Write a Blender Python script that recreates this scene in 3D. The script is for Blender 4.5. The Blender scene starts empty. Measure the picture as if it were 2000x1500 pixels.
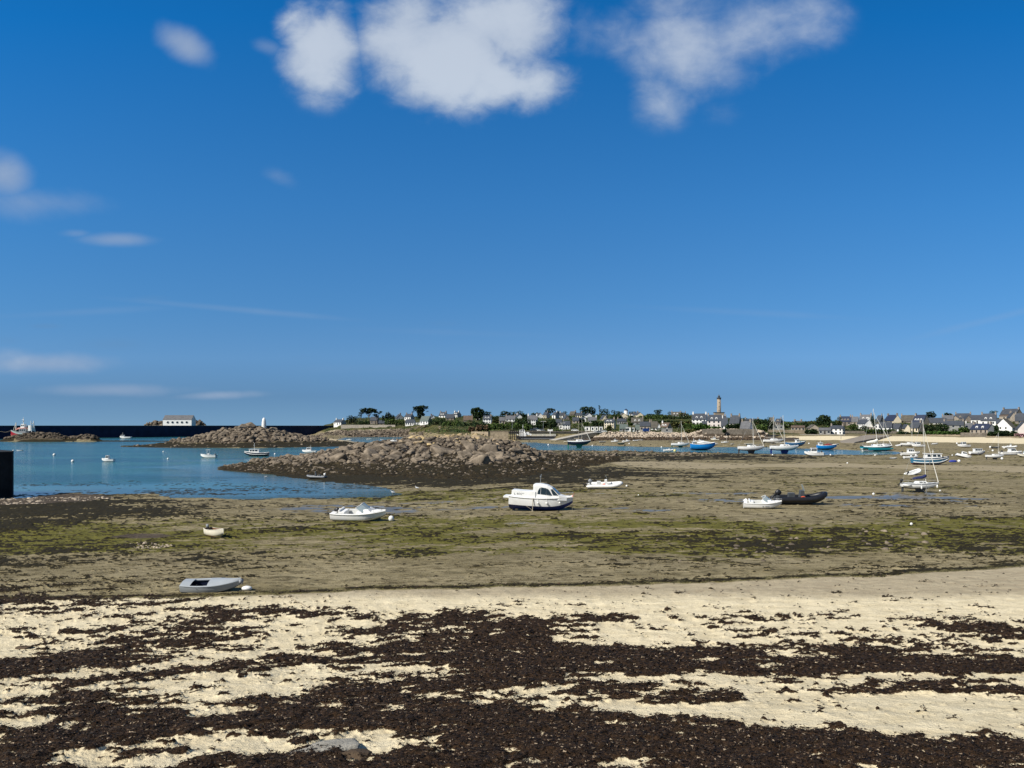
import bpy, math, random
import numpy as np
from mathutils import Vector, Matrix
R = math.radians
random.seed(7)
rng = np.random.default_rng(11)
scene = bpy.context.scene
COL = scene.collection
# ---------------------------------------------------------------- camera, light, sky, exposure
EYE, FPX, HOR = 8.0, 1500.0, 834.0
cam_d = bpy.data.cameras.new("camera"); cam = bpy.data.objects.new("camera", cam_d); COL.objects.link(cam)
cam.location = (0, 0, EYE); cam.rotation_euler = (R(90), 0, 0)
cam_d.sensor_width = 36; cam_d.lens = 27.0; cam_d.shift_y = (HOR-750)/2000.0
cam_d.clip_start = 0.2; cam_d.clip_end = 60000
scene.camera = cam
scene.view_settings.view_transform = 'Standard'; scene.view_settings.look = 'None'
scene.view_settings.gamma = 1; scene.view_settings.exposure = 0.25
SUN = Vector((-0.73, -0.50, 0.80)).normalized()
sun_d = bpy.data.lights.new("sun", 'SUN'); sun_o = bpy.data.objects.new("sun", sun_d); COL.objects.link(sun_o)
sun_d.energy = 5.0; sun_d.angle = R(0.5); sun_d.color = (1.0, 0.955, 0.87)
sun_o.rotation_euler = SUN.to_track_quat('Z', 'Y').to_euler()
world = bpy.data.worlds.new("World"); scene.world = world; world.use_nodes = True
nt = world.node_tree; nt.nodes.clear()
def N(t, typ, **kw):
    n = t.nodes.new(typ)
    for k, v in kw.items():
        if k.startswith('in'):
            n.inputs[int(k[2:])].default_value = v
        else: setattr(n, k, v)
    return n
def math_n(t, op, a, b=None, c=None, clamp=False):
    n = t.nodes.new('ShaderNodeMath'); n.operation = op; n.use_clamp = clamp
    for i, v in enumerate((a, b, c)):
        if v is None: continue
        if isinstance(v, (int, float)): n.inputs[i].default_value = v
        else: t.links.new(v, n.inputs[i])
    return n.outputs[0]
def mixc(t, fac, a, b, blend='MIX'):
    n = t.nodes.new('ShaderNodeMix'); n.data_type = 'RGBA'; n.blend_type = blend
    for i, v in ((0, fac), (6, a), (7, b)):
        if isinstance(v, (int, float)): n.inputs[i].default_value = v
        elif isinstance(v, tuple): n.inputs[i].default_value = (*v[:3], 1)
        else: t.links.new(v, n.inputs[i])
    return n.outputs[2]
def ramp(t, v, a, b, lo=0.0, hi=1.0, smooth=True):
    n = t.nodes.new('ShaderNodeMapRange'); n.interpolation_type = 'SMOOTHSTEP' if smooth else 'LINEAR'
    n.inputs[1].default_value = a; n.inputs[2].default_value = b; n.inputs[3].default_value = lo; n.inputs[4].default_value = hi
    t.links.new(v, n.inputs[0]); return n.outputs[0]
def noise(t, vec, scale, detail=4, rough=.5, dist=0.0):
    n = t.nodes.new('ShaderNodeTexNoise'); n.inputs['Scale'].default_value = scale; n.inputs['Detail'].default_value = detail
    n.inputs['Roughness'].default_value = rough; n.inputs['Distortion'].default_value = dist
    if vec is not None: t.links.new(vec, n.inputs['Vector'])
    return n.outputs['Fac']
sky = N(nt, 'ShaderNodeTexSky', sky_type='NISHITA', sun_disc=False)
sky.sun_elevation = math.asin(SUN.z); sky.sun_rotation = math.atan2(SUN.x, SUN.y)
sky.air_density = 1.15; sky.dust_density = 0.12; sky.ozone_density = 4.0; sky.altitude = 0
hs = N(nt, 'ShaderNodeHueSaturation'); hs.inputs['Saturation'].default_value = 1.12; hs.inputs['Value'].default_value = 1.0; hs.inputs['Hue'].default_value = 0.5
geo = N(nt, 'ShaderNodeTexCoord')
lift = N(nt, 'ShaderNodeMapping'); lift.inputs[1].default_value = (0, 0, .16); nt.links.new(geo.outputs['Generated'], lift.inputs[0])
nrmz = N(nt, 'ShaderNodeVectorMath', operation='NORMALIZE'); nt.links.new(lift.outputs[0], nrmz.inputs[0]); nt.links.new(nrmz.outputs[0], sky.inputs[0])
nt.links.new(sky.outputs[0], hs.inputs['Color'])
sep = N(nt, 'ShaderNodeSeparateXYZ'); nt.links.new(geo.outputs['Generated'], sep.inputs[0])
ymax = math_n(nt, 'MAXIMUM', sep.outputs[1], 0.05)
U = math_n(nt, 'DIVIDE', sep.outputs[0], ymax); V = math_n(nt, 'DIVIDE', sep.outputs[2], ymax)
front = ramp(nt, sep.outputs[1], 0.1, 0.3)
cmb = N(nt, 'ShaderNodeCombineXYZ'); nt.links.new(U, cmb.inputs[0]); nt.links.new(V, cmb.inputs[1]); UV = cmb.outputs[0]
def set_ramp(cr, stops):
    e = cr.color_ramp.elements
    while len(e) > 1: e.remove(e[-1])
    e[0].position = stops[0][0]; e[0].color = (*stops[0][1], 1)
    for p, c in stops[1:]: q = e.new(p); q.color = (*c, 1)
def cloud_field(blobs):          # soft ellipses on the sky sphere: centre and radii given as bearings in px of the photo's lens
    acc = None
    for (px, py, rx, ry, amp, tilt) in blobs:
        cu, cv = (px-1000)/FPX, (HOR-py)/FPX
        m = N(nt, 'ShaderNodeMapping', vector_type='TEXTURE'); m.inputs[1].default_value = (cu, cv, 0)
        m.inputs[2].default_value = (0, 0, R(tilt)); m.inputs[3].default_value = (rx/FPX, ry/FPX, 1)
        nt.links.new(UV, m.inputs[0])
        ln = N(nt, 'ShaderNodeVectorMath', operation='LENGTH'); nt.links.new(m.outputs[0], ln.inputs[0])
        f = ramp(nt, ln.outputs['Value'], 0.0, 1.25, amp, 0.0)
        acc = f if acc is None else math_n(nt, 'MAXIMUM', acc, f)
    return acc
puffs = cloud_field([(632, 100, 112, 130, 1.05, 0), (590, 60, 70, 80, .8, 0), (665, 160, 60, 50, .7, 0), (800, 80, 160, 130, 1.05, 0), (960, 150, 150, 90, .95, 5), (890, 110, 190, 150, 1.15, 0), (980, 50, 180, 140, .95, 0),
    (1050, 160, 110, 80, .75, 0), (880, 190, 130, 60, .75, 0), (1030, 200, 70, 40, .5, 10)])
puffs2 = cloud_field([(1330, 90, 150, 130, 1.0, 0), (1290, 190, 90, 80, .75, -10), (1450, 70, 190, 110, .72, 15), (1320, 10, 140, 70, .8, 0), (1230, 60, 110, 90, .5, 0), (1560, 40, 130, 90, .65, 0), (1400, 130, 150, 80, .6, 0), (1420, 220, 90, 40, .3, 0), (1510, 200, 60, 25, .3, 0), (1150, 60, 120, 80, .42, 0)])
small = cloud_field([(362, 88, 85, 48, .75, -28), (345, 80, 60, 30, .55, -20), (15, 345, 80, 60, .66, -10), (80, 395, 190, 50, .46, 0), (225, 468, 110, 22, .62, 0), (150, 456, 50, 14, .4, 0), (550, 350, 70, 28, .34, -25), (525, 92, 60, 26, .34, -20),
    (80, 710, 200, 30, .60, 0), (10, 700, 120, 28, .42, 0), (215, 762, 200, 20, .60, 0), (425, 772, 130, 11, .5, 2)])
darks = cloud_field([(90, 637, 55, 10, .5, 0), (300, 582, 60, 10, .3, 0), (220, 672, 110, 22, .4, 0), (330, 722, 80, 12, .3, 0), (870, 632, 70, 14, .3, 0), (590, 698, 60, 8, .25, 0), (20, 665, 40, 16, .3, 0)])
wisp = cloud_field([(1950, 620, 260, 14, .45, 14), (1450, 610, 420, 12, .3, -3), (470, 605, 330, 10, .4, -5), (150, 610, 300, 12, .3, 3), (900, 650, 300, 14, .3, -2), (1100, 720, 700, 16, .26, 0)])
mpn = N(nt, 'ShaderNodeMapping'); mpn.inputs[3].default_value = (1, 1.35, 1); nt.links.new(UV, mpn.inputs[0])
n1 = noise(nt, mpn.outputs[0], 6.5, 8, .56, .3); n2 = noise(nt, mpn.outputs[0], 3.2, 6, .55, .1)
n3 = noise(nt, mpn.outputs[0], 26, 6, .6, .3)
dens = math_n(nt, 'ADD', math_n(nt, 'MULTIPLY', puffs, 1.25), math_n(nt, 'MULTIPLY', math_n(nt, 'SUBTRACT', n1, .5), 1.15))
dens = math_n(nt, 'ADD', dens, math_n(nt, 'MULTIPLY', math_n(nt, 'SUBTRACT', n3, .5), .75))
c1 = math_n(nt, 'MULTIPLY', ramp(nt, dens, .16, 1.05, 0, .93), ramp(nt, puffs, .04, .35))
dens2 = math_n(nt, 'ADD', puffs2, math_n(nt, 'MULTIPLY', math_n(nt, 'SUBTRACT', n1, .5), 1.35))
dens2 = math_n(nt, 'ADD', dens2, math_n(nt, 'MULTIPLY', math_n(nt, 'SUBTRACT', n3, .5), .6))
c2 = math_n(nt, 'MULTIPLY', ramp(nt, math_n(nt, 'ADD', dens2, .06), .10, 1.25, 0, .78), ramp(nt, puffs2, .03, .3))
densS = math_n(nt, 'ADD', small, math_n(nt, 'MULTIPLY', math_n(nt, 'SUBTRACT', n1, .5), .8))
c3 = math_n(nt, 'MULTIPLY', ramp(nt, densS, .10, .85, 0, .8), ramp(nt, small, .01, .12))
wsp = ramp(nt, math_n(nt, 'ADD', wisp, math_n(nt, 'MULTIPLY', math_n(nt, 'SUBTRACT', n2, .5), .6)), .08, .8, 0, .32)
call = math_n(nt, 'MAXIMUM', c1, math_n(nt, 'MAXIMUM', c2, c3))
call = math_n(nt, 'MAXIMUM', call, wsp)
call = math_n(nt, 'MULTIPLY', call, front)
call = math_n(nt, 'MULTIPLY', call, ramp(nt, puffs, -.01, .02, 1, 1))
shade = ramp(nt, math_n(nt, 'ADD', math_n(nt, 'MULTIPLY', math_n(nt, 'MAXIMUM', dens, dens2), .55), math_n(nt, 'MULTIPLY', n2, 1.1)), .60, 1.30)
lowv = ramp(nt, V, .40, .52)
ccol = mixc(nt, shade, (.33, .43, .60), (.60, .68, .79))
ccol = mixc(nt, math_n(nt, 'MULTIPLY', lowv, .22), ccol, (.5, .56, .68))
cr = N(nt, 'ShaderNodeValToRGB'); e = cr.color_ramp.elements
for p, c in ((.0, (.66, .70, .74)), (.04, (.55, .63, .70)), (.09, (.68, .83, .92)), (.16, (.54, .85, 1.0)), (.289, (.38, .86, 1.10)), (.536, (.085, .78, 1.16)), (.64, (.10, .70, 1.05)), (.95, (.62, .62, .62))):  # last stop dims the unseen sky overhead and behind, for less fill light
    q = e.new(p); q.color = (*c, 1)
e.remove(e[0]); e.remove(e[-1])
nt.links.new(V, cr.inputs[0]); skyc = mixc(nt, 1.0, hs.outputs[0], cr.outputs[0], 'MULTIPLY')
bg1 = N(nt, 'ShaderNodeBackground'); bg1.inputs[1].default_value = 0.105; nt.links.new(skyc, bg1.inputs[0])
bg2 = N(nt, 'ShaderNodeBackground'); bg2.inputs[1].default_value = 0.80; nt.links.new(ccol, bg2.inputs[0])
bg3 = N(nt, 'ShaderNodeBackground'); bg3.inputs[0].default_value = (.13, .27, .48, 1); bg3.inputs[1].default_value = 0.84
mx0 = N(nt, 'ShaderNodeMixShader'); dk = ramp(nt, math_n(nt, 'ADD', darks, math_n(nt, 'MULTIPLY', math_n(nt, 'SUBTRACT', n1, .5), .5)), .1, .8, 0, .5)
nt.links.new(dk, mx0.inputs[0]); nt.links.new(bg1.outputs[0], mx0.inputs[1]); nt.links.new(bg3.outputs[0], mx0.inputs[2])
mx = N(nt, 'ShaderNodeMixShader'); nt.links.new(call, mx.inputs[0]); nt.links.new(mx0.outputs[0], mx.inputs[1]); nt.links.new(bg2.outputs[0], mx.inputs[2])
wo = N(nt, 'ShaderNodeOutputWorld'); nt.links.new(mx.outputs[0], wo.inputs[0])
scene.cycles.max_bounces = 6; scene.cycles.transparent_max_bounces = 12
# ---------------------------------------------------------------- helpers
def tag(o, label=None, cat=None, group=None, kind=None):
    if label: o['label'] = label
    if cat: o['category'] = cat
    if group: o['group'] = group
    if kind: o['kind'] = kind
    return o
def empty(name, loc, rz=0.0, rx=0.0, ry=0.0):
    o = bpy.data.objects.new(name, None); COL.objects.link(o); o.location = loc
    o.rotation_mode = 'ZYX' if False else 'XYZ'; o.rotation_euler = (rx, ry, rz); o.empty_display_size = .5
    return o
class MB:
    def __init__(s): s.v = []; s.f = []
    def add(s, vs, fs):
        b = len(s.v); s.v += [tuple(p) for p in vs]; s.f += [tuple(i+b for i in f) for f in fs]
    def box(s, c, d, rz=0, ry=0):
        hx, hy, hz = d[0]/2, d[1]/2, d[2]/2
        M = Matrix.Rotation(rz, 3, 'Z') @ Matrix.Rotation(ry, 3, 'Y')
        vs = [M @ Vector((x, y, z)) + Vector(c) for x in (-hx, hx) for y in (-hy, hy) for z in (-hz, hz)]
        s.add(vs, [(0, 1, 3, 2), (4, 6, 7, 5), (0, 4, 5, 1), (2, 3, 7, 6), (0, 2, 6, 4), (1, 5, 7, 3)])
    def tube(s, a, b, r, r2=None, n=6, caps=True):
        a = Vector(a); b = Vector(b); r2 = r if r2 is None else r2
        d = b-a
        if d.length < 1e-6: return
        d.normalize(); u = d.orthogonal().normalized(); w = d.cross(u)
        vs = [p + (u*math.cos(2*math.pi*i/n) + w*math.sin(2*math.pi*i/n))*q for p, q in ((a, r), (b, r2)) for i in range(n)]
        fs = [(i, (i+1) % n, n+(i+1) % n, n+i) for i in range(n)]
        if caps: fs += [tuple(range(n))[::-1], tuple(range(n, 2*n))]
        s.add(vs, fs)
    def path(s, pts, r, n=6):
        pts = [Vector(p) for p in pts]; k = len(pts); rs = r if isinstance(r, (list, tuple)) else [r]*k
        vs = []; u = None
        for i, p in enumerate(pts):
            d = (pts[min(i+1, k-1)] - pts[max(i-1, 0)]).normalized()
            if u is None: u = d.orthogonal().normalized()
            u = (u - d*u.dot(d)).normalized(); w = d.cross(u)
            vs += [p + (u*math.cos(2*math.pi*j/n) + w*math.sin(2*math.pi*j/n))*rs[i] for j in range(n)]
        fs = [(i*n+j, i*n+(j+1) % n, (i+1)*n+(j+1) % n, (i+1)*n+j) for i in range(k-1) for j in range(n)]
        fs += [tuple(range(n))[::-1], tuple(range((k-1)*n, k*n))]
        s.add(vs, fs)
    def lathe(s, prof, n=16, c=(0, 0, 0), sx=1, sy=1):
        vs = [(c[0]+r*math.cos(2*math.pi*i/n)*sx, c[1]+r*math.sin(2*math.pi*i/n)*sy, c[2]+z) for r, z in prof for i in range(n)]
        m = len(prof)
        fs = [(k*n+i, k*n+(i+1) % n, (k+1)*n+(i+1) % n, (k+1)*n+i) for k in range(m-1) for i in range(n)]
        fs += [tuple(range(n))[::-1], tuple(range((m-1)*n, m*n))]
        s.add(vs, fs)
    def ball(s, c, rx, ry=None, rz=None, n=12, m=8):
        ry = rx if ry is None else ry; rz = rx if rz is None else rz
        prof = [(math.sin(math.pi*k/m) if 0 < k < m else .02, -math.cos(math.pi*k/m)*rz) for k in range(m+1)]
        s.lathe([(a*rx, z) for a, z in prof], n, c, 1, ry/rx)
    def loft(s, rings, cap=True, closed=True):
        n = len(rings[0]); b = []
        for r in rings: b += r
        fs = [(k*n+i, k*n+(i+1) % n, (k+1)*n+(i+1) % n, (k+1)*n+i) for k in range(len(rings)-1) for i in range(n if closed else n-1)]
        if cap: fs += [tuple(range(n))[::-1], tuple(range((len(rings)-1)*n, len(rings)*n))]
        s.add(b, fs)
    def quad(s, a, b, c, d, u0=0, u1=1, v0=0, v1=1, off=.02):
        a, b, c, d = map(Vector, (a, b, c, d))
        P = lambda u, v: (a*(1-u)+b*u)*(1-v) + (d*(1-u)+c*u)*v
        nrm = (b-a).cross(d-a).normalized()
        q = [P(u0, v0), P(u1, v0), P(u1, v1), P(u0, v1)]
        vs = [p - nrm*.01 for p in q] + [p + nrm*off for p in q]
        s.add(vs, [(4, 5, 6, 7), (0, 1, 5, 4), (1, 2, 6, 5), (2, 3, 7, 6), (3, 0, 4, 7), (3, 2, 1, 0)])
    def build(s, name, m, parent=None, smooth=False, bevel=0, sub=0):
        me = bpy.data.meshes.new(name); me.from_pydata(s.v, [], s.f); me.materials.append(m)
        if smooth: me.polygons.foreach_set('use_smooth', [True]*len(me.polygons))
        me.update(); o = bpy.data.objects.new(name, me); COL.objects.link(o)
        if parent: o.parent = parent
        if bevel:
            b = o.modifiers.new('bevel', 'BEVEL'); b.width = bevel; b.segments = 2; b.limit_method = 'ANGLE'; b.angle_limit = R(40)
        if sub:
            b = o.modifiers.new('sub', 'SUBSURF'); b.levels = sub; b.render_levels = sub
        return o
def np_mesh(name, V, F, m, parent=None, smooth=False):     # fast mesh from arrays, F is (n, 3) or (n, 4)
    V = np.asarray(V, np.float32); F = np.asarray(F, np.int32); k = F.shape[1]
    me = bpy.data.meshes.new(name); me.vertices.add(len(V)); me.vertices.foreach_set('co', V.ravel())
    me.loops.add(F.size); me.loops.foreach_set('vertex_index', F.ravel())
    me.polygons.add(len(F)); me.polygons.foreach_set('loop_start', np.arange(0, F.size, k, dtype=np.int32))
    me.polygons.foreach_set('loop_total', np.full(len(F), k, np.int32))
    if smooth: me.polygons.foreach_set('use_smooth', np.ones(len(F), bool))
    me.update(calc_edges=True); me.materials.append(m)
    o = bpy.data.objects.new(name, me); COL.objects.link(o)
    if parent: o.parent = parent
    return o
# ---------------------------------------------------------------- materials
_mats = {}
def mat(name, col=None, rough=.6, var=.18, scale=1.2, bump=0.0, bscale=8, metal=0, island=0.0, spec=.5, col2=None, c2scale=.4, trans=0, stretch=None):
    if name in _mats: return _mats[name]
    m = bpy.data.materials.new(name); m.use_nodes = True; t = m.node_tree; b = t.nodes['Principled BSDF']
    b.inputs['Roughness'].default_value = rough; b.inputs['Metallic'].default_value = metal; b.inputs['Specular IOR Level'].default_value = spec
    if trans: b.inputs['Transmission Weight'].default_value = trans
    g = t.nodes.new('ShaderNodeNewGeometry'); tc = t.nodes.new('ShaderNodeTexCoord')
    vec = tc.outputs['Object']
    if stretch:
        mp = t.nodes.new('ShaderNodeMapping'); mp.inputs[3].default_value = stretch; t.links.new(vec, mp.inputs[0]); vec = mp.outputs[0]
    f = noise(t, vec, scale, 5, .6)
    f = ramp(t, f, .3, .7, 1-var, 1+var*.6, False)
    base = (*col, 1)
    cc = None
    if col2 is not None:
        f2 = ramp(t, noise(t, vec, c2scale, 5, .6), .42, .58); cc = mixc(t, f2, col, col2)
    if island:
        f = math_n(t, 'MULTIPLY', f, ramp(t, g.outputs['Random Per Island'], 0, 1, 1-island, 1+island, False))
    vm = t.nodes.new('ShaderNodeVectorMath'); vm.operation = 'SCALE'
    if cc is not None: t.links.new(cc, vm.inputs[0])
    else: vm.inputs[0].default_value = col
    t.links.new(f, vm.inputs['Scale']); t.links.new(vm.outputs[0], b.inputs['Base Color'])
    if bump:
        bn = t.nodes.new('ShaderNodeBump'); bn.inputs['Strength'].default_value = bump; bn.inputs['Distance'].default_value = .1
        t.links.new(noise(t, vec, bscale, 6, .65), bn.inputs['Height']); t.links.new(bn.outputs[0], b.inputs['Normal'])
    _mats[name] = m; return m
# ---------------------------------------------------------------- terrain functions (world metres; columns are bearings from the viewpoint)
def vnoise(x, y, seed=0):
    xi = np.floor(x).astype(np.int64); yi = np.floor(y).astype(np.int64); xf = x-xi; yf = y-yi
    def h(a, b):
        n = (a*374761393 + b*668265263 + seed*974634777) & 0xffffffff
        n = ((n ^ (n >> 13))*1274126177) & 0xffffffff
        return ((n ^ (n >> 16)) & 0xffff)/65535.0
    u = xf*xf*(3-2*xf); v = yf*yf*(3-2*yf)
    return (h(xi, yi)*(1-u)+h(xi+1, yi)*u)*(1-v) + (h(xi, yi+1)*(1-u)+h(xi+1, yi+1)*u)*v
def fbm(x, y, o=4, seed=0, g=.5):
    a = 1.0; s = 0; t = 0
    for i in range(o):
        s = s + a*vnoise(x*2**i+17.3*i, y*2**i-9.1*i, seed+i); t += a; a *= g
    return s/t
def sstep(a, b, x):
    t = np.clip((x-a)/(b-a), 0, 1); return t*t*(3-2*t)
def PZ(py, d): return EYE - (py-HOR)*d/FPX
def wpt(px, py, z=0.0):                       # point at height z seen at px, py
    d = (EYE-z)*FPX/(py-HOR); return ((px-1000)/FPX*d, d)
NEAR = [(0, 5.0), (6, 4.4), (8, 3.9), (10, 3.5), (12, 3.2), (16, 2.65), (20, 2.2), (25, 1.75), (30, 1.4), (40, 1.0), (55, .75), (70, .6), (90, .5), (120, .45), (200, .45), (250, .45)]
FAR = {
 -3000: [(300, .4), (3000, .4)], 545: [(300, .4), (3000, .4)],
 575: [(500, .8), (700, 3), (760, 6), (850, 8.0), (1500, 7.5)],
 620: [(520, .8), (640, 3.4), (700, 5.6), (850, PZ(829, 850)), (1500, 10)],
 660: [(600, .8), (650, PZ(842, 650)), (690, PZ(833, 690)), (820, PZ(821.5, 820)), (1500, 13)],
 705: [(600, .8), (650, PZ(842, 650)), (690, PZ(832, 690)), (820, PZ(817, 820)), (1500, 16)],
 780: [(600, .8), (640, PZ(842, 640)), (680, PZ(833, 680)), (760, PZ(823, 760)), (860, PZ(815, 860)), (1500, 18)],
 850: [(420, .8), (460, PZ(846, 460)), (540, PZ(839, 540)), (650, PZ(829, 650)), (740, PZ(820, 740)), (860, PZ(814, 860)), (1500, 19)],
 930: [(380, .8), (430, PZ(848, 430)), (520, PZ(839, 520)), (640, PZ(827, 640)), (750, PZ(818, 750)), (850, PZ(813, 850)), (1500, 20)],
 985: [(400, .6), (438, .9), (446, 5.2), (480, PZ(842, 480)), (560, PZ(832, 560)), (660, PZ(820, 660)), (760, PZ(813, 760)), (1500, 19)],
 1150: [(400, .6), (438, .9), (446, 5.2), (480, PZ(841.5, 480)), (560, PZ(830, 560)), (660, PZ(818, 660)), (760, PZ(811.5, 760)), (1500, 19)],
 1185: [(380, .8), (406, 1.3), (430, PZ(844, 430)), (450, PZ(842.5, 450)), (500, PZ(838, 500)), (560, PZ(830, 560)), (660, PZ(817, 660)), (760, PZ(811, 760)), (1500, 20)],
 1345: [(380, .8), (406, 1.3), (430, PZ(845, 430)), (450, PZ(843, 450)), (500, PZ(836, 500)), (560, PZ(829, 560)), (660, PZ(816, 660)), (760, PZ(812, 760)), (1500, 20)],
 1385: [(390, .9), (408, 1.5), (419, 2.8), (422, PZ(840, 422)), (450, PZ(838, 450)), (500, PZ(831, 500)), (560, PZ(825, 560)), (700, PZ(816, 700)), (1500, 20)],
 1475: [(390, .9), (408, 1.5), (419, 2.8), (422, PZ(841, 422)), (450, PZ(840, 450)), (500, PZ(833, 500)), (560, PZ(827, 560)), (700, PZ(820, 700)), (1500, 16)],
 1520: [(400, .8), (430, 2.2), (436, PZ(848, 436)), (460, PZ(845, 460)), (500, PZ(838, 500)), (560, PZ(831, 560)), (660, PZ(825.5, 660)), (1500, 12)],
 1600: [(415, .9), (432, 2.3), (441, PZ(849, 441)), (470, PZ(847.5, 470)), (510, PZ(838, 510)), (580, PZ(829, 580)), (700, PZ(824.5, 700)), (1500, 12)],
 1690: [(395, .8), (430, 2.4), (445, PZ(850, 445)), (475, PZ(844, 475)), (510, PZ(836, 510)), (580, PZ(827, 580)), (680, PZ(821, 680)), (1500, 14)],
 1800: [(372, .7), (425, 2.4), (440, PZ(850, 440)), (470, PZ(844, 470)), (510, PZ(835, 510)), (570, PZ(826, 570)), (640, PZ(820, 640)), (1500, 15)],
 2000: [(333, .6), (400, 2.0), (440, PZ(850, 440)), (470, PZ(846, 470)), (510, PZ(834, 510)), (560, PZ(825, 560)), (640, PZ(818, 640)), (1500, 16)],
 4500: [(333, .6), (400, 2.0), (440, PZ(850, 440)), (470, PZ(846, 470)), (510, PZ(834, 510)), (560, PZ(825, 560)), (640, PZ(818, 640)), (1500, 16)],
}
_fk = sorted(FAR)
def base_h(px, d):
    z = np.zeros_like(d)
    for a, b in zip(_fk[:-1], _fk[1:]):
        m = (px >= a) & (px < b)
        if not m.any(): continue
        dd = d[m]; t = (px[m]-a)/(b-a); t = t*t*(3-2*t)
        za, zb = (np.interp(dd, *zip(*(NEAR+FAR[k]+[(2600, -4)]))) for k in (a, b))
        z[m] = za*(1-t)+zb*t
    m = (px < _fk[0]) | (px >= _fk[-1]); z[m] = np.interp(d[m], *zip(*NEAR))
    return z
ISLES = {   # (px, crest distance, crest height, front width, back width)
 'main': [(425, 150, -.3, 6, 4), (440, 150, .4, 8, 8), (520, 148, PZ(900, 148), 16, 16), (600, 150, PZ(890, 150), 22, 16), (640, 155, PZ(881, 155), 26, 16), (700, 160, PZ(873, 160), 32, 18), (760, 166, PZ(864, 166), 42, 20), (800, 170, PZ(858, 170), 48, 30),
          (900, 172, PZ(855, 172), 54, 40), (960, 174, PZ(859, 174), 56, 26), (1000, 176, PZ(864, 176), 56, 20), (1032, 180, PZ(873, 180), 56, 16), (1060, 186, PZ(885, 186), 54, 14), (1130, 194, .9, 50, 10), (1200, 200, .45, 30, 8)],
 'beacon': [(235, 320, -.4, 10, 10), (300, 322, PZ(867, 322), 22, 12), (380, 326, PZ(854, 326), 30, 16), (440, 330, PZ(840, 330), 34, 20), (480, 332, PZ(831.5, 332), 38, 22), (520, 334, PZ(838, 334), 38, 22), (570, 336, PZ(849, 336), 34, 20), (620, 340, PZ(857, 340), 30, 20), (700, 345, PZ(864, 345), 24, 16), (760, 350, .4, 20, 10)],
 'reef': [(-60, 428, 0, 10, 8), (0, 428, PZ(860, 428), 12, 10), (30, 428, PZ(852, 428), 12, 12), (55, 428, PZ(848, 428), 13, 12), (75, 428, PZ(846, 428), 13, 12), (112, 428, PZ(848, 428), 13, 12), (128, 428, PZ(854.5, 428), 12, 10), (150, 428, PZ(854, 428), 12, 10), (167, 428, PZ(849, 428), 12, 10), (182, 428, PZ(852, 428), 12, 10), (200, 428, PZ(860, 428), 8, 8), (340, 425, .25, 5, 4), (420, 425, -.5, 4, 4)],
 'knoll': [(272, 690, -1, 12, 12), (284, 690, PZ(830, 690), 14, 14), (293, 690, PZ(824.5, 690), 14, 14), (315, 690, PZ(824, 690), 16, 14), (380, 690, PZ(824, 690), 16, 14), (390, 690, PZ(821.5, 690), 16, 14), (400, 690, PZ(829, 690), 14, 14), (412, 690, -1, 12, 12)],
}
def isle_h(name, px, d):
    a = np.array(ISLES[name]); x = a[:, 0]
    dc, zc, wf, wb = (np.interp(px, x, a[:, i]) for i in range(1, 5))
    s = np.where(d < dc, (dc-d)/wf, (d-dc)/wb)
    prof = np.where(d < dc, np.interp(s, [0, .12, .42, .62, 1.0, 1.25], [1, .93, .5, .24, 0.06, -.25]), np.interp(s, [0, .2, 1, 1.5], [1, .9, 0, -.4]))
    h = prof*np.maximum(zc, .01)
    return np.where((px < x[0]) | (px > x[-1]) | (s > 1.25), -9, h)
def seg_dist(x, y, poly):                      # signed distance, > 0 outside the polygon
    P = np.array(poly); best = np.full(x.shape, 1e18); inside = np.zeros(x.shape, bool)
    n = len(P)
    for i in range(n):
        ax, ay = P[i]; bx, by = P[(i+1) % n]
        dx, dy = bx-ax, by-ay; L = dx*dx+dy*dy+1e-12
        t = np.clip(((x-ax)*dx+(y-ay)*dy)/L, 0, 1)
        best = np.minimum(best, (x-ax-t*dx)**2+(y-ay-t*dy)**2)
        c = ((ay > y) != (by > y)) & (x < (bx-ax)*(y-ay)/(by-ay+1e-12)+ax); inside ^= c
    d = np.sqrt(best); return np.where(inside, -d, d)
W = lambda L: [wpt(*p) for p in L]
SEA = W([(585, 845), (600, 850), (640, 862), (672, 869), (700, 876), (715, 895), (690, 905), (600, 912), (500, 917), (428, 917), (500, 925), (570, 930), (620, 938), (700, 947), (760, 956), (786, 965), (765, 975), (700, 973), (640, 976), (560, 974), (480, 977), (400, 973), (330, 974), (290, 966), (200, 968), (130, 964), (60, 974), (-80, 978)]) + [(-140, 80), (-600, 150), (-6000, 400), (-6000, 6000), (-900, 6000), (-330, 1200), (-215, 760)]
LAGOON = W([(660, 857), (672, 854.5), (700, 853.8), (790, 853.5), (812, 855), (818, 861), (790, 866), (740, 866), (700, 864), (672, 860.5)])
CHANNEL = W([(1005, 864), (1040, 864), (1080, 866.5), (1120, 870), (1200, 871.5), (1300, 873), (1400, 873.2), (1500, 873.8), (1560, 876), (1625, 878.5), (1700, 880.5), (1762, 882), (1768, 887), (1700, 889.5), (1600, 889.5), (1500, 887.5), (1400, 885.5), (1330, 884.5), (1260, 883), (1180, 881.5), (1100, 880.5), (1040, 880), (1000, 876)])
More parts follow.
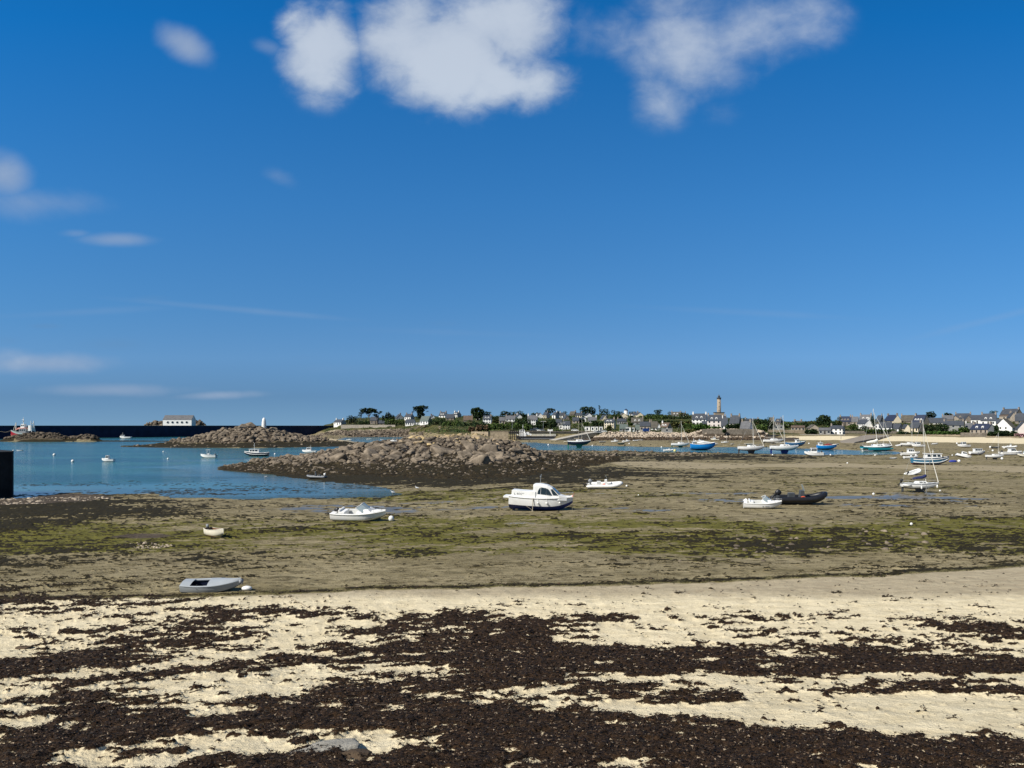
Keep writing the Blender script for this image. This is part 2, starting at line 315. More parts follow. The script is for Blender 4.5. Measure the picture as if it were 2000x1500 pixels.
def height(x, y, fine=False):
    d = np.maximum(y, 1e-3); px = 1000+FPX*x/d
    z = base_h(px, d)
    nse = (fbm(x*.11, y*.11, 3, 5)-.5)
    for poly, sl in ((SEA, .02), (LAGOON, .05), (CHANNEL, .03)):
        P = np.array(poly); m = (x > P[:, 0].min()-60) & (x < P[:, 0].max()+60) & (y > P[:, 1].min()-60) & (y < P[:, 1].max()+60)
        if not m.any(): continue
        sd = seg_dist(x[m], y[m], poly)
        sd = sd + nse[m]*np.clip(d[m]*.045, 2, 14) + (fbm(x[m]*.5, y[m]*.5, 2, 9)-.5)*np.clip(d[m]*.02, 1, 3)
        zz = np.where(sd > 0, np.minimum(z[m], sd*sl+.02+np.where(d[m] > 200, np.maximum(sd-6, 0)*.35, 0)), np.maximum(sd*.06, -3))
        z[m] = zz
    isl = np.full(z.shape, -9.0)
    for k in ISLES: isl = np.maximum(isl, isle_h(k, px, d))
    bump = (fbm(x*.35, y*.35, 4, 21)-.5)*1.1
    isl = isl + np.where(isl > .2, bump*np.clip(isl, 0, 1.5)*.6, 0)
    z = np.maximum(z, isl)
    return z
def H1(x, y): return float(height(np.array([x], float), np.array([y], float))[0])
_ds = np.concatenate([np.arange(4, 120, .05), np.arange(120, 500, .2), np.arange(500, 1500, .5)])
def ground(px, py, dmin=4):
    """world point where the bearing px, py meets ground or water"""
    x = (px-1000)/FPX*_ds; zr = EYE-(py-HOR)*_ds/FPX
    h = np.maximum(height(x, _ds.copy()), 0.0)
    ok = np.nonzero((zr <= h) & (_ds >= dmin))[0]
    i = ok[0] if len(ok) else len(_ds)-1
    return Vector((x[i], _ds[i], h[i]))
# ---------------------------------------------------------------- the ground sheet
def kmat(rows, x0, dx):
    ys = np.array(sorted(rows)); M = np.array([rows[k] for k in ys], float)/9
    def f(px, py):
        cx = np.clip((px-x0)/dx, 0, M.shape[1]-1.001); i = cx.astype(int); tx = cx-i
        cy = np.interp(py, ys, np.arange(len(ys))); cy = np.clip(cy, 0, len(ys)-1.001); j = cy.astype(int); ty = cy-j
        return (M[j, i]*(1-tx)+M[j, i+1]*tx)*(1-ty) + (M[j+1, i]*(1-tx)+M[j+1, i+1]*tx)*ty
    return f
D = lambda s: [int(c) for c in s]
near_kelp = kmat({1152: D('332222100000000000000'), 1166: D('777665310000000000000'), 1180: D('656631000010000000000'), 1195: D('555566654322110000000'), 1210: D('443565468877665543334'),
 1225: D('223663447896222112466'), 1240: D('766664346895112343366'), 1255: D('135631146884225446555'), 1265: D('125543378997645477544'), 1280: D('267533688899999988433'),
 1295: D('476456855899999999888'), 1310: D('665567425799999999999'), 1325: D('557634336896222232332'), 1340: D('467532466765664235664'), 1355: D('357643688847875435676'),
 1370: D('477624699964565531122'), 1385: D('577348999872111211111'), 1400: D('688778989998620011101'), 1415: D('678777878999996301212'), 1430: D('788766355999999643211'), 1445: D('787533534999999999755'),
 1460: D('686433727999999999888'), 1475: D('874335778999999999999'), 1490: D('963247889999999999999'), 1520: D('866668888999999999999'), 1700: D('666668888999999999999')}, 0, 100)
mid_kelp = kmat({866: D('00000222211'), 880: D('00000554422'), 893: D('00007777522'), 905: D('00099852111'), 920: D('00099964222'), 940: D('00099863222'), 955: D('53124332222'), 970: D('76213322222'), 985: D('99522221232'),
 1000: D('98421111232'), 1020: D('85322111222'), 1035: D('64322223223'), 1050: D('54212334556'), 1065: D('54213445656'), 1085: D('54312222333'), 1100: D('53211111234'), 1115: D('42111111233'), 1140: D('32111111222')}, 0, 200)
mid_green = kmat({860: D('00000000000'), 885: D('00000123333'), 910: D('00000122222'), 940: D('00000233333'), 960: D('00025543333'), 975: D('00125543222'), 1000: D('23211221111'), 1020: D('66546565466'), 1040: D('98655555666'), 1055: D('88546667777'),
 1075: D('76435666555'), 1095: D('32111112222'), 1120: D('00000000000')}, 0, 200)
def poly_px(x, y, P, L): return seg_dist(x, y, P)
SAND_A = W([(985, 876), (1010, 882), (1100, 891), (1160, 898), (1250, 903), (1500, 907), (1800, 910), (2000, 915), (2600, 925), (2600, 945), (2000, 931), (1700, 921), (1400, 919), (1250, 916), (1180, 910), (1130, 904), (1060, 893), (1000, 886)])
BEACH = [((p-1000)/FPX*q, q) for p, q in ((1480, 418), (1510, 426), (1540, 433), (1600, 435), (1690, 436), (1800, 432), (2000, 405), (2600, 400))] + [((2600-1000)/FPX*300, 300), ((2000-1000)/FPX*333, 333), ((1900-1000)/FPX*352, 352), ((1800-1000)/FPX*374, 374), ((1690-1000)/FPX*395, 395), ((1600-1000)/FPX*415, 415), ((1540-1000)/FPX*414, 414)]
SPIT = W([(588, 861), (640, 857.5), (700, 860), (770, 866), (720, 869), (640, 866)])
STRAND = [((p-1000)/FPX*q, q) for p, q in ((560, 690), (600, 645), (660, 650), (780, 652), (780, 660), (660, 662), (600, 690))]
BANK = W([(1180, 860), (1560, 861), (1560, 872), (1180, 870)])
SCREE = W([(-60, 968), (60, 966), (110, 964), (190, 966), (225, 974), (170, 983), (60, 992), (-60, 996)])
SCREE2 = W([(232, 1067), (260, 1062), (310, 1062), (335, 1067), (300, 1071), (250, 1071)])
TIDE = [(-400, 1185), (0, 1173), (400, 1168), (520, 1163), (700, 1153), (1000, 1148), (1300, 1141), (1500, 1134), (1700, 1126), (2000, 1106), (2400, 1085)]
def masks(x, y, z):
    d = np.maximum(y, .5); px = 1000+FPX*x/d; py = HOR+FPX*(EYE-z)/d
    sx = np.where(px < 1150, .30, .0)
    vv = y - .30*np.minimum(x, 1.5)
    k = np.clip(d/20, .6, 5)
    big = fbm(x*.55, vv*1.0, 4, 31); med = fbm(x*1.9, vv*3.4, 4, 41, .6); 
    midn = fbm(x*.13, vv*.28, 4, 51, .6); midf = fbm(x*.7, vv*1.9, 4, 61, .65)
    tide = np.interp(px, *zip(*TIDE)); tn = (fbm(x*.35, y*.2, 3, 71)-.5)*7; e = py - tide - tn
    sand = sstep(-2, 5, e)
    kn = near_kelp(px, py) - .07 - .03*sstep(1100, 800, px)*sstep(1400, 1330, py) + (big-.5)*.9 + (med-.5)*1.7 + (fbm(x*6, vv*9, 3, 43, .6)-.5)*.7
    kelp = np.where(py > tide-8, sstep(.32, .68, kn), 0)
    line = np.exp(-((e+3)/4.6)**2)*(.70+1.1*(med-.35))
    # mid flat
    mk = mid_kelp(px, py); mg = mid_green(px, py)
    hf = fbm(x*2.2, vv*6.5, 3, 63, .65); kf = sstep(.42, .58, mk*1.05 + (midn-.5)*1.2 + (midf-.5)*1.3 + (hf-.5)*1.5*sstep(140, 60, d) - .10)
    gf = sstep(.28, .85, mg*1.1 + (midn-.5)*1.0 + (midf-.5)*1.0 + (hf-.5)*.5)
    flat = 1-sand
    kelp = np.where(e > -3, kelp, kf*sstep(2000, 700, d))
    green = gf*flat*(d < 230)
    green = np.maximum(green, np.clip(line, 0, 1)*.8); kelp = np.maximum(kelp, np.clip(line, 0, 1)*.72)
    warp = (fbm(x*.08, y*.05, 3, 81)-.5)
    s = np.zeros_like(z)
    s = np.maximum(s, sstep(2.5, -3, seg_dist(x, y, SAND_A)+warp*22+(midf-.5)*5)*.50)
    s = np.maximum(s, sstep(2, -2, seg_dist(x, y, BEACH)+warp*6))
    s = np.maximum(s, sstep(2, -3, seg_dist(x, y, SPIT)+warp*14)*.8)
    s = np.maximum(s, sstep(2, -2, seg_dist(x, y, STRAND)+warp*6)*.95)
    kelp = kelp*(1-s*.95); green = green*(1-s)
    sand = np.maximum(sand, s)
    sc = np.maximum(sstep(.6, -1, seg_dist(x, y, SCREE)+warp*3), sstep(.4, -.6, seg_dist(x, y, SCREE2)+warp*2))
    # islands
    rock = np.zeros_like(z); skirt = np.zeros_like(z)
    for kk in ISLES:
        h = isle_h(kk, px, d); top = {'main': 1.25, 'beacon': 1.7, 'reef': 1.6, 'knoll': 3}[kk]
        ih = h + (midn-.5)*1.0
        rock = np.maximum(rock, sstep(top-.15, top+.25, ih)*(h > z-2)); skirt = np.maximum(skirt, sstep(-.15, .12, h)*(h > z-1.2))
    skm = skirt*(1-rock)
    kelp = np.maximum(kelp, skm*sstep(.25, .45, midf+.12)); green = green*(1-skirt*.8); sand = sand*(1-skirt)
    kelp = kelp*(1-rock)
    land = sstep(3.2, 4.6, z + warp*1.0)*(d > 380)*(px > 555)
    land = land*(1-s)
    rv = ((px > 1128) & (px < 1560) & (d > 396) & (d < 428)) | ((px > 600) & (px < 800) & (d > 610) & (d < 652))
    rock = np.maximum(rock, rv*1.0)
    kelp = np.where((d > 555) | (land > .3), 0, kelp)
    bch = sstep(2, -2, seg_dist(x, y, BEACH)+warp*6); dry = np.maximum(sstep(1135, 1195, py), bch)
    wet = .75*sstep(.55, .72, fbm(x*.09, y*.22, 4, 91, .6)+(fbm(x*.9, y*3.0, 2, 93)-.5)*.2)*flat*(1-s)*(py > 962)*sstep(1095, 1015, py)*sstep(.5, .1, np.abs(mk)*.6+gf*.6)
    return dict(kelp=kelp, green=green, sand=sand, rock=np.maximum(rock, sc*.8), grass=land*(1-rock), wet=wet, dry=dry)
pxs = np.arange(-760, 2761, 3.0)
pys = np.concatenate([np.arange(4200, 1650, -40), np.arange(1650, 1520, -6), np.arange(1520, 1150, -1.5), np.arange(1150, 960, -1.1)])
dd1 = []
for p in pys:
    dd1.append(float(np.interp(-p, *zip(*sorted([(-(HOR+FPX*(EYE-z)/d), d) for d, z in NEAR if d > 2 and d <= 90] + [(-4300, 1.9)])))))
dd1 = np.unique(np.array(dd1)); dd1 = dd1[dd1 < 84]
dd2 = FPX*EYE/(np.arange(974, 862, -.55)-HOR); dd2 = dd2[dd2 > dd1[-1]+.2]
dd3 = np.concatenate([np.arange(dd2[-1]+1.5, 470, 1.6), np.arange(470, 860, 3.0), np.geomspace(862, 2600, 26)])
ds = np.concatenate([dd1, dd2, dd3]); nr, nc = len(ds), len(pxs)
Dg, Pg = np.meshgrid(ds, pxs, indexing='ij'); X = ((Pg-1000)/FPX*Dg).ravel(); Y = Dg.ravel().copy()
Z = height(X, Y)
mk_ = masks(X, Y, Z)
# relief: weed piles up, sand is lumpy, rock is broken
lump = (fbm(X*2.2, Y*2.2, 4, 101, .6)-.5)
nearw = np.clip(30/np.maximum(Y, 1), 0, 1)
Zf = Z + lump*.10*nearw + mk_['kelp']*np.clip(.07+(fbm(X*6, Y*6, 2, 111)-.5)*.10, 0, .2)*np.clip(60/np.maximum(Y, 1), .25, 1) + mk_['rock']*(fbm(X*.9, Y*.9, 4, 121, .6)-.5)*.9*(Y > 110)
Zf += mk_['grass']*(fbm(X*.2, Y*.2, 4, 131)-.5)*1.0
Zf += (mk_['kelp']*(fbm(X*.8, Y*.8, 3, 141)-.4)*.22*(Y > 50)*(Z > .05))
idx = np.arange(nr*nc).reshape(nr, nc)
F = np.stack([idx[:-1, :-1], idx[:-1, 1:], idx[1:, 1:], idx[1:, :-1]], -1).reshape(-1, 4)
gm = bpy.data.materials.new('shore_ground'); gm.use_nodes = True; t = gm.node_tree; bs = t.nodes['Principled BSDF']
def attr(t, n):
    a = t.nodes.new('ShaderNodeAttribute'); a.attribute_name = n; return a.outputs['Fac']
tc = t.nodes.new('ShaderNodeTexCoord'); P_ = tc.outputs['Object']
mp = t.nodes.new('ShaderNodeMapping'); mp.inputs[3].default_value = (.55, 1, 1); t.links.new(P_, mp.inputs[0]); PS = mp.outputs[0]
nf = noise(t, P_, 14, 6, .7); nm = noise(t, PS, 2.2, 6, .65); nl = noise(t, PS, .35, 5, .6); ng = noise(t, P_, 60, 3, .6); nxl = noise(t, PS, .07, 4, .6)
def thr(name, amt, a, b, n): return ramp(t, math_n(t, 'ADD', attr(t, name), math_n(t, 'MULTIPLY', math_n(t, 'SUBTRACT', n, .5), amt)), a, b)
nmf = math_n(t, 'ADD', math_n(t, 'MULTIPLY', nm, .5), math_n(t, 'MULTIPLY', nf, .5))
mud = mixc(t, ramp(t, nl, .35, .65), (.205, .168, .088), (.320, .265, .150))
mud = mixc(t, math_n(t, 'MULTIPLY', ramp(t, nxl, .4, .62), .55), mud, (.215, .180, .110))
mud = mixc(t, ramp(t, nmf, .50, .57), mud, (.075, .058, .028))
mud = mixc(t, math_n(t, 'MULTIPLY', ramp(t, noise(t, PS, .9, 5, .7), .52, .60), .55), mud, (.085, .068, .032))
mud = mixc(t, ramp(t, noise(t, P_, 9, 2, .5), .70, .74), mud, (.38, .33, .23))
sandc = mixc(t, ramp(t, nm, .3, .7), (.60, .505, .325), (.76, .655, .445))
sandc = mixc(t, math_n(t, 'MULTIPLY', ramp(t, nf, .45, .75), .30), sandc, (.42, .345, .235))
damp = mixc(t, ramp(t, nm, .35, .65), (.34, .28, .185), (.43, .36, .24))
sandc = mixc(t, thr('dry', .5, .25, .75, nl), damp, sandc)
kelpc = mixc(t, ramp(t, nf, .35, .7), (.010, .006, .0035), (.058, .032, .016))
kelpc = mixc(t, math_n(t, 'MULTIPLY', ramp(t, ng, .60, .72), .5), kelpc, (.30, .23, .15))
kelpm = mixc(t, ramp(t, nf, .35, .7), (.011, .009, .004), (.046, .036, .015))
kelpc = mixc(t, attr(t, 'dry'), kelpm, kelpc)
greenc = mixc(t, ramp(t, nm, .35, .65), (.078, .072, .014), (.155, .140, .030))
greenc = mixc(t, ramp(t, nf, .5, .7), greenc, (.065, .055, .016))
rockc = mixc(t, ramp(t, nl, .35, .65), (.055, .042, .030), (.105, .082, .058))  # rock ground kept dark to paint shade in the gaps between boulders
rockc = mixc(t, ramp(t, nf, .5, .68), rockc, (.06, .045, .032))
grassc = mixc(t, ramp(t, noise(t, P_, .09, 5, .6), .38, .6), (.040, .050, .016), (.105, .092, .034))
grassc = mixc(t, ramp(t, noise(t, P_, .8, 5, .6), .45, .65), grassc, (.028, .038, .012))
c = mixc(t, thr('green', .35, .2, .8, nm), mud, greenc)
wetf = thr('wet', .25, .35, .7, nm)
c = mixc(t, math_n(t, 'MULTIPLY', wetf, .5), c, (.08, .068, .048))
c = mixc(t, thr('sand', .25, .3, .7, nm), c, sandc)
c = mixc(t, thr('kelp', 1.25, .36, .56, nf), c, kelpc)
c = mixc(t, thr('rock', .3, .35, .65, nf), c, rockc)
c = mixc(t, thr('grass', .3, .3, .6, nm), c, grassc)
gq = t.nodes.new('ShaderNodeNewGeometry'); sz = t.nodes.new('ShaderNodeSeparateXYZ'); t.links.new(gq.outputs['Position'], sz.inputs[0])
under = ramp(t, sz.outputs[2], -.25, .06); c = mixc(t, under, (.030, .045, .035), c)
t.links.new(c, bs.inputs['Base Color'])
rg = mixc(t, wetf, (.9, .9, .9), (.30, .30, .30)); t.links.new(rg, bs.inputs['Roughness'])
t.links.new(ramp(t, wetf, 0, 1, .12, .5), bs.inputs['Specular IOR Level'])
hgt = math_n(t, 'ADD', math_n(t, 'MULTIPLY', nm, .55), math_n(t, 'ADD', math_n(t, 'MULTIPLY', nf, .16), math_n(t, 'MULTIPLY', ng, .035)))
bm = t.nodes.new('ShaderNodeBump'); bm.inputs['Distance'].default_value = .25
t.links.new(ramp(t, wetf, 0, 1, .9, .25), bm.inputs['Strength'])
t.links.new(hgt, bm.inputs['Height']); t.links.new(bm.outputs[0], bs.inputs['Normal'])
go = np_mesh('shore_ground', np.stack([X, Y, Zf], 1), F, gm, smooth=True); tag(go, kind='structure')
for k, v in mk_.items():
    a = go.data.attributes.new(k, 'FLOAT', 'POINT'); a.data.foreach_set('value', np.clip(v, 0, 1).astype(np.float32))
# ---------------------------------------------------------------- water
wm = bpy.data.materials.new('sea_water'); wm.use_nodes = True; t = wm.node_tree; bs = t.nodes['Principled BSDF']
tc = t.nodes.new('ShaderNodeTexCoord'); P_ = tc.outputs['Object']
mp = t.nodes.new('ShaderNodeMapping'); mp.inputs[2].default_value = (0, 0, R(-12)); mp.inputs[3].default_value = (.45, 1, 1); t.links.new(P_, mp.inputs[0]); PS = mp.outputs[0]
calm = t.nodes.new('ShaderNodeAttribute'); calm.attribute_name = 'calm'
cf = ramp(t, math_n(t, 'ADD', calm.outputs['Fac'], math_n(t, 'MULTIPLY', math_n(t, 'SUBTRACT', noise(t, PS, .05, 4, .6), .5), .7)), .3, .75)
w1 = noise(t, PS, .9, 4, .6); w2 = noise(t, PS, 3.5, 4, .6)
w0 = noise(t, PS, .28, 4, .65); hh = math_n(t, 'ADD', math_n(t, 'MULTIPLY', w0, 1.6), math_n(t, 'ADD', math_n(t, 'MULTIPLY', w1, .8), math_n(t, 'MULTIPLY', w2, .22)))
bm = t.nodes.new('ShaderNodeBump'); bm.inputs['Distance'].default_value = .6
t.links.new(ramp(t, cf, 0, 1, .62, .035, False), bm.inputs['Strength']); t.links.new(hh, bm.inputs['Height']); t.links.new(bm.outputs[0], bs.inputs['Normal'])
deep = mixc(t, ramp(t, noise(t, PS, .045, 5, .65), .38, .62), (.016, .078, .088), (.036, .138, .130))
shal = attr(t, 'shallow')
deep = mixc(t, shal, deep, (.050, .060, .035))
t.links.new(deep, bs.inputs['Base Color']); bs.inputs['Roughness'].default_value = .14; bs.inputs['IOR'].default_value = 1.33
wp = np.arange(-1600, 3601, 26.0); wd = np.concatenate([np.geomspace(60, 420, 90), np.geomspace(430, 30000, 60)])
Dg, Pg = np.meshgrid(wd, wp, indexing='ij'); WX = ((Pg-1000)/FPX*Dg).ravel(); WY = Dg.ravel()
gh = np.where(WY < 2500, height(WX, np.minimum(WY, 2500)), -3)
idx = np.arange(len(wd)*len(wp)).reshape(len(wd), len(wp))
Fw = np.stack([idx[:-1, :-1], idx[:-1, 1:], idx[1:, 1:], idx[1:, :-1]], -1).reshape(-1, 4)
wo_ = np_mesh('sea_water', np.stack([WX, WY, np.zeros_like(WX)], 1), Fw, wm, smooth=True); tag(wo_, kind='structure')
sdS = seg_dist(WX, WY, W([(428, 900), (500, 898), (790, 950), (790, 990), (-900, 1000), (-900, 948), (150, 945), (300, 940), (420, 925)]))
calmv = np.maximum(sstep(30, -22, sdS + (fbm(WX*.03, WY*.07, 3, 201)-.5)*50), sstep(6, -4, seg_dist(WX, WY, LAGOON))*.6)
calmv = np.maximum(calmv, sstep(6, -4, seg_dist(WX, WY, CHANNEL))*np.where(WX > 85, .9, .25))
for nme, v in (('calm', calmv), ('shallow', sstep(-.9, -.05, gh)*.55)):
    a = wo_.data.attributes.new(nme, 'FLOAT', 'POINT'); a.data.foreach_set('value', np.clip(v, 0, 1).astype(np.float32))
# ---------------------------------------------------------------- rocks
granite = mat('granite', (.180, .145, .106), .92, .65, 1.1, .7, 5, island=.3, spec=.12)
granite_dark = mat('dark_granite', (.075, .052, .033), .92, .45, 1.0, .5, 6, island=.3, spec=.2)
granite_pale = mat('pale_granite', (.44, .36, .27), .9, .35, 1.1, .4, 6, island=.25, spec=.2)
lichen = mat('lichen_granite', (.34, .26, .17), .92, .4, .8, .7, 5, island=.2, spec=.12, col2=(.40, .30, .15), c2scale=.35)
def rock_shape(sub, seed, flat=.75, planes=13):
    import bmesh
    bmm = bmesh.new(); bmesh.ops.create_icosphere(bmm, subdivisions=sub, radius=1); 
    V = np.array([v.co[:] for v in bmm.verts]); F = np.array([[v.index for v in f.verts] for f in bmm.faces]); bmm.free()
    r = np.random.default_rng(seed); n = r.normal(size=(planes, 3)); n /= np.linalg.norm(n, axis=1)[:, None]; p = r.uniform(.48, .80, planes)
    dt = V @ n.T; rad = np.where(dt > .05, p/np.maximum(dt, .05), 9).min(1); rad = np.minimum(rad, 1.3)
    V = V*rad[:, None]*(1 + .05*(vnoise(V[:, 0]*4+seed, V[:, 1]*4+V[:, 2]*3)-.5))[:, None]
    V *= np.array([r.uniform(.9, 1.35), r.uniform(.8, 1.1), flat*r.uniform(.8, 1.15)])
    return V, F
big_shapes = [rock_shape(4, 100+i, .75, 17) for i in range(10)]
small_shapes = [rock_shape(2, 200+i) for i in range(8)]
_bm = {}
def boulder(i, m, loc, s, rot, name, label, group):
    key = (i, m.name)
    if key not in _bm:
        o = np_mesh('boulder', *big_shapes[i], m, smooth=False); _bm[key] = o.data
    else:
        o = bpy.data.objects.new('boulder', _bm[key]); COL.objects.link(o)
    o.location = loc; o.scale = (s, s, s); o.rotation_euler = rot
    return tag(o, label, 'boulder', group)
def rock_field(name, pts, sizes, m, label=None, tilt=.5, seed=3, kind='stuff'):
    r = np.random.default_rng(seed); Vs = []; Fs = []; b = 0
    for (x, y, z), s in zip(pts, sizes):
        V, Fq = small_shapes[r.integers(len(small_shapes))]
        a = r.uniform(0, 6.28); c, sn = math.cos(a), math.sin(a); tx = r.uniform(-tilt, tilt); cx, sx = math.cos(tx), math.sin(tx)
        M = np.array([[c, -sn, 0], [sn, c, 0], [0, 0, 1]]) @ np.array([[1, 0, 0], [0, cx, -sx], [0, sx, cx]])
        Vs.append((V @ M.T)*s + (x, y, z)); Fs.append(Fq+b); b += len(V)
    o = np_mesh(name, np.concatenate(Vs), np.concatenate(Fs), m, smooth=False)
    return tag(o, label, None, None, kind)
r3 = np.random.default_rng(5)
def scatter(n, isle, lo, pxr, frontonly=True, ybias=None):
    out = []; a = np.array(ISLES[isle])
    while len(out) < n:
        px = r3.uniform(*pxr); dc, zc, wf, wb = (np.interp(px, a[:, 0], a[:, i]) for i in range(1, 5))
        d = dc + r3.uniform(-wf, wb*.45); h = float(isle_h(isle, np.array([px]), np.array([d]))[0])
        if h < lo + r3.uniform(-.25, .35): continue
        x = (px-1000)/FPX*d; out.append((px, x, d, H1(x, d)))
    return out
n_big = 0
for px, x, d, z in scatter(225, 'main', 1.25, (432, 1060)):
    hh_ = z; s = float(np.clip(r3.lognormal(.12, .42), .55, 2.7)); 
    if px < 560: s = min(s, .9)
    py_ = HOR+FPX*(EYE-z)/d
    s = s*1.15 if (630 < px < 1030 and py_ > 872) else s*.8
    z -= s*.12
    li = (775 < px < 1005) and (HOR+FPX*(EYE-z)/d < 874)
    boulder(int(r3.integers(10)), lichen if li and r3.random() < .75 else granite, (x, d, z+s*.12), s, (r3.uniform(-.5, .5), r3.uniform(-.45, .45), r3.uniform(0, 6.28)), 'boulder',
            'boulder patched with yellow lichen at the top of the big rocky islet' if li else 'weathered brown granite boulder piled on the big rocky islet in mid bay',
            'lichen covered boulders on the islet top' if li else 'boulders piled on the big rocky islet')
for px, x, d, z in scatter(75, 'beacon', 2.0, (372, 600)):
    s = float(np.clip(r3.lognormal(.35, .4), .8, 3.2))
    boulder(int(r3.integers(10)), granite, (x, d, z+s*.1), s, (r3.uniform(-.4, .4), r3.uniform(-.4, .4), r3.uniform(0, 6.28)), 'boulder', 'grey brown boulder on the rocky islet below the white obelisk beacon', 'boulders around the white beacon')
pts = scatter(1700, 'main', 1.15, (430, 1075)); 
rock_field('rubble', [(x, d, z+.1) for _, x, d, z in pts], np.clip(r3.lognormal(-.75, .45, len(pts)), .18, 1.0), granite, 'small broken granite filling the gaps between the boulders of the big islet', seed=1)
pts = scatter(1800, 'main', .12, (440, 1195)); pts = [p for p in pts if p[3] < 2.2]
rock_field('skirt_stones', [(x, d, z) for _, x, d, z in pts], np.clip(r3.lognormal(-1.25, .5, len(pts)), .1, .8), granite, 'pale stones lying in the brown weed at the foot of the big islet', seed=2)
pts = scatter(900, 'beacon', 1.9, (290, 640))
rock_field('rubble', [(x, d, z+.1) for _, x, d, z in pts], np.clip(r3.lognormal(-.2, .5, len(pts)), .3, 1.6), granite, 'small broken granite on the islet with the white beacon', seed=4)
pts = scatter(160, 'beacon', .15, (260, 740)); pts = [p for p in pts if p[3] < 2.8]
rock_field('skirt_stones', [(x, d, z) for _, x, d, z in pts], np.clip(r3.lognormal(-.8, .5, len(pts)), .2, 1.0), granite, 'scattered stones in the dark weed below the beacon islet', seed=6)
pts = scatter(420, 'reef', 1.4, (5, 195))
rock_field('reef_rocks', [(x, d, z+.3) for _, x, d, z in pts], np.clip(r3.lognormal(-.05, .45, len(pts)), .35, 1.5), mat('reef_rock', (.115, .092, .068), .92, .6, 1.1, .7, 5, island=.35, spec=.12), 'low reef of grey rocks in front of the breakwater at far left', seed=7)
pts = scatter(160, 'knoll', 7, (276, 408))
rock_field('knoll_rocks', [(x, d, z+.3) for _, x, d, z in pts], np.clip(r3.lognormal(.6, .4, len(pts)), .9, 3.4), granite, 'brown rock outcrop behind the white porthole building', seed=8)
# the boulder bank under the village, the far shore and loose stones on the flat
P_ = []; S_ = []
for _ in range(1500):
    px = r3.uniform(1128, 1500); d = r3.uniform(403, 429); x = (px-1000)/FPX*d; P_.append((x, d, H1(x, d)+.2)); S_.append(float(np.clip(r3.lognormal(-.30, .35), .35, 1.5)))
low = [i for i, p in enumerate(P_) if p[2] < 2.3]; hi = [i for i, p in enumerate(P_) if p[2] >= 2.3]
rock_field('boulder_bank', [P_[i] for i in hi], [S_[i] for i in hi], granite_pale, 'sea defence bank of pale boulders below the village houses', seed=9)
rock_field('weedy_boulders', [P_[i] for i in low], [S_[i] for i in low], granite_dark, 'dark weed covered foot of the boulder bank below the village', seed=10)
P_ = []; S_ = []
for _ in range(1100):
    px = r3.uniform(595, 830); d = r3.uniform(612, 652) if px < 800 else r3.uniform(560, 650); x = (px-1000)/FPX*d; P_.append((x, d, H1(x, d)+.1)); S_.append(float(np.clip(r3.lognormal(-.05, .4), .5, 2.4)))
rock_field('shore_boulders', P_, S_, granite, 'belt of boulders along the far shore behind the lagoon', seed=12)
P_ = []; S_ = []
for _ in range(500):
    px = r3.uniform(575, 800); d = r3.uniform(352, 470); x = (px-1000)/FPX*d
    if seg_dist(np.array([x]), np.array([d]), SPIT)[0] < 3: continue
    h = H1(x, d)
    if h < .1: continue
    P_.append((x, d, h)); S_.append(float(np.clip(r3.lognormal(-.35, .4), .3, 1.5)))
for _ in range(420):
    px = r3.uniform(600, 860); d = r3.uniform(500, 612); x = (px-1000)/FPX*d; h = H1(x, d)
    if h < .1: continue
    P_.append((x, d, h)); S_.append(float(np.clip(r3.lognormal(-.2, .4), .3, 1.5)))
rock_field('foreshore_rocks', P_, S_, granite, 'low foreshore rocks between the islets and the lagoon', seed=13)
P_ = []; S_ = []
for _ in range(700):
    px = r3.uniform(770, 1010); d = r3.uniform(200, 452); x = (px-1000)/FPX*d; h = H1(x, d)
    if d > 436 and px > 940: continue
    P_.append((x, d, h)); S_.append(float(np.clip(r3.lognormal(-.1, .5), .4, 2.4)))
rock_field('sunlit_rocks', P_, S_, lichen, 'yellowish sunlit rocks between the big islet and the stone quay', seed=14)
P_ = []; S_ = []
for _ in range(420):                           # rough stony ground both sides of the channel
    px = r3.uniform(1040, 1420); d = r3.uniform(196, 262); x = (px-1000)/FPX*d; h = H1(x, d)
    if h < .1: continue
    P_.append((x, d, h)); S_.append(float(np.clip(r3.lognormal(-1.0, .45), .15, .9)))
for _ in range(700):
    px = r3.uniform(-100, 2100); d = 40+60*r3.random()**1.3; x = (px-1000)/FPX*d; h = H1(x, d)
    if h < .08: continue
    P_.append((x, d, h)); S_.append(float(np.clip(r3.lognormal(-2.7, .45), .03, .16)))
for _ in range(60):
    px = r3.uniform(1420, 1820); d = r3.uniform(43, 55); x = (px-1000)/FPX*d; P_.append((x, d, H1(x, d))); S_.append(r3.uniform(.1, .3))
rock_field('loose_stones', P_, S_, granite, 'loose stones scattered over the mud flat', seed=15)
P_ = []; S_ = []
for _ in range(900):
    px = r3.uniform(-60, 222); py = r3.uniform(966, 992); d = 7.6*FPX/(py-HOR); x = (px-1000)/FPX*d
    if seg_dist(np.array([x]), np.array([d]), SCREE)[0] > .5: continue
    P_.append((x, d, H1(x, d))); S_.append(float(np.clip(r3.lognormal(-2.0, .45), .06, .4)))
for _ in range(260):
    px = r3.uniform(230, 338); py = r3.uniform(1058, 1072); g = ground(px, py)
    if abs((py-1066)/7)+abs((px-283)/55) > 1.1: continue
    P_.append((g.x, g.y, g.z)); S_.append(r3.uniform(.04, .12))
rock_field('shingle_patch', P_, S_, granite_pale, 'patch of pale shingle and stones by the dark quay and on the green weed', seed=16)
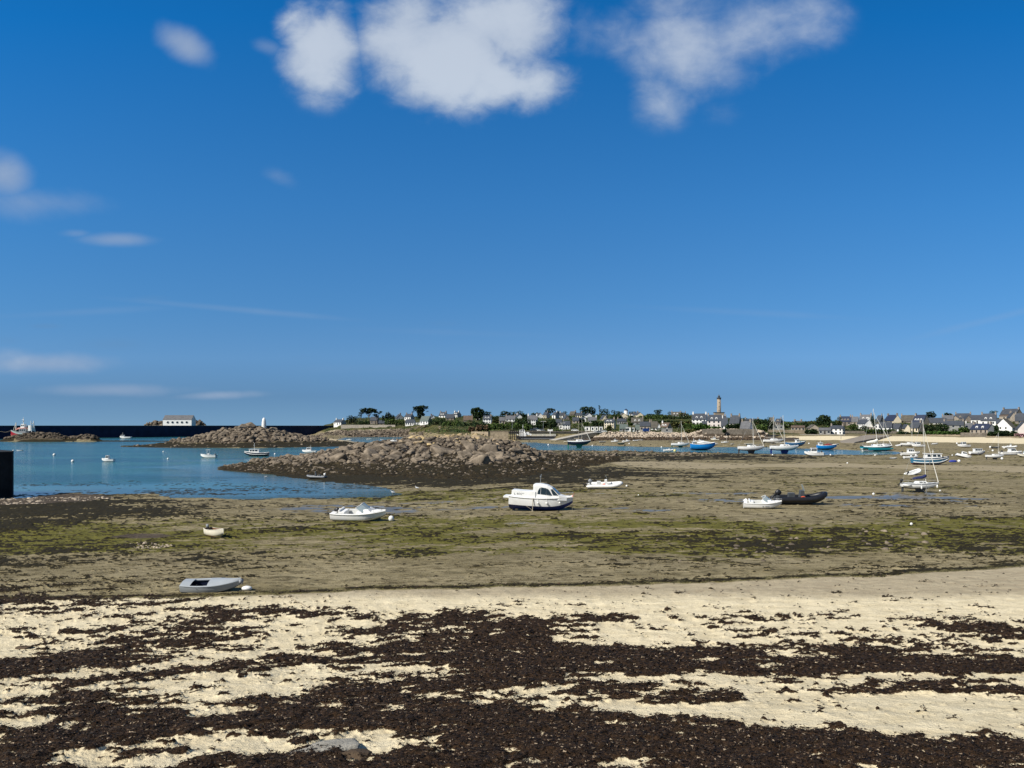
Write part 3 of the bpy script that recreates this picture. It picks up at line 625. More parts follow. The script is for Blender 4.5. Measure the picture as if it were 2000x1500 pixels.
# single stones lying on the near sand
slab = mat('grey_slab', (.31, .285, .235), .9, .3, 3, .5, 14)
def stone(px, py, s, sc3, rz, label, m=slab, i=3):
    g = ground(px, py); V, Fq = big_shapes[i]; o = np_mesh('beach_stone', V*np.array(sc3)*s, Fq, m, smooth=False); o.location = (g.x, g.y, g.z+.08*s); o.rotation_euler = (0, 0, rz); tag(o, label, 'stone'); return o
stone(645, 1469, .52, (1.1, .6, .30), .35, 'long grey flat stone half buried in weed at the bottom of the beach')
stone(700, 1478, .16, (1.2, 1.1, .9), .3, 'dark stone at the right end of the long grey flat stone', granite_dark, 4)
stone(44, 1266, .22, (1.2, .8, .6), 0, 'small dark stone on bare sand near the left edge', granite_dark, 5)
stone(1680, 1258, .14, (1.2, .9, .7), 0, 'small dark stone on the pale sand at right', granite_dark, 6)
stone(1850, 1335, .16, (1.6, .9, .25), .3, 'flat greenish grey stone on the pale sand at right', slab, 7)
stone(835, 1388, .08, (1, 1, 1), .3, 'fist sized grey stone among the dark weed', slab, 2)
# driftwood
twig = mat('bleached_twig', (.22, .17, .12), .9, .3, 20)
def driftwood(pxs_, label, r=.012):
    g = [ground(*p) for p in pxs_]; o0 = g[0].copy(); m = MB(); pts = [p-o0+Vector((0, 0, .03+.02*(i % 2))) for i, p in enumerate(g)]
    m.path(pts, [r*(1-.6*i/len(pts)) for i in range(len(pts))], 5)
    for i in range(1, len(pts)-1):
        q = pts[i]; m.path([q, q+Vector((random.uniform(-.2, .2), random.uniform(.1, .35), .06)), q+Vector((random.uniform(-.35, .35), random.uniform(.3, .6), .03))], [r*.5, r*.3, r*.15], 4)
    o = m.build('driftwood', twig); o.location = o0; tag(o, label, 'branch')
driftwood([(318, 1400), (350, 1404), (390, 1408), (425, 1417)], 'thin bleached branch with twigs on dark weed at lower left')
driftwood([(690, 1404), (720, 1399), (755, 1399), (782, 1400)], 'straight bare stick lying on the weed near the bottom centre')
driftwood([(565, 1168), (600, 1188), (640, 1215), (668, 1230)], 'long thin twig crossing the weed line in the middle', .009)
driftwood([(440, 1372), (460, 1385), (480, 1392)], 'short forked twig beside the sand strip at lower left')
# ---------------------------------------------------------------- loose weed lying on the near beach (leaf sized scraps with real relief)
n = 560000
dq = 7.0*np.exp(r3.uniform(0, 1, n)*math.log(36/7.0)); pq = r3.uniform(-420, 2420, n); xq = (pq-1000)/FPX*dq
hq = height(xq, dq); mq = masks(xq, dq, hq)['kelp']*(dq < 36)
keep = r3.random(n) < np.clip((mq-.3)*.95, .008, .52)
xq, dq, hq, mq = xq[keep], dq[keep], hq[keep], mq[keep]; n = len(xq)
lq = (fbm(xq*2.2, dq*2.2, 4, 101, .6)-.5)*.10*np.clip(30/dq, 0, 1) + mq*np.clip(.07+(fbm(xq*6, dq*6, 2, 111)-.5)*.10, 0, .2)
sz_ = np.clip(dq/14, .7, 1.8)*r3.uniform(.010, .036, n); az = r3.uniform(0, 6.28, n); tl = r3.uniform(-.7, .7, n); asp = r3.uniform(.10, .42, n)
ux = np.stack([np.cos(az), np.sin(az), np.zeros(n)], 1); uy = np.stack([-np.sin(az)*np.cos(tl), np.cos(az)*np.cos(tl), np.sin(tl)], 1)
ctr = np.stack([xq, dq, hq+lq+r3.uniform(.0, .03, n)], 1)
bend = np.stack([np.zeros(n), np.zeros(n), sz_*r3.uniform(-.3, .7, n)], 1)
q0 = ctr - ux*sz_[:, None] - uy*(sz_*asp)[:, None]; q1 = ctr + ux*sz_[:, None] - uy*(sz_*asp)[:, None] + bend; q2 = ctr + ux*sz_[:, None] + uy*(sz_*asp)[:, None]; q3 = ctr - ux*sz_[:, None] + uy*(sz_*asp)[:, None] + bend
V = np.stack([q0, q1, q2, q3], 1).reshape(-1, 3); F = np.arange(4*n).reshape(-1, 4)
weed = bpy.data.materials.new('dry_weed'); weed.use_nodes = True; t = weed.node_tree; bs = t.nodes['Principled BSDF']; gi = t.nodes.new('ShaderNodeNewGeometry')
cr = t.nodes.new('ShaderNodeValToRGB'); set_ramp(cr, ((0, (.005, .003, .002)), (.5, (.015, .009, .005)), (.8, (.040, .022, .012)), (.93, (.095, .060, .034)), (.985, (.36, .28, .19))))
t.links.new(gi.outputs['Random Per Island'], cr.inputs[0]); t.links.new(cr.outputs[0], bs.inputs['Base Color']); bs.inputs['Roughness'].default_value = .7; bs.inputs['Specular IOR Level'].default_value = .25
tag(np_mesh('seaweed_scraps', V, F, weed), 'dark dried seaweed strewn in bands over the pale foreground sand', kind='stuff')
# clumps of weed on the mid flat
n = 60000
dq = 34*np.exp(r3.uniform(0, 1, n)*math.log(230/34)); pq = r3.uniform(-500, 2500, n); xq = (pq-1000)/FPX*dq; hq = height(xq, dq); mm = masks(xq, dq, hq); mq = mm['kelp']
keep = (hq > .03) & (r3.random(n) < np.clip(mq*.9, .035, .8)); xq, dq, hq = xq[keep], dq[keep], hq[keep]; n = len(xq)
sz_ = r3.uniform(.035, .13, n)*np.clip(dq/50, .6, 2.2); az = r3.uniform(0, 6.28, n)
ang = np.arange(6)/6*6.283
ring = np.stack([np.cos(ang), np.sin(ang), np.zeros(6)], 1)
Vr = ring[None]*sz_[:, None, None]*r3.uniform(.6, 1.3, (n, 6, 1)); Vr[:, :, 0] *= r3.uniform(1.0, 3.4, (n, 1)); Vr[:, :, 2] -= .03
top = np.zeros((n, 1, 3)); top[:, 0, 2] = sz_*r3.uniform(.18, .5, n)
V = np.concatenate([Vr, top], 1) + np.stack([xq, dq, hq+.02], 1)[:, None]
F = (np.array([[i, (i+1) % 6, 6] for i in range(6)])[None]+np.arange(n)[:, None, None]*7).reshape(-1, 3)
wm2 = mat('wet_weed_clump', (.026, .020, .009), .75, .5, 2, .4, 20, island=.5, spec=.25)
tag(np_mesh('weed_clumps', V.reshape(-1, 3), F, wm2), 'brown weed clumps dotted over the exposed mud flat', kind='stuff')
# thick wrack on the lower slopes of the big islet
n = 26000
pq = r3.uniform(430, 1210, n); aa = np.array(ISLES['main']); dcq = np.interp(pq, aa[:, 0], aa[:, 1]); wfq = np.interp(pq, aa[:, 0], aa[:, 3]); dq = dcq - r3.uniform(.15, 1.12, n)*wfq; xq = (pq-1000)/FPX*dq; hq = height(xq, dq)
keep = (hq > .03) & (hq < 2.6) & (r3.random(n) < sstep(.30, .55, fbm(xq*.5, dq*.5, 3, 181))); xq, dq, hq = xq[keep], dq[keep], hq[keep]; n = len(xq)
sz_ = r3.uniform(.10, .42, n); Vr = ring[None]*sz_[:, None, None]*r3.uniform(.6, 1.3, (n, 6, 1)); Vr[:, :, 0] *= r3.uniform(1.0, 2.4, (n, 1)); Vr[:, :, 2] -= .06
top = np.zeros((n, 1, 3)); top[:, 0, 2] = sz_*r3.uniform(.3, .9, n); V = np.concatenate([Vr, top], 1) + np.stack([xq, dq, hq], 1)[:, None]
F = (np.array([[i, (i+1) % 6, 6] for i in range(6)])[None]+np.arange(n)[:, None, None]*7).reshape(-1, 3)
tag(np_mesh('islet_wrack', V.reshape(-1, 3), F, mat('islet_wrack', (.030, .022, .010), .75, .5, 1.2, .5, 12, island=.6, spec=.2)), 'thick brown wrack draped over the lower slopes of the big islet', kind='stuff')
# weed showing at the surface of the shallows
n = 5200
pyq = r3.uniform(938, 976, n); pq = r3.uniform(20, 790, n); dq = EYE*FPX/(pyq-HOR); xq = (pq-1000)/FPX*dq; hq = height(xq, dq); st = fbm(xq*.12, dq*.35, 4, 171, .6)
keep = (hq < -.01) & (hq > -1.3) & (r3.random(n) < sstep(.46, .66, st)*sstep(930, 968, pyq)); xq, dq = xq[keep], dq[keep]; n = len(xq)
sz_ = r3.uniform(.10, .34, n); Vr = ring[None]*sz_[:, None, None]*r3.uniform(.6, 1.3, (n, 6, 1)); Vr[:, :, 0] *= r3.uniform(1.2, 3.2, (n, 1)); Vr[:, :, 2] -= .02
top = np.zeros((n, 1, 3)); top[:, 0, 2] = .035; V = np.concatenate([Vr, top], 1) + np.stack([xq, dq, np.zeros(n)], 1)[:, None]
F = (np.array([[i, (i+1) % 6, 6] for i in range(6)])[None]+np.arange(n)[:, None, None]*7).reshape(-1, 3)
tag(np_mesh('floating_weed', V.reshape(-1, 3), F, wm2), 'dark streaks of floating weed in the calm shallows at left', kind='stuff')
# ---------------------------------------------------------------- boats: x forward, y to port, z up, origin on the ground under the keel
M_ = {
 'white': mat('white_gelcoat', (.82, .81, .77), .32, .10, 1.5, spec=.4), 'cream': mat('cream_paint', (.74, .69, .55), .4, .10, 2), 'grey': mat('grey_plastic', (.36, .385, .40), .45, .08, 2),
 'dark': mat('black_rubber', (.012, .012, .014), .45, .2, 3), 'navy': mat('navy_antifouling', (.008, .028, .19), .6, .3, 2), 'navyhull': mat('dark_navy_hull', (.010, .014, .035), .35, .2, 2),
 'blue': mat('bright_blue_hull', (.010, .22, .58), .35, .12, 2), 'midblue': mat('mid_blue_hull', (.015, .13, .30), .35, .12, 2), 'steelblue': mat('steel_blue_stripe', (.03, .16, .27), .4, .15, 2), 'teal': mat('teal_hull', (.012, .20, .24), .35, .12, 2),
 'green': mat('green_antifouling', (.01, .16, .115), .6, .2, 2), 'darkgreen': mat('dark_green_bottom', (.012, .05, .04), .6, .2, 2), 'red': mat('red_hull', (.30, .010, .022), .45, .2, 2), 'redbrown': mat('red_antifouling', (.11, .018, .014), .65, .3, 2), 'orange': mat('orange_float', (.72, .10, .03), .5, .1, 3),
 'glass': mat('tinted_glass', (.018, .028, .032), .12, .1, 2, spec=.6), 'wood': mat('varnished_wood', (.16, .075, .035), .5, .35, 6, stretch=(1, 6, 6)), 'steel': mat('stainless_rail', (.55, .55, .55), .3, .1, 3, metal=.7), 'alu': mat('mast_aluminium', (.66, .63, .55), .4, .08, 2),
 'sailblue': mat('navy_sailcloth', (.010, .018, .085), .8, .2, 3, .4, 12), 'sail': mat('furled_white_sail', (.80, .76, .66), .8, .1, 3), 'dkgrey': mat('dark_grey', (.06, .065, .07), .5, .2, 3), 'midgrey': mat('mid_grey', (.22, .23, .24), .5, .15, 3), 'rope': mat('rope', (.38, .33, .24), .9, .2, 8),
 'inner': mat('cockpit_liner', (.60, .60, .57), .6, .15, 2), 'cover': mat('grey_boat_cover', (.30, .31, .32), .8, .2, 3), 'black': mat('black_steel', (.016, .017, .022), .55, .3, 2), 'pink': mat('salmon_tarpaulin', (.62, .26, .20), .7, .2, 2), 'palegrn': mat('grey_green_paint', (.28, .35, .34), .55, .2, 2), 'yellow': mat('yellow_float', (.68, .60, .22), .5, .1, 3)}
M_['screen'] = mat('clear_screen', (.30, .36, .38), .08, .05, 2, trans=.0, spec=.6)
HARD = ([0, .52, .90, .95, .98, 1.0, 1.0], [0, .13, .27, .45, .65, .84, 1.0])
ROUND = ([0, .42, .74, .91, .98, 1.0, .99], [0, .07, .20, .38, .6, .82, 1.0])
def hull_pts(L, B, Hh, sec=HARD, sheer=.18, rise=.72, transom=.85, fine=2.2, n=15, rocker=0.0):
    P = []
    for i in range(n):
        s = (i/(n-1))**.9
        b = B/2*((transom+(1-transom)*math.sin(min(1, s/.42)*math.pi/2)) if s < .42 else max(.012, 1-((s-.42)/.58)**fine))
        zs = Hh*(1+sheer*(max(0, s-.25)/.75)**2 + sheer*.25*max(0, (.25-s)/.25)**2)
        zk = Hh*rise*(max(0, (s-.58)/.42))**2.3 + rocker*Hh*max(0, (.3-s)/.3)**1.5
        P.append([(L*(s-.5), b*sec[0][k], zk+(zs-zk)*sec[1][k]) for k in range(7)])
    return P
def skin(mb, P, k0, k1, transom=True, off=0.0):
    n = len(P); m = k1-k0+1
    for sg in (1, -1):
        vs = [(x, sg*(y+off), z) for st in P for (x, y, z) in st[k0:k1+1]]
        fs = [(i*m+k, (i+1)*m+k, (i+1)*m+k+1, i*m+k+1) for i in range(n-1) for k in range(m-1)]
        if sg == 1: fs = [f[::-1] for f in fs]
        mb.add(vs, fs)
    if transom:
        st = P[0][k0:k1+1]; vs = [(x, y+off, z) for x, y, z in st] + [(x, -y-off, z) for x, y, z in st][::-1]; mb.add(vs, [tuple(range(len(vs)))])
        st = P[-1][k0:k1+1]; vs = [(x, y+off, z) for x, y, z in st] + [(x, -y-off, z) for x, y, z in st][::-1]; mb.add(vs, [tuple(range(len(vs)))[::-1]])
def deck(mb, P, s0, s1, crown=.05, dz=0, inset=0):
    n = len(P); ii = [i for i in range(n) if s0-1e-6 <= i/(n-1) <= s1+1e-6]; vs = []; w = [-1, -.55, 0, .55, 1]
    for i in ii:
        x, y, z = P[i][6]; y = max(.005, y-inset)
        vs += [(x, y*k, z+dz+crown*(1-k*k)) for k in w]
    mb.add(vs, [(a*5+k, (a+1)*5+k, (a+1)*5+k+1, a*5+k+1)[::-1] for a in range(len(ii)-1) for k in range(4)])
def cockpit(mb, P, s0, s1, inset, floor, cap=True):
    n = len(P); ii = [i for i in range(n) if s0-1e-6 <= i/(n-1) <= s1+1e-6]; vs = []
    for i in ii:
        x, y, z = P[i][6]; yi = max(.01, y-inset); zf = min(P[i][0][2]+floor, z-.05); yf = max(.01, yi*.88)
        vs += [(x, y, z), (x, yi, z+.01), (x, yf, zf), (x, -yf, zf), (x, -yi, z+.01), (x, -y, z)]
    mb.add(vs, [(a*6+k, (a+1)*6+k, (a+1)*6+k+1, a*6+k+1) for a in range(len(ii)-1) for k in range(5)])
    if cap:
        for a in (0, len(ii)-1): mb.add(vs[a*6+1:a*6+5], [(0, 1, 2, 3)])
def rail_line(P, side, k=6, off=.0, dz=0, s0=0, s1=1):
    n = len(P); return [(P[i][k][0], side*(P[i][k][1]+off), P[i][k][2]+dz) for i in range(n) if s0 <= i/(n-1) <= s1]
def frustum(mb, x0, x1, w, z0, X0, X1, Wt, z1):
    vs = [(x0, -w/2, z0), (x1, -w/2, z0), (x1, w/2, z0), (x0, w/2, z0), (X0, -Wt/2, z1), (X1, -Wt/2, z1), (X1, Wt/2, z1), (X0, Wt/2, z1)]
    mb.add(vs, [(3, 2, 1, 0), (4, 5, 6, 7), (0, 1, 5, 4), (1, 2, 6, 5), (2, 3, 7, 6), (3, 0, 4, 7)]); return vs
def side_panes(vs, parent, cuts, v0=.3, v1=.85, frontcuts=((.08, .47), (.53, .92)), m=None, back=False, front=True):
    m = m or M_['glass']; out = []
    for sd in (0, 1):
        a, b, c, d = (vs[0], vs[1], vs[5], vs[4]) if sd == 0 else (vs[2], vs[3], vs[7], vs[6])
        for (u0, u1) in cuts:
            q = MB(); 
            if sd == 1: u0, u1 = 1-u1, 1-u0
            q.quad(a, b, c, d, u0, u1, v0, v1, .012); q.build('window', m, parent)
    if front:
        for (u0, u1) in frontcuts:
            q = MB(); q.quad(vs[1], vs[2], vs[6], vs[5], u0, u1, v0*.7, v1+.03, .012); q.build('window', m, parent)
    if back:
        q = MB(); q.quad(vs[3], vs[0], vs[4], vs[7], .3, .7, .05, .85, .012); q.build('door', m, parent)
def outboard(parent, x, z, s=1.0, cowl='black', tilt=55, col2=None, y=0):
    t = R(tilt); m = MB(); rot = lambda px_, pz: (x - px_*math.cos(t) - pz*math.sin(t)*-1*0 + 0, 0, 0)
    def T(a, b, c): # a aft, b side, c up in motor axes; tilted about the bracket
        return (x - (a*math.cos(t) - -c*math.sin(t))*1.0 if False else x - a*math.cos(t) + c*math.sin(t), y+b, z + a*math.sin(t) + c*math.cos(t))
    rings = []
    for c, la, lb in ((.10, .13, .10), (.14, .17, .13), (.30, .19, .14), (.42, .17, .12), (.47, .10, .07)):
        rings.append([T(-.02+la*math.cos(q)*1.15, lb*math.sin(q), c) for q in [i*math.pi/5 for i in range(10)]])
    rings = [[((p[0]-x)*s+x, (p[1]-y)*s+y, (p[2]-z)*s+z) for p in r] for r in rings]
    m.loft(rings)
    o = MB()
    def bar(a, b, r): 
        A = T(*a); Bq = T(*b); f = lambda p: ((p[0]-x)*s+x, (p[1]-y)*s+y, (p[2]-z)*s+z); o.tube(f(A), f(Bq), r*s, r*s*.7, 6)
    bar((.02, 0, .12), (.04, 0, -.55), .07); bar((.04, 0, -.48), (.20, 0, -.50), .05); bar((.04, 0, -.5), (.03, 0, -.72), .03); bar((-.10, 0, .05), (.05, 0, .02), .08)
    for q in (0, 2.1, 4.2): bar((.2, 0, -.5), (.22, .11*math.cos(q), -.5+.11*math.sin(q)), .025)
    mo = o.build('outboard_motor', M_['dark'], parent, True); m.build('cowling', M_[cowl] if cowl in M_ else M_['dark'], mo, True); return mo
def text_on(parent, s, size, p, rx, rz, m=None, ry=0, name='registration'):
    cu = bpy.data.curves.new(name, 'FONT'); cu.body = s; cu.size = size; cu.extrude = .002
    to = bpy.data.objects.new(name, cu); COL.objects.link(to); bpy.context.view_layer.update()
    me = bpy.data.meshes.new_from_object(to.evaluated_get(bpy.context.evaluated_depsgraph_get())); COL.objects.unlink(to); bpy.data.objects.remove(to)
    me.materials.clear(); me.materials.append(m or M_['dkgrey']); o = bpy.data.objects.new(name, me); COL.objects.link(o); o.parent = parent; o.location = p; o.rotation_euler = (rx, ry, rz); return o
def fenders(parent, P, sides, xs_, r=.09, mt='white', long=False):
    for sd in sides:
        for f in xs_:
            i = min(range(len(P)), key=lambda k: abs(k/(len(P)-1)-f)); x, y, z = P[i][6]; m = MB()
            m.ball((x, sd*(y+r*.9), z-.35-r), r, r, r*(2.2 if long else 1.1), 10, 7); m.tube((x, sd*(y+r*.9), z-.35), (x, sd*y, z), .012); m.build('fender', M_[mt], parent, True)
def root_at(name, px, py, rz, roll=0, pitch=0, sink=0.0):
    g = ground(px, py); e = empty(name, (g.x, g.y, g.z-sink), R(rz), R(roll), R(pitch)); return e, g
def length_for(w, d, rz, asp=.36):
    a = R(rz); return w*d/FPX/(abs(math.cos(a))+asp*abs(math.sin(a)))
def open_boat(px, py, w, rz, label, hull='white', bottom=None, motor=None, roll=0, sink=0, thwarts=2, name='dinghy', cat='dinghy', group=None, Hf=.21, transom=.7, inner=None, rub=None, sec=ROUND, pitch=0, mtilt=40, asp=.38):
    e, g = root_at(name, px, py, rz, roll, pitch, sink); L = length_for(w, g.y, rz, asp); B = L*asp; Hh = L*Hf
    P = hull_pts(L, B, Hh, sec, .28, .78, transom, 2.2)
    m = MB(); skin(m, P, 2 if bottom else 0, 6); m.build('hull', M_[hull], e, True)
    if bottom: m = MB(); skin(m, P, 0, 2); m.build('bottom', M_[bottom], e, True)
    m = MB(); cockpit(m, P, 0, 1, L*.018, Hh*.22); m.build('interior', M_[inner or 'inner'], e)
    m = MB()
    for sd in (1, -1): m.path(rail_line(P, sd), L*.009, 5)
    m.build('gunwale', M_[rub or hull], e)
    for k in range(thwarts):
        i = int(len(P)*(.28+.3*k)); x, y, z = P[i][6]; m = MB(); m.box((x, 0, z*.8), (L*.07, 2*y*.9, .03)); m.build('seat', M_['wood'] if inner == 'wood' else M_['inner'], e)
    if motor: outboard(e, -L*.5, Hh*1.02, L/3.4, motor, mtilt)
    return tag(e, label, cat, group), P, L
def motor_boat(px, py, w, rz, label, hull='white', bottom=None, style='console', motor='dark', roll=0, sink=0, pitch=0, name='motorboat', cat='motorboat', group=None, asp=.37, Hf=.19, detail=False, mtilt=50, band=None, roofc='white', mast=False, sec=HARD):
    e, g = root_at(name, px, py, rz, roll, pitch, sink); L = length_for(w, g.y, rz, asp); B = L*asp; Hh = L*Hf
    P = hull_pts(L, B, Hh, sec, .22, .74, .9, 2.4)
    m = MB(); skin(m, P, 2 if bottom else 0, 6); m.build('hull', M_[hull], e, True)
    if bottom: m = MB(); skin(m, P, 0, 2); m.build('bottom', M_[bottom], e, True)
    if band: m = MB(); skin(m, P, 4, 5, True, .012); m.build('stripe', M_[band], e, True)
    m = MB()
    for sd in (1, -1): m.path(rail_line(P, sd, 6, L*.004, -.02), L*.010, 5)
    m.build('rubbing_strake', M_['white' if hull == 'white' else 'midgrey'], e)
    s1 = {'console': .62, 'cuddy': .52, 'pilot': .40, 'cruiser': .34}[style]
    m = MB(); cockpit(m, P, 0.07, s1+.02, L*.05, Hh*.42); m.build('cockpit', M_['inner'], e)
    m = MB(); deck(m, P, s1-.03, 1, L*.025); deck(m, P, 0, .12, .01); m.build('deck', M_['white'], e, True)
    zt = Hh*1.02
    if style == 'console':
        m = MB(); vs = frustum(m, L*-.04, L*.10, B*.36, Hh*.4, L*-.03, L*.05, B*.32, Hh*1.55); co = m.build('console', M_['white'], e)
        m = MB(); m.quad((L*.07, -B*.16, Hh*1.5), (L*.07, B*.16, Hh*1.5), (L*.01, B*.13, Hh*2.1), (L*.01, -B*.13, Hh*2.1), off=.01); m.build('windscreen', M_['screen'], e)
        m = MB(); m.box((-L*.16, 0, Hh*.85), (L*.10, B*.4, Hh*.5)); m.build('seat', M_['white'], e, bevel=.02)
    if style == 'cuddy':
        m = MB(); vs = frustum(m, -L*.02, L*.30, B*.70, zt*.98, L*.02, L*.20, B*.52, zt*1.42); cu = m.build('cuddy', M_['white'], e, bevel=.04)
        m = MB()
        a = [(L*.10, -B*.36, zt*1.1), (L*.20, -B*.18, zt*1.35), (L*.21, 0, zt*1.4), (L*.20, B*.18, zt*1.35), (L*.10, B*.36, zt*1.1)]; tp = [(-L*.02, -B*.33, zt*1.62), (L*.07, -B*.16, zt*1.95), (L*.08, 0, zt*2.0), (L*.07, B*.16, zt*1.95), (-L*.02, B*.33, zt*1.62)]
        m.add(a+tp, [(i, i+1, i+6, i+5) for i in range(4)]+[(i+5, i+6, i+1, i) for i in range(0)]); m.build('windscreen', M_['screen'], e)
        m = MB(); m.path(tp, L*.006, 5); m.path([tp[0], a[0]], L*.005, 5); m.path([tp[4], a[4]], L*.005, 5); m.build('screen_frame', M_['white'], e)
        m = MB(); m.box((-L*.30, 0, Hh*.92), (L*.12, B*.62, Hh*.5)); m.box((-L*.345, 0, Hh*1.2), (L*.03, B*.6, Hh*.35)); m.build('seat', M_['white'], e, bevel=.03)
    if style in ('pilot', 'cruiser'):
        x0, x1 = (-L*.10, L*.22) if style == 'pilot' else (-L*.16, L*.24)
        m = MB(); frustum(m, x1-L*.02, L*.36, B*.62, zt*.98, x1-L*.02, L*.26, B*.5, zt*1.32); m.build('foredeck_hatch', M_['white'], e, bevel=.03)
        m = MB(); vs = frustum(m, x0, x1, B*.70, zt*.9, x0+L*.02, x1-L*.09, B*.58, zt*2.15); cb = m.build('wheelhouse', M_['white'], e, bevel=.03)
        side_panes(vs, cb, ((.08, .34), (.38, .62), (.66, .9)), .42, .86)
        m = MB(); m.box((x0+(x1-L*.09-x0)*.5, 0, zt*2.18), ((x1-x0-L*.05), B*.68, L*.012)); m.build('roof', M_[roofc], cb, bevel=.01)
        if mast: m = MB(); m.path([(x0+L*.05, 0, zt*2.15), (x0+L*.06, 0, zt*3.2)], L*.005, 5); m.box((x0+L*.05, 0, zt*2.8), (L*.03, L*.05, .02)); m.build('antenna_mast', M_['white'], cb)
    m = MB(); pr = rail_line(P, 1, 6, -L*.02, Hh*.35, .66, 1)+rail_line(P, -1, 6, -L*.02, Hh*.35, .66, 1)[::-1]
    m.path(pr, L*.0035, 4)
    for i in range(0, len(pr), 2): m.tube(pr[i], (pr[i][0], pr[i][1], pr[i][2]-Hh*.35), L*.0028, n=4)
    m.build('bow_rail', M_['steel'], e)
    if motor: outboard(e, -L*.49, Hh*.98, L/4.6*1.1, motor, mtilt)
    return tag(e, label, cat, group), P, L
def rib(px, py, w, rz, label, tube='white', motor='dkgrey', roll=0, sink=0, name='inflatable_boat', cat='inflatable boat', console=True, group=None, asp=.42, floor='inner', canopy=False, pitch=0, mtilt=45, high=1.0):
    e, g = root_at(name, px, py, rz, roll, pitch, sink); L = length_for(w, g.y, rz, asp); B = L*asp; r = L*.047; zt = L*.105
    pts = []; 
    for s in np.linspace(0, 1, 9): pts.append((-L*.5+s*L*.62, B/2-r, zt+r*.2*s))
    for a in np.linspace(0, math.pi, 11)[1:-1]: pts.append((L*.12+math.sin(a)*(L*.38-r), (B/2-r)*math.cos(a), zt+r*.2+L*.05*math.sin(a)**2*high))
    for s in np.linspace(1, 0, 9): pts.append((-L*.5+s*L*.62, -(B/2-r), zt+r*.2*s))
    m = MB(); m.path(pts, [r*.35]+[r]*(len(pts)-2)+[r*.35], 10); m.build('tube', M_[tube], e, True)
    m = MB(); P = hull_pts(L*.9, B*.62, zt+r*.2, HARD, .25, .9, .95, 2.4); skin(m, P, 0, 6); m.build('keel', M_['white' if tube == 'white' else 'dkgrey'], e, True)
    m = MB(); m.box((-L*.06, 0, zt*.86), (L*.78, B*.62, .03)); m.box((-L*.42, 0, zt*1.25), (L*.03, B*.66, zt*.8)); m.build('deck', M_[floor], e)
    if console:
        m = MB(); frustum(m, -L*.02, L*.09, B*.30, zt*.9, 0, L*.06, B*.26, zt*2.5); c = m.build('console', M_['white' if tube == 'white' else 'dkgrey'], e, bevel=.02)
        m = MB(); m.quad((L*.07, -B*.13, zt*2.45), (L*.07, B*.13, zt*2.45), (L*.03, B*.11, zt*3.5), (L*.03, -B*.11, zt*3.5), off=.008); m.build('windscreen', M_['screen'], c)
        m = MB(); m.box((-L*.16, 0, zt*1.5), (L*.11, B*.26, zt*1.1)); m.build('seat', M_['inner' if tube == 'white' else 'dkgrey'], e, bevel=.02)
    if motor: outboard(e, -L*.45, zt*1.65, L/4.4*1.15, motor, mtilt)
    return tag(e, label, cat, group), P, L
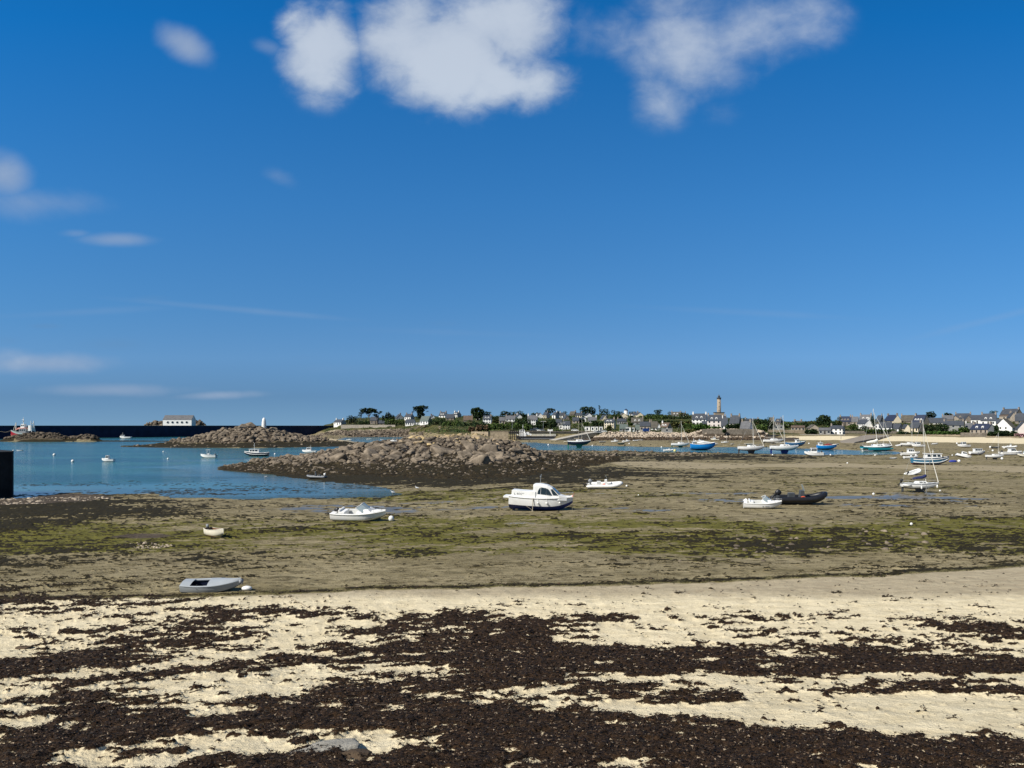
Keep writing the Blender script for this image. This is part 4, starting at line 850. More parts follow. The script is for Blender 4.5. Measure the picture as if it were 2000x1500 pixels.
def sail_boat(px, py, w, rz, label, hull='white', bottom='dkgrey', mast_px=None, top_py=700, jib=True, roll=0, sink=0, group=None, keel=True, boomcover=None, asp=.31, Hf=.16, stripe=None, motor=None, mizzen=None, legs=False, cabin=True, jibc='sail', mlean=0, name='sailing_yacht', cat='sailboat', mastc='alu', boom=True, lift=.085, bowsprit=False, foot=0):
    e, g = root_at(name, px, py, rz, roll, 0, sink); L = length_for(w, g.y, rz, asp); B = L*asp; Hh = L*Hf; k0 = L*lift if keel else 0
    P = hull_pts(L, B, Hh, ROUND, .20, .85, .55, 1.9, rocker=.25); P = [[(x, y, z+k0) for x, y, z in st] for st in P]
    m = MB(); skin(m, P, 2 if bottom else 0, 6); m.build('hull', M_[hull], e, True)
    if bottom: m = MB(); skin(m, P, 0, 2); m.build('bottom', M_[bottom], e, True)
    if stripe: m = MB(); skin(m, P, 5, 6, True, .012); m.build('stripe', M_[stripe], e, True)
    m = MB(); deck(m, P, 0, 1, B*.03, -.01); m.build('deck', M_['white'], e, True)
    if keel:
        kb = M_[bottom or hull]; m = MB(); m.add([(-L*.10, -.04*B, 0), (L*.10, -.04*B, 0), (L*.16, -.05*B, k0+Hh*.2), (-L*.14, -.05*B, k0+Hh*.2), (-L*.10, .04*B, 0), (L*.10, .04*B, 0), (L*.16, .05*B, k0+Hh*.2), (-L*.14, .05*B, k0+Hh*.2)], [(0, 1, 2, 3), (7, 6, 5, 4), (0, 4, 5, 1), (1, 5, 6, 2), (3, 7, 4, 0)]); m.build('keel', kb, e)
        m = MB(); m.box((-L*.47, 0, k0*.5+Hh*.3), (L*.06, .03, k0+Hh*.6)); m.build('rudder', kb, e)
    zd = k0+Hh*1.05
    if cabin:
        m = MB(); vs = frustum(m, -L*.14, L*.22, B*.62, zd*.97, -L*.12, L*.12, B*.5, zd+L*.055); c = m.build('coachroof', M_['white'], e, bevel=.03); side_panes(vs, c, ((.25, .55), (.6, .82)), .35, .75, front=False)
        m = MB(); m.box((-L*.30, 0, zd+.02), (L*.22, B*.5, .04)); m.build('cockpit_seat', M_['inner'], e)
    mx = L*.08 if mast_px is None else ((mast_px-px)/FPX*g.y)/max(.3, math.cos(R(rz))) if abs(math.cos(R(rz))) > .3 else L*.08
    top = PZ(top_py, g.y)-g.z+foot
    lx = mlean*top
    m = MB(); m.tube((mx, 0, zd), (mx-lx, 0, top), L*.0088, L*.0065, 7); 
    for f in (.55,): m.tube((mx-lx*f, -B*.32, top*f), (mx-lx*f, B*.32, top*f), L*.004, n=4)
    m.build('mast', M_[mastc], e)
    if boom:
        m = MB(); zb = zd+L*.12; m.tube((mx, 0, zb), (mx-L*.36, 0, zb-L*.01), L*.007, n=6); bo = m.build('boom', M_[mastc], e)
        if boomcover:
            m = MB(); m.path([(mx+.02, 0, zb+L*.10), (mx-.03*L, 0, zb+L*.07), (mx-L*.1, 0, zb+L*.035), (mx-L*.24, 0, zb+L*.022), (mx-L*.36, 0, zb+.02)], [L*.03, L*.045, L*.045, L*.036, L*.018], 8); m.build('sail_cover', M_[boomcover], bo, True)
    bow = (L*.49, 0, zd+Hh*.12)
    if jib: m = MB(); q = (mx-lx*.9, 0, top*.9); m.tube(bow, q, L*.011, L*.005, 7); m.build('furled_jib', M_[jibc], e)
    m = MB()
    if jib is False: m.tube(bow, (mx-lx*.95, 0, top*.95), L*.0016, n=3)
    m.tube((-L*.49, 0, zd), (mx-lx, 0, top), L*.0014, n=3)
    for sd in (1, -1): m.path([(mx, sd*B*.46, zd), (mx-lx*.55, sd*B*.32, top*.55), (mx-lx*.95, 0, top*.95)], L*.0014, 3)
    m.build('rigging', M_['steel'], e)
    if mizzen: m = MB(); mz = L*mizzen[0]; m.tube((mz, 0, zd), (mz, 0, top*mizzen[1]), L*.008, L*.006, 6); m.tube((mz, 0, zd+L*.1), (mz-L*.2, 0, zd+L*.1), L*.006); m.build('mizzen_mast', M_[mastc], e)
    if bowsprit: m = MB(); m.tube((L*.45, 0, zd+Hh*.1), (L*.62, 0, zd+Hh*.22), L*.008); m.build('bowsprit', M_['wood'], e)
    m = MB(); h_ = L*.07
    for sd in (1, -1):
        pr = rail_line(P, sd, 6, -L*.01, h_, .0, .98); m.path(pr, L*.0022, 3)
        for q in pr[::3]: m.tube(q, (q[0], q[1], q[2]-h_), L*.0025, n=4)
    m.build('guard_rail', M_['steel'], e)
    if legs:
        for sd in (1, -1): m = MB(); m.tube((L*.09, sd*(B*.5+.04), k0+Hh*.8), (L*.09, sd*(B*.52+.04), 0), .03); m.box((L*.09, sd*(B*.52+.04), .02), (.2, .15, .04)); m.tube((L*.09, sd*(B*.52), .05), (-L*.06, sd*B*.44, k0+.25*Hh), .012); m.tube((L*.09, sd*(B*.52), .05), (L*.2, sd*B*.4, k0+.6*Hh), .012); m.build('beaching_leg', M_['midgrey'], e)
    if motor: outboard(e, -L*.52, zd+.1, L/5, motor, 25)
    return tag(e, label, cat, group), P, L
def fishing_boat(px, py, w, rz, label, hull, bottom, band=None, house=(-.1, .25), housec='white', roll=0, sink=0, Hf=.20, group=None, mast=.3, rimc='white', asp=.34, househ=1.1, legs=False, upper=None, name='fishing_boat'):
    e, g = root_at(name, px, py, rz, roll, 0, sink); L = length_for(w, g.y, rz, asp); B = L*asp; Hh = L*Hf
    P = hull_pts(L, B, Hh, ROUND, .35, .8, .72, 2.0, rocker=.1)
    m = MB(); skin(m, P, 2, 6); m.build('hull', M_[hull], e, True)
    m = MB(); skin(m, P, 0, 2); m.build('bottom', M_[bottom], e, True)
    if band:
        for k, c in band:
            m = MB()
            for sd in (1, -1): m.path([(x, y, z) for x, y, z in rail_line(P, sd, k, .01, 0)], L*(.011 if c == 'white' else .02), 5)
            m.build('stripe', M_[c], e, True)
    m = MB()
    for sd in (1, -1): m.path(rail_line(P, sd, 6, .01, 0), L*.010, 5)
    m.build('bulwark_rail', M_[rimc], e)
    m = MB(); cockpit(m, P, 0.03, .97, L*.012, Hh*.62); m.build('deck', M_['inner'], e)
    zd = Hh*.7; x0, x1 = house[0]*L, house[1]*L
    m = MB(); vs = frustum(m, x0, x1, B*.58, zd, x0+L*.01, x1-L*.03, B*.5, zd+L*.19*househ); c = m.build('wheelhouse', M_[housec], e, bevel=.02)
    side_panes(vs, c, ((.1, .38), (.44, .66), (.72, .92)), .55, .88)
    m = MB(); m.box(((x0+x1)/2-L*.01, 0, zd+L*.195*househ), (x1-x0+L*.02, B*.6, L*.012)); m.build('roof', M_['white'], c)
    if upper: m = MB(); frustum(m, x0+.02*L, x0+(x1-x0)*.6, B*.4, zd+L*.2*househ, x0+.03*L, x0+(x1-x0)*.5, B*.34, zd+L*.28*househ); m.build('upper_house', M_['white'], c)
    m = MB(); m.tube(((x0+x1)/2, 0, zd+L*.19*househ), ((x0+x1)/2, 0, zd+L*(.19+mast)), L*.006, n=5); m.box(((x0+x1)/2, 0, zd+L*(.19+mast*.6)), (.02*L, .12*L, .008*L)); m.build('mast', M_['white'], e)
    if legs:
        for sd in (1, -1): m = MB(); m.tube((-L*.08, sd*B*.5, Hh), (-L*.08, sd*(B*.52), 0), .045); m.build('beaching_leg', M_['midgrey'], e)
    return tag(e, label, 'fishing boat', group), P, L
# --- near boats
e, P, L = open_boat(415, 1154, 114, 4, 'small grey plastic dinghy aground nearest the camera, low dark cockpit at its stern', 'grey', 'midgrey', None, roll=9, thwarts=0, Hf=.15, transom=.80, inner='navyhull', sec=HARD, asp=.42)
m = MB(); deck(m, P, .42, 1, .10, .01); deck(m, P, 0, .15, .05, .01); m.build('foredeck', M_['grey'], e, True)
m = MB()
for sd in (1, -1): m.path([(x, y-sd*.05, z-.03) for x, y, z in rail_line(P, sd)], .055, 8)
m.build('side_tube', M_['grey'], e, True)
m = MB(); m.ball((L*.5, 0, .40), .10, .15, .11); m.build('bow_fender', M_['midgrey'], e, True)
m = MB(); m.path([(-L*.2, -.42, .44), (-L*.22, -.48, .3), (-L*.19, -.5, .26)], .012); m.build('rope', M_['dkgrey'], e)
e, P, L = open_boat(421, 1049, 63, -42, 'cream wooden dinghy with an outboard tilted in, alone on the green weed at left', 'cream', None, 'midgrey', roll=0, thwarts=2, Hf=.235, transom=.72, inner='wood', rub='cream', mtilt=-38, asp=.42)
m = MB(); m.tube((P[-1][0][0]+.01, 0, P[-1][0][2]-.05), (P[-1][6][0]+.02, 0, P[-1][6][2]+.03), .03); m.tube((-L*.5, 0, .02), (L*.12, 0, .02), .03); m.build('stem', M_['cream'], e)
e, P, L = motor_boat(703, 1017, 112, -9, 'white open motorboat with black outboard and clear windscreen, black letters on its bow', 'white', None, 'cuddy', 'dark', roll=8, Hf=.165, mtilt=62, asp=.42)
m = MB(); skin(m, P, 0, 0+1, False, .004); m.build('keel_band', M_['dkgrey'], e, True)
i = 9; text_on(e, 'LR C09891', L*.045, (L*.10, -P[i][4][1]-.012, P[i][3][2]-.01), R(88), R(4), name='registration')
e, P, L = motor_boat(1056, 997, 128, -8, 'white cabin motorboat with arched side windows and blue bottom, propped on a leg', 'white', 'navy', 'console', None, roll=0, pitch=3.0, Hf=.205, name='cabin_motorboat', asp=.36, sec=([0, .55, .90, .94, .97, 1.0, 1.0], [0, .20, .38, .5, .68, .85, 1.0]))
for c in list(e.children):
    if c.name.split('.')[0] in ('console', 'windscreen', 'seat'): bpy.data.objects.remove(c)
zd = P[6][6][2]
BW = L*.36
m = MB(); rings = []
for x, w_, z1 in ((-.46, .80, .10), (-.20, .84, .095), (-.08, .86, .10)):
    rings.append([(L*x, -BW*w_/2, zd*.98), (L*x, BW*w_/2, zd*.98), (L*x, BW*w_/2*.97, zd+L*z1), (L*x, -BW*w_/2*.97, zd+L*z1)])
m.loft(rings); m.build('cockpit_coaming', M_['white'], e, bevel=.03)
m = MB(); m.box((-L*.52, 0, zd*.93), (L*.14, BW*.8, L*.03)); m.build('swim_platform', M_['white'], e, bevel=.03)
m = MB(); rings = []; zr = L*.215
for x, w_, zt_ in ((-.085, .74, .05), (-.08, .78, .17), (-.125, .80, .205), (-.105, .80, .215), (-.01, .80, .222), (.09, .78, .208), (.165, .74, .175)):
    rings.append([(L*x, -BW*w_/2, zd*.9), (L*x, BW*w_/2, zd*.9), (L*x, BW*w_/2*.88, zd+L*(zt_-.03)), (L*x, BW*w_/2*.64, zd+L*zt_), (L*x, -BW*w_/2*.64, zd+L*zt_), (L*x, -BW*w_/2*.88, zd+L*(zt_-.03))])
rings.append([(L*.29, -BW*.37, zd*.9), (L*.29, BW*.37, zd*.9), (L*.29, BW*.35, zd+L*.055), (L*.29, BW*.28, zd+L*.068), (L*.29, -BW*.28, zd+L*.068), (L*.29, -BW*.35, zd+L*.055)])
rings.append([(L*.41, -BW*.24, zd*.9), (L*.41, BW*.24, zd*.9), (L*.41, BW*.22, zd+L*.03), (L*.41, BW*.14, zd+L*.04), (L*.41, -BW*.14, zd+L*.04), (L*.41, -BW*.22, zd+L*.03)])
m.loft(rings); cab = m.build('cabin', M_['white'], e, bevel=.02)
def side_poly(parent, pts, yb, yt, z0, z1, nm='window', mt='glass', off=.015):
    for sd in (-1, 1):
        m = MB(); vs = []
        for (x, z) in pts:
            f = (z-z0)/(z1-z0); y = yb+(yt-yb)*f; vs.append((x, sd*(y+off), z))
        vs += [(x, y-sd*.03, z) for x, y, z in vs]; k = len(pts)
        m.add(vs, [tuple(range(k)) if sd == 1 else tuple(range(k))[::-1]] + [(i, (i+1) % k, k+(i+1) % k, k+i) for i in range(k)]); m.build(nm, M_[mt], parent)
y0, y1 = BW*.39, BW*.80/2*.88; za, zb = zd*.9, zd+L*.185
side_poly(cab, [(-L*.055, zd+L*.062), (-L*.008, zd+L*.060), (-L*.008, zd+L*.165), (-L*.026, zd+L*.15), (-L*.045, zd+L*.112)], y0, y1, za, zb, off=.03)
side_poly(cab, [(L*.000, zd+L*.060), (L*.080, zd+L*.058), (L*.080, zd+L*.160), (L*.000, zd+L*.168)], y0, y1, za, zb, off=.03)
side_poly(cab, [(L*.088, zd+L*.058), (L*.175, zd+L*.060), (L*.115, zd+L*.145), (L*.088, zd+L*.158)], y0, y1, za, zb, off=.03)
A = (L*.285, -BW*.33, zd+L*.070); Bq = (L*.285, BW*.33, zd+L*.070); Cq = (L*.172, BW*.30, zd+L*.166); Dq = (L*.172, -BW*.30, zd+L*.166)
for u0, u1 in ((0, .30), (.34, .66), (.70, 1)): m = MB(); m.quad(A, Bq, Cq, Dq, u0, u1, .04, .92, .03); m.build('window', M_['glass'], cab)
side_poly(cab, [(L*.190, zd+L*.062), (L*.268, zd+L*.066), (L*.182, zd+L*.150), (L*.150, zd+L*.146)], BW*.385, BW*.35, za, zb, off=.02)
m = MB(); m.path([(-L*.03, 0, zd+L*.21), (-L*.02, 0, zd+L*.37)], .022, 6); m.path([(-L*.03, -.1, zd+L*.30), (-L*.03, .1, zd+L*.30)], .012); m.box((-L*.035, 0, zd+L*.33), (.05, .05, .12)); m.build('antenna_mast', M_['steel'], cab)
fenders(e, P, (-1, 1), (.40, .60, .80), .085); 
m = MB()
for sd in (-1, 1): m.tube((-L*.11, sd*(BW*.5+.05), zd), (-L*.11, sd*(BW*.5+.07), .04), .035); m.tube((-L*.11, sd*(BW*.5+.05), .1), (-L*.24, sd*BW*.42, zd*.42), .012); m.box((-L*.11, sd*(BW*.5+.07), .02), (.2, .16, .05))
m.build('beaching_leg', M_['rope'], e)
m = MB(); m.box((-L*.415, 0, zd*.20), (L*.05, .05, zd*.42)); m.build('rudder', M_['navy'], e)
m = MB()
for q in (0, 1.57, 3.14, 4.71): m.tube((-L*.36, 0, zd*.22), (-L*.37, .14*math.cos(q), zd*.22+.14*math.sin(q)), .035, .02)
m.tube((-L*.36, 0, zd*.22), (-L*.2, 0, zd*.26), .03); m.build('propeller', M_['midgrey'], e)
m = MB(); m.ball((L*.49, 0, zd*1.22), .08); m.tube((L*.49, 0, zd*1.2), (L*.52, 0, zd*1.5), .012); m.build('anchor_roller', M_['orange'], e, True)
m = MB(); m.tube((L*.49, -.03, zd*1.15), (L*.50, -.03, .03), .012); m.path([(L*.50, -.03, .03), (L*.8, .1, .02), (L*1.2, .4, .02)], .012, 4); m.build('mooring_line', M_['rope'], e)
text_on(e, 'L. ROZEN', L*.045, (-L*.42, -BW*.80/2-.015, zd+L*.03), R(90), 0, name='boat_name')
e, P, L = rib(1181, 955, 74, -6, 'white inflatable boat with grey outboard, behind the white cabin boat', 'white', 'midgrey', console=True, roll=9)
m = MB(); m.ball((-L*.02, -.3, .62), .16, .12, .14); m.build('lifejacket', M_['orange'], e, True)
e, P, L = rib(1562, 985, 108, -4, 'large black inflatable boat with a red horseshoe float beside its console', 'dark', 'dark', floor='dkgrey', asp=.40, high=1.7, roll=4)
m = MB(); m.path([(L*.03+.28*math.cos(a), -.50, .55+.26*math.sin(a)) for a in np.linspace(-.3, 3.6, 12)], .06, 8); m.build('horseshoe_float', M_['orange'], e, True)
for x in (-.28, -.12): m = MB(); m.box((L*x, -L*.08, .62), (.16, .10, .12)); m.build('deck_fitting', M_['white'], e)
e, P, L = motor_boat(1489, 993, 76, -12, 'short white motorboat with black and white outboard, touching the black inflatable', 'white', None, 'cuddy', 'white', roll=8, Hf=.18, asp=.44)
text_on(e, 'EL J4041', L*.055, (-L*.02, -P[7][4][1]-.012, P[7][3][2]), R(90), R(2), name='registration')
e, P, L = sail_boat(1797, 962, 72, -4, 'small white sailboat on legs with navy sail cover and outboard, nearest yacht', 'white', 'dkgrey', mast_px=1808, top_py=819, boomcover='sailblue', legs=True, motor='dark', mlean=.04, stripe='midgrey', Hf=.155, lift=.10)
fenders(e, P, (-1,), (.45, .9), .09, long=True)
m = MB(); m.path([(-L*.5, -.45, .9), (-L*.4, -.62, .85), (-L*.3, -.6, .9)], .09, 6); m.build('side_bag', M_['white'], e, True)
e, P, L = rib(1784, 927, 42, 25, 'small white inflatable with black outboard, bow raised, beyond the navy covered sailboat', 'white', 'dark', console=False, roll=10, pitch=-12)
e, P, L = fishing_boat(1817, 908, 70, -8, 'blue and white striped fishing boat with long white cabin and dark red bottom', 'steelblue', 'redbrown', band=((3, 'white'), (5, 'white')), house=(-.16, .30), househ=1.0, Hf=.185, mast=.12, legs=True, rimc='navyhull')
# --- right hand mooring field
motor_boat(1778, 890, 36, -8, 'white pilothouse motorboat pointing right, just left of the blue striped boat', style='cruiser', roll=2, Hf=.17)
motor_boat(1779, 896, 27, -5, 'white hard hull without a cabin, lying in front of the pilothouse motorboat', style='console', motor=None, roll=3, Hf=.17)
open_boat(1745, 897, 14, -20, 'tiny grey and pale blue dinghy alone on the sand at right', 'midgrey', thwarts=1, roll=10)
motor_boat(1589, 891, 36, 178, 'white cruiser with pilothouse pointing left in front of the long puddle', style='cruiser', bottom='midgrey', Hf=.20, roll=-2)
sail_boat(1467, 886, 51, -2, 'white yacht with grey bottom and tall pale mast, left of two alike', 'white', 'dkgrey', mast_px=1471.5, top_py=816, mlean=.02, stripe=None, legs=False, lift=.11)
sail_boat(1532, 886, 55, -2, 'white yacht with navy bottom, taller mast leaning left and furled jib wrapped low', 'white', 'navy', mast_px=1533, top_py=811, jib=False, boomcover=None, mlean=.05, lift=.11)
sail_boat(1511, 866.5, 40, 2, 'long white yacht on the far side of the channel, bow touching the leaning mast', 'white', 'dkgrey', mast_px=1511, top_py=814, lift=.03)
fishing_boat(1554, 872, 38, 3, 'pale blue open workboat with white cuddy behind the navy bottomed yacht', 'midblue', 'navy', house=(.0, .2), Hf=.2, mast=.05)
e, P, L = fishing_boat(1615, 878, 38, -3, 'deep blue fishing boat with white wheelhouse at left and red canvas amidships', 'blue', 'navyhull', house=(-.44, -.22), Hf=.21, mast=.12, househ=1.1)
m = MB(); m.path([(-L*.15, 0, L*.24), (L*.1, 0, L*.26), (L*.3, 0, L*.22)], [.25, .4, .2], 6); m.build('canvas', mat('red_canvas', (.25, .02, .02), .8), e)
e, P, L = fishing_boat(1373, 879, 48, -2, 'big bright sky blue open fishing boat moored at the channel edge', 'blue', 'navyhull', house=(-.44, -.32), Hf=.24, mast=.12, househ=.9, asp=.38)
m = MB(); m.path([(-L*.25, 0, L*.29), (0, 0, L*.32), (L*.3, 0, L*.30)], [.2, .5, .25], 6); m.build('white_cover', M_['white'], e)
sail_boat(1329, 873.5, 36, 3, 'white sailboat with green bottom and slanting furled jib at the channel', 'white', 'green', mast_px=1331.5, top_py=822, mlean=.02, lift=.05)
rib(1306, 881, 21, 0, 'slim white boat floating in the channel beside a yellow buoy', 'white', None, console=True, sink=.1)
e, P, L = sail_boat(1131, 874.5, 46, -4, 'black hulled two masted yacht with sea green bottom in the channel', 'navyhull', 'green', mast_px=1136.5, top_py=822, mizzen=(-.02, .92), jib=True, stripe='white', lift=.10, Hf=.19, mastc='rope', jibc='sail')
e, P, L = sail_boat(1713, 881, 60, 0, 'teal multihull yacht with tall leaning mast and folded white sail, above the puddle', 'teal', 'white', mast_px=1714, top_py=798, mlean=.10, boomcover='sail', stripe='white', lift=.035, asp=.5, Hf=.12)
m = MB(); P2 = hull_pts(L*.8, L*.06, L*.07, ROUND, .2, .8, .5, 1.8); 
for sd in (-1, 1):
    m = MB(); skin(m, [[(x, y+0, z) for x, y, z in st] for st in P2], 0, 6); m.v = [(x, y+sd*L*.27, z+.3) for x, y, z in m.v]; m.build('outrigger', M_['teal'], e, True)
sail_boat(1727, 873, 26, 6, 'yacht with bare mast showing behind the teal multihull', 'white', 'navy', mast_px=1726, top_py=808, mlean=.01, lift=.03)
sail_boat(1777, 872, 34, -5, 'white yacht with straight bare mast on the mud under the cream house', 'white', 'navyhull', mast_px=1781, top_py=821, jib=False, lift=.02)
rib(1756, 871, 16, 20, 'white tender lying nose up behind the yacht below the cream house', 'white', None, console=False, roll=10, pitch=-8)
motor_boat(1793, 873.5, 25, 182, 'white pilot cabin boat pointing left, under the straight bare mast', style='cruiser', Hf=.18)
open_boat(1825.5, 868.5, 13, 0, 'tiny white skiff at the foot of the right hand beach', 'white', thwarts=1, roll=4)
motor_boat(1882, 874, 25, 185, 'white cabin boat near the beach, pointing left with upright windows', style='cruiser', Hf=.2)
motor_boat(1881, 894, 28, -18, 'white pilothouse boat tipped steeply nose down to the right', style='cruiser', roll=-12, pitch=14, Hf=.2, bottom='dkgrey')
fishing_boat(1909, 888.5, 32, 5, 'white motor cruiser with a dark maroon stripe, between the tipped boat and small sailboat', 'white', 'redbrown', band=((3, 'navyhull'),), house=(-.25, .30), househ=1.3, Hf=.20, mast=.02, legs=True)
sail_boat(1943, 897.5, 34, -6, 'small white sailboat with lowered boom and single pale mast at far right', 'white', 'dkgrey', mast_px=1949.5, top_py=845, jib=False, lift=.09)
open_boat(1945, 876, 16, 0, 'dark low boat with a pole behind the small sailboat at far right', 'dkgrey', thwarts=1)
rib(1973, 876, 27, 0, 'white inflatable with pale blue cover up the mud at far right', 'white', None, console=True)
motor_boat(1975, 889, 42, 0, 'long low white cabin cruiser at the right edge', style='pilot', Hf=.14, bottom='navyhull')
motor_boat(2001, 893, 30, 184, 'cream hull cut off by the right edge of the picture', hull='cream', style='console', motor=None, Hf=.2, bottom='dkgrey')
# --- boats on the mud under the boulder bank
rib(1177, 864.5, 14, 5, 'grey inflatable with canopy on the mud below the slipway', 'midgrey', None, console=True)
motor_boat(1200.5, 864, 14, -3, 'boxy white cabin boat, leftmost on the mud under the boulder bank', style='pilot', motor=None, Hf=.22)
open_boat(1213.5, 868, 14, 0, 'dark open boat with brown nets under the boulder bank', 'darkgreen', rub='white', thwarts=1, inner='wood')
motor_boat(1223, 864, 16, 5, 'white day boat with small mast, right of the dark open boat', style='cuddy', motor=None, Hf=.2)
rib(1242, 861.5, 12, 3, 'plain white dinghy hull on the mud below the blue container', 'white', None, console=False)
rib(1252, 860, 7, 0, 'very small white dinghy, third of the string under the bank', 'white', None, console=False)
motor_boat(1365, 864.5, 20, 0, 'white speedboat showing above the sky blue fishing boat', style='cuddy', motor=None, Hf=.17)
motor_boat(1396, 860.5, 16, 178, 'cream day boat with white cuddy under the sea wall', hull='cream', style='pilot', motor=None, Hf=.2)
motor_boat(1393, 869.5, 18, 0, 'white speedboat at the right end of the sky blue fishing boat', style='cuddy', motor=None, Hf=.17)
sail_boat(1416, 866, 15, 0, 'white dinghy sailboat with short bare mast under the sea wall', 'white', 'dkgrey', mast_px=1419, top_py=848, jib=False, lift=.03, boom=True)
open_boat(1431, 868, 8, 20, 'dark and white tender beside the small dinghy sailboat', 'white', thwarts=1, inner='dkgrey')
open_boat(1464, 869.5, 13, 0, 'low dark green punt on the mud left of the yacht masts', 'darkgreen', thwarts=1)
open_boat(1566, 865, 16, 0, 'turquoise and black punt near the beach toe', 'teal', thwarts=1, inner='dkgrey')
for k, (px, py, w, lb) in enumerate(((1620, 869, 14, 'dark hulled punt'), (1629, 871, 13, 'pale blue tender'), (1636, 869, 10, 'dark grey tender'))):
    open_boat(px, py, w, 20+k*15, lb+(' nearest the slipway behind the deep blue fishing boat', ' tied up in front of the slipway toe', ' farthest right in the tenders by the slipway')[k], ('dkgrey', 'steelblue', 'midgrey')[k], thwarts=1)
open_boat(1107, 864, 12, 8, 'pale dinghy pulled up at the foot of the long stone ramp', 'cream', thwarts=1)
# --- boats afloat at left
e, P, L = motor_boat(211, 901.5, 24, 180, 'white motorboat with domed canopy floating in open water, nearest the dark quay', style='pilot', motor=None, Hf=.24, sink=.12, asp=.42)
e, P, L = motor_boat(407, 894, 30, 182, 'white centre console boat with a tall T top, floating left of the beacon islet channel', style='console', motor='dkgrey', Hf=.22, sink=.15, bottom='teal')
m = MB(); m.box((0, 0, L*.56), (L*.3, L*.26, .05))
for a in (-1, 1):
    for b in (-1, 1): m.tube((a*L*.09, b*L*.09, L*.2), (a*L*.1, b*L*.1, L*.56), .03)
m.build('canopy_frame', M_['white'], e)
e, P, L = fishing_boat(501, 891, 47, 180, 'white cabin launch with black hull and lattice mast, floating between the islets', 'navyhull', 'navyhull', band=((4, 'white'),), house=(-.12, .30), Hf=.17, sink=.15, mast=.26, househ=1.0)
e, P, L = motor_boat(604, 884.5, 28, 178, 'white cruiser half hidden behind the big islet boulders', style='cruiser', motor=None, Hf=.18, sink=.1, mast=True)
e, P, L = rib(618, 935, 42, 172, 'grey inflatable with white console and outboard afloat beside the islet', 'midgrey', 'white', console=True, sink=.05, mtilt=20)
e, P, L = fishing_boat(245, 857, 22, 180, 'small white trawler moored under the long breakwater wall', 'white', 'palegrn', house=(.1, .38), Hf=.2, sink=.2, mast=.25)
open_boat(38, 880.5, 12, 180, 'flat white raft boat floating above the dark quay end', 'white', thwarts=0, sink=.05, Hf=.12)
rib(682, 860, 11, 0, 'white speedboat in the lagoon, leftmost of the moored row', 'white', None, console=True, sink=.05)
rib(721, 858.5, 10, 0, 'plain white boat in the lagoon mirrored in its water', 'white', None, console=False, sink=.05)
rib(746, 859, 7, 0, 'tiny white tender in the middle of the lagoon', 'white', None, console=False, sink=.05)
motor_boat(769, 862, 13, 180, 'white cabin boat in the lagoon close to the yellow rocks', style='pilot', motor=None, sink=.1, Hf=.2)
# trawler against the wall
g = ground(45, 853.5); g = Vector((-955/FPX*465, 465, 0)); e = empty('trawler', g, R(176)); L = 50*465/FPX; B = L*.3; Hh = L*.27
P = hull_pts(L, B, Hh, ROUND, .5, .7, .8, 2.2)
m = MB(); skin(m, P, 2, 5); m.build('hull', M_['red'], e, True); m = MB(); skin(m, P, 0, 2, True, .01); m.build('bottom', mat('faded_red_bottom', (.55, .22, .16), .7), e, True)
m = MB(); skin(m, P, 5, 6, True, .02); m.build('bulwark', M_['palegrn'], e, True); m = MB(); deck(m, P, 0, 1, .05, -.5); m.build('deck', M_['palegrn'], e)
m = MB(); vs = frustum(m, -L*.18, L*.12, B*.7, Hh*.9, -L*.17, L*.08, B*.6, Hh*1.75); c = m.build('deckhouse', M_['midgrey'], e); side_panes(vs, c, ((.1, .3), (.4, .6), (.7, .9)), .5, .8)
m = MB(); m.path([(L*.30, 0, Hh*1.45), (L*.15, 0, Hh*1.7), (-L*.10, 0, Hh*1.78), (-L*.2, 0, Hh*1.7)], [.25, .9, 1.0, .4], 8); m.v = [(x, y*1.6, Hh*1.6+(z-Hh*1.6)*.7) for x, y, z in m.v]; m.build('awning', M_['pink'], e, True)
m = MB(); vs = frustum(m, -L*.10, L*.06, B*.5, Hh*1.8, -L*.09, L*.03, B*.42, Hh*2.35); c = m.build('bridge', M_['white'], e); side_panes(vs, c, ((.1, .45), (.55, .9)), .4, .8)
m = MB(); m.tube((-L*.02, 0, Hh*2.3), (-L*.02, 0, Hh*3.3), .22, .12); m.box((-L*.02, 0, Hh*2.75), (.3, 2.0, .3)); m.box((0, 0, Hh*3.0), (1.4, .3, .2)); m.build('main_mast', M_['white'], e)
m = MB(); m.tube((L*.33, 0, Hh*1.2), (L*.28, 0, Hh*2.6), .16); m.tube((L*.42, 0, Hh*1.3), (L*.28, 0, Hh*2.6), .12); m.tube((L*.26, .6, Hh*1.2), (L*.28, 0, Hh*2.5), .12); m.build('fore_mast', M_['alu'], e)
m = MB(); m.box((-L*.33, 0, Hh*1.75), (L*.10, B*.7, Hh*.8)); m.tube((-L*.42, 1.5, Hh*1.2), (-L*.38, 1.2, Hh*2.8), .2); m.tube((-L*.42, -1.5, Hh*1.2), (-L*.38, -1.2, Hh*2.8), .2); m.tube((-L*.38, -1.2, Hh*2.4), (-L*.38, 1.2, Hh*2.4), .2); m.tube((-L*.4, 0, Hh*2.5), (-L*.5, 0, Hh*1.3), .15); m.build('stern_gantry', M_['white'], e)
m = MB(); m.path([(L*.48, 0, Hh*1.4), (L*.7, 0, Hh*1.15), (L*1.0, 0, Hh*1.3)], .06, 4); m.build('mooring_line', M_['rope'], e)
tag(e, 'red hulled trawler with grey bulwarks and white masts beside the breakwater', 'trawler')
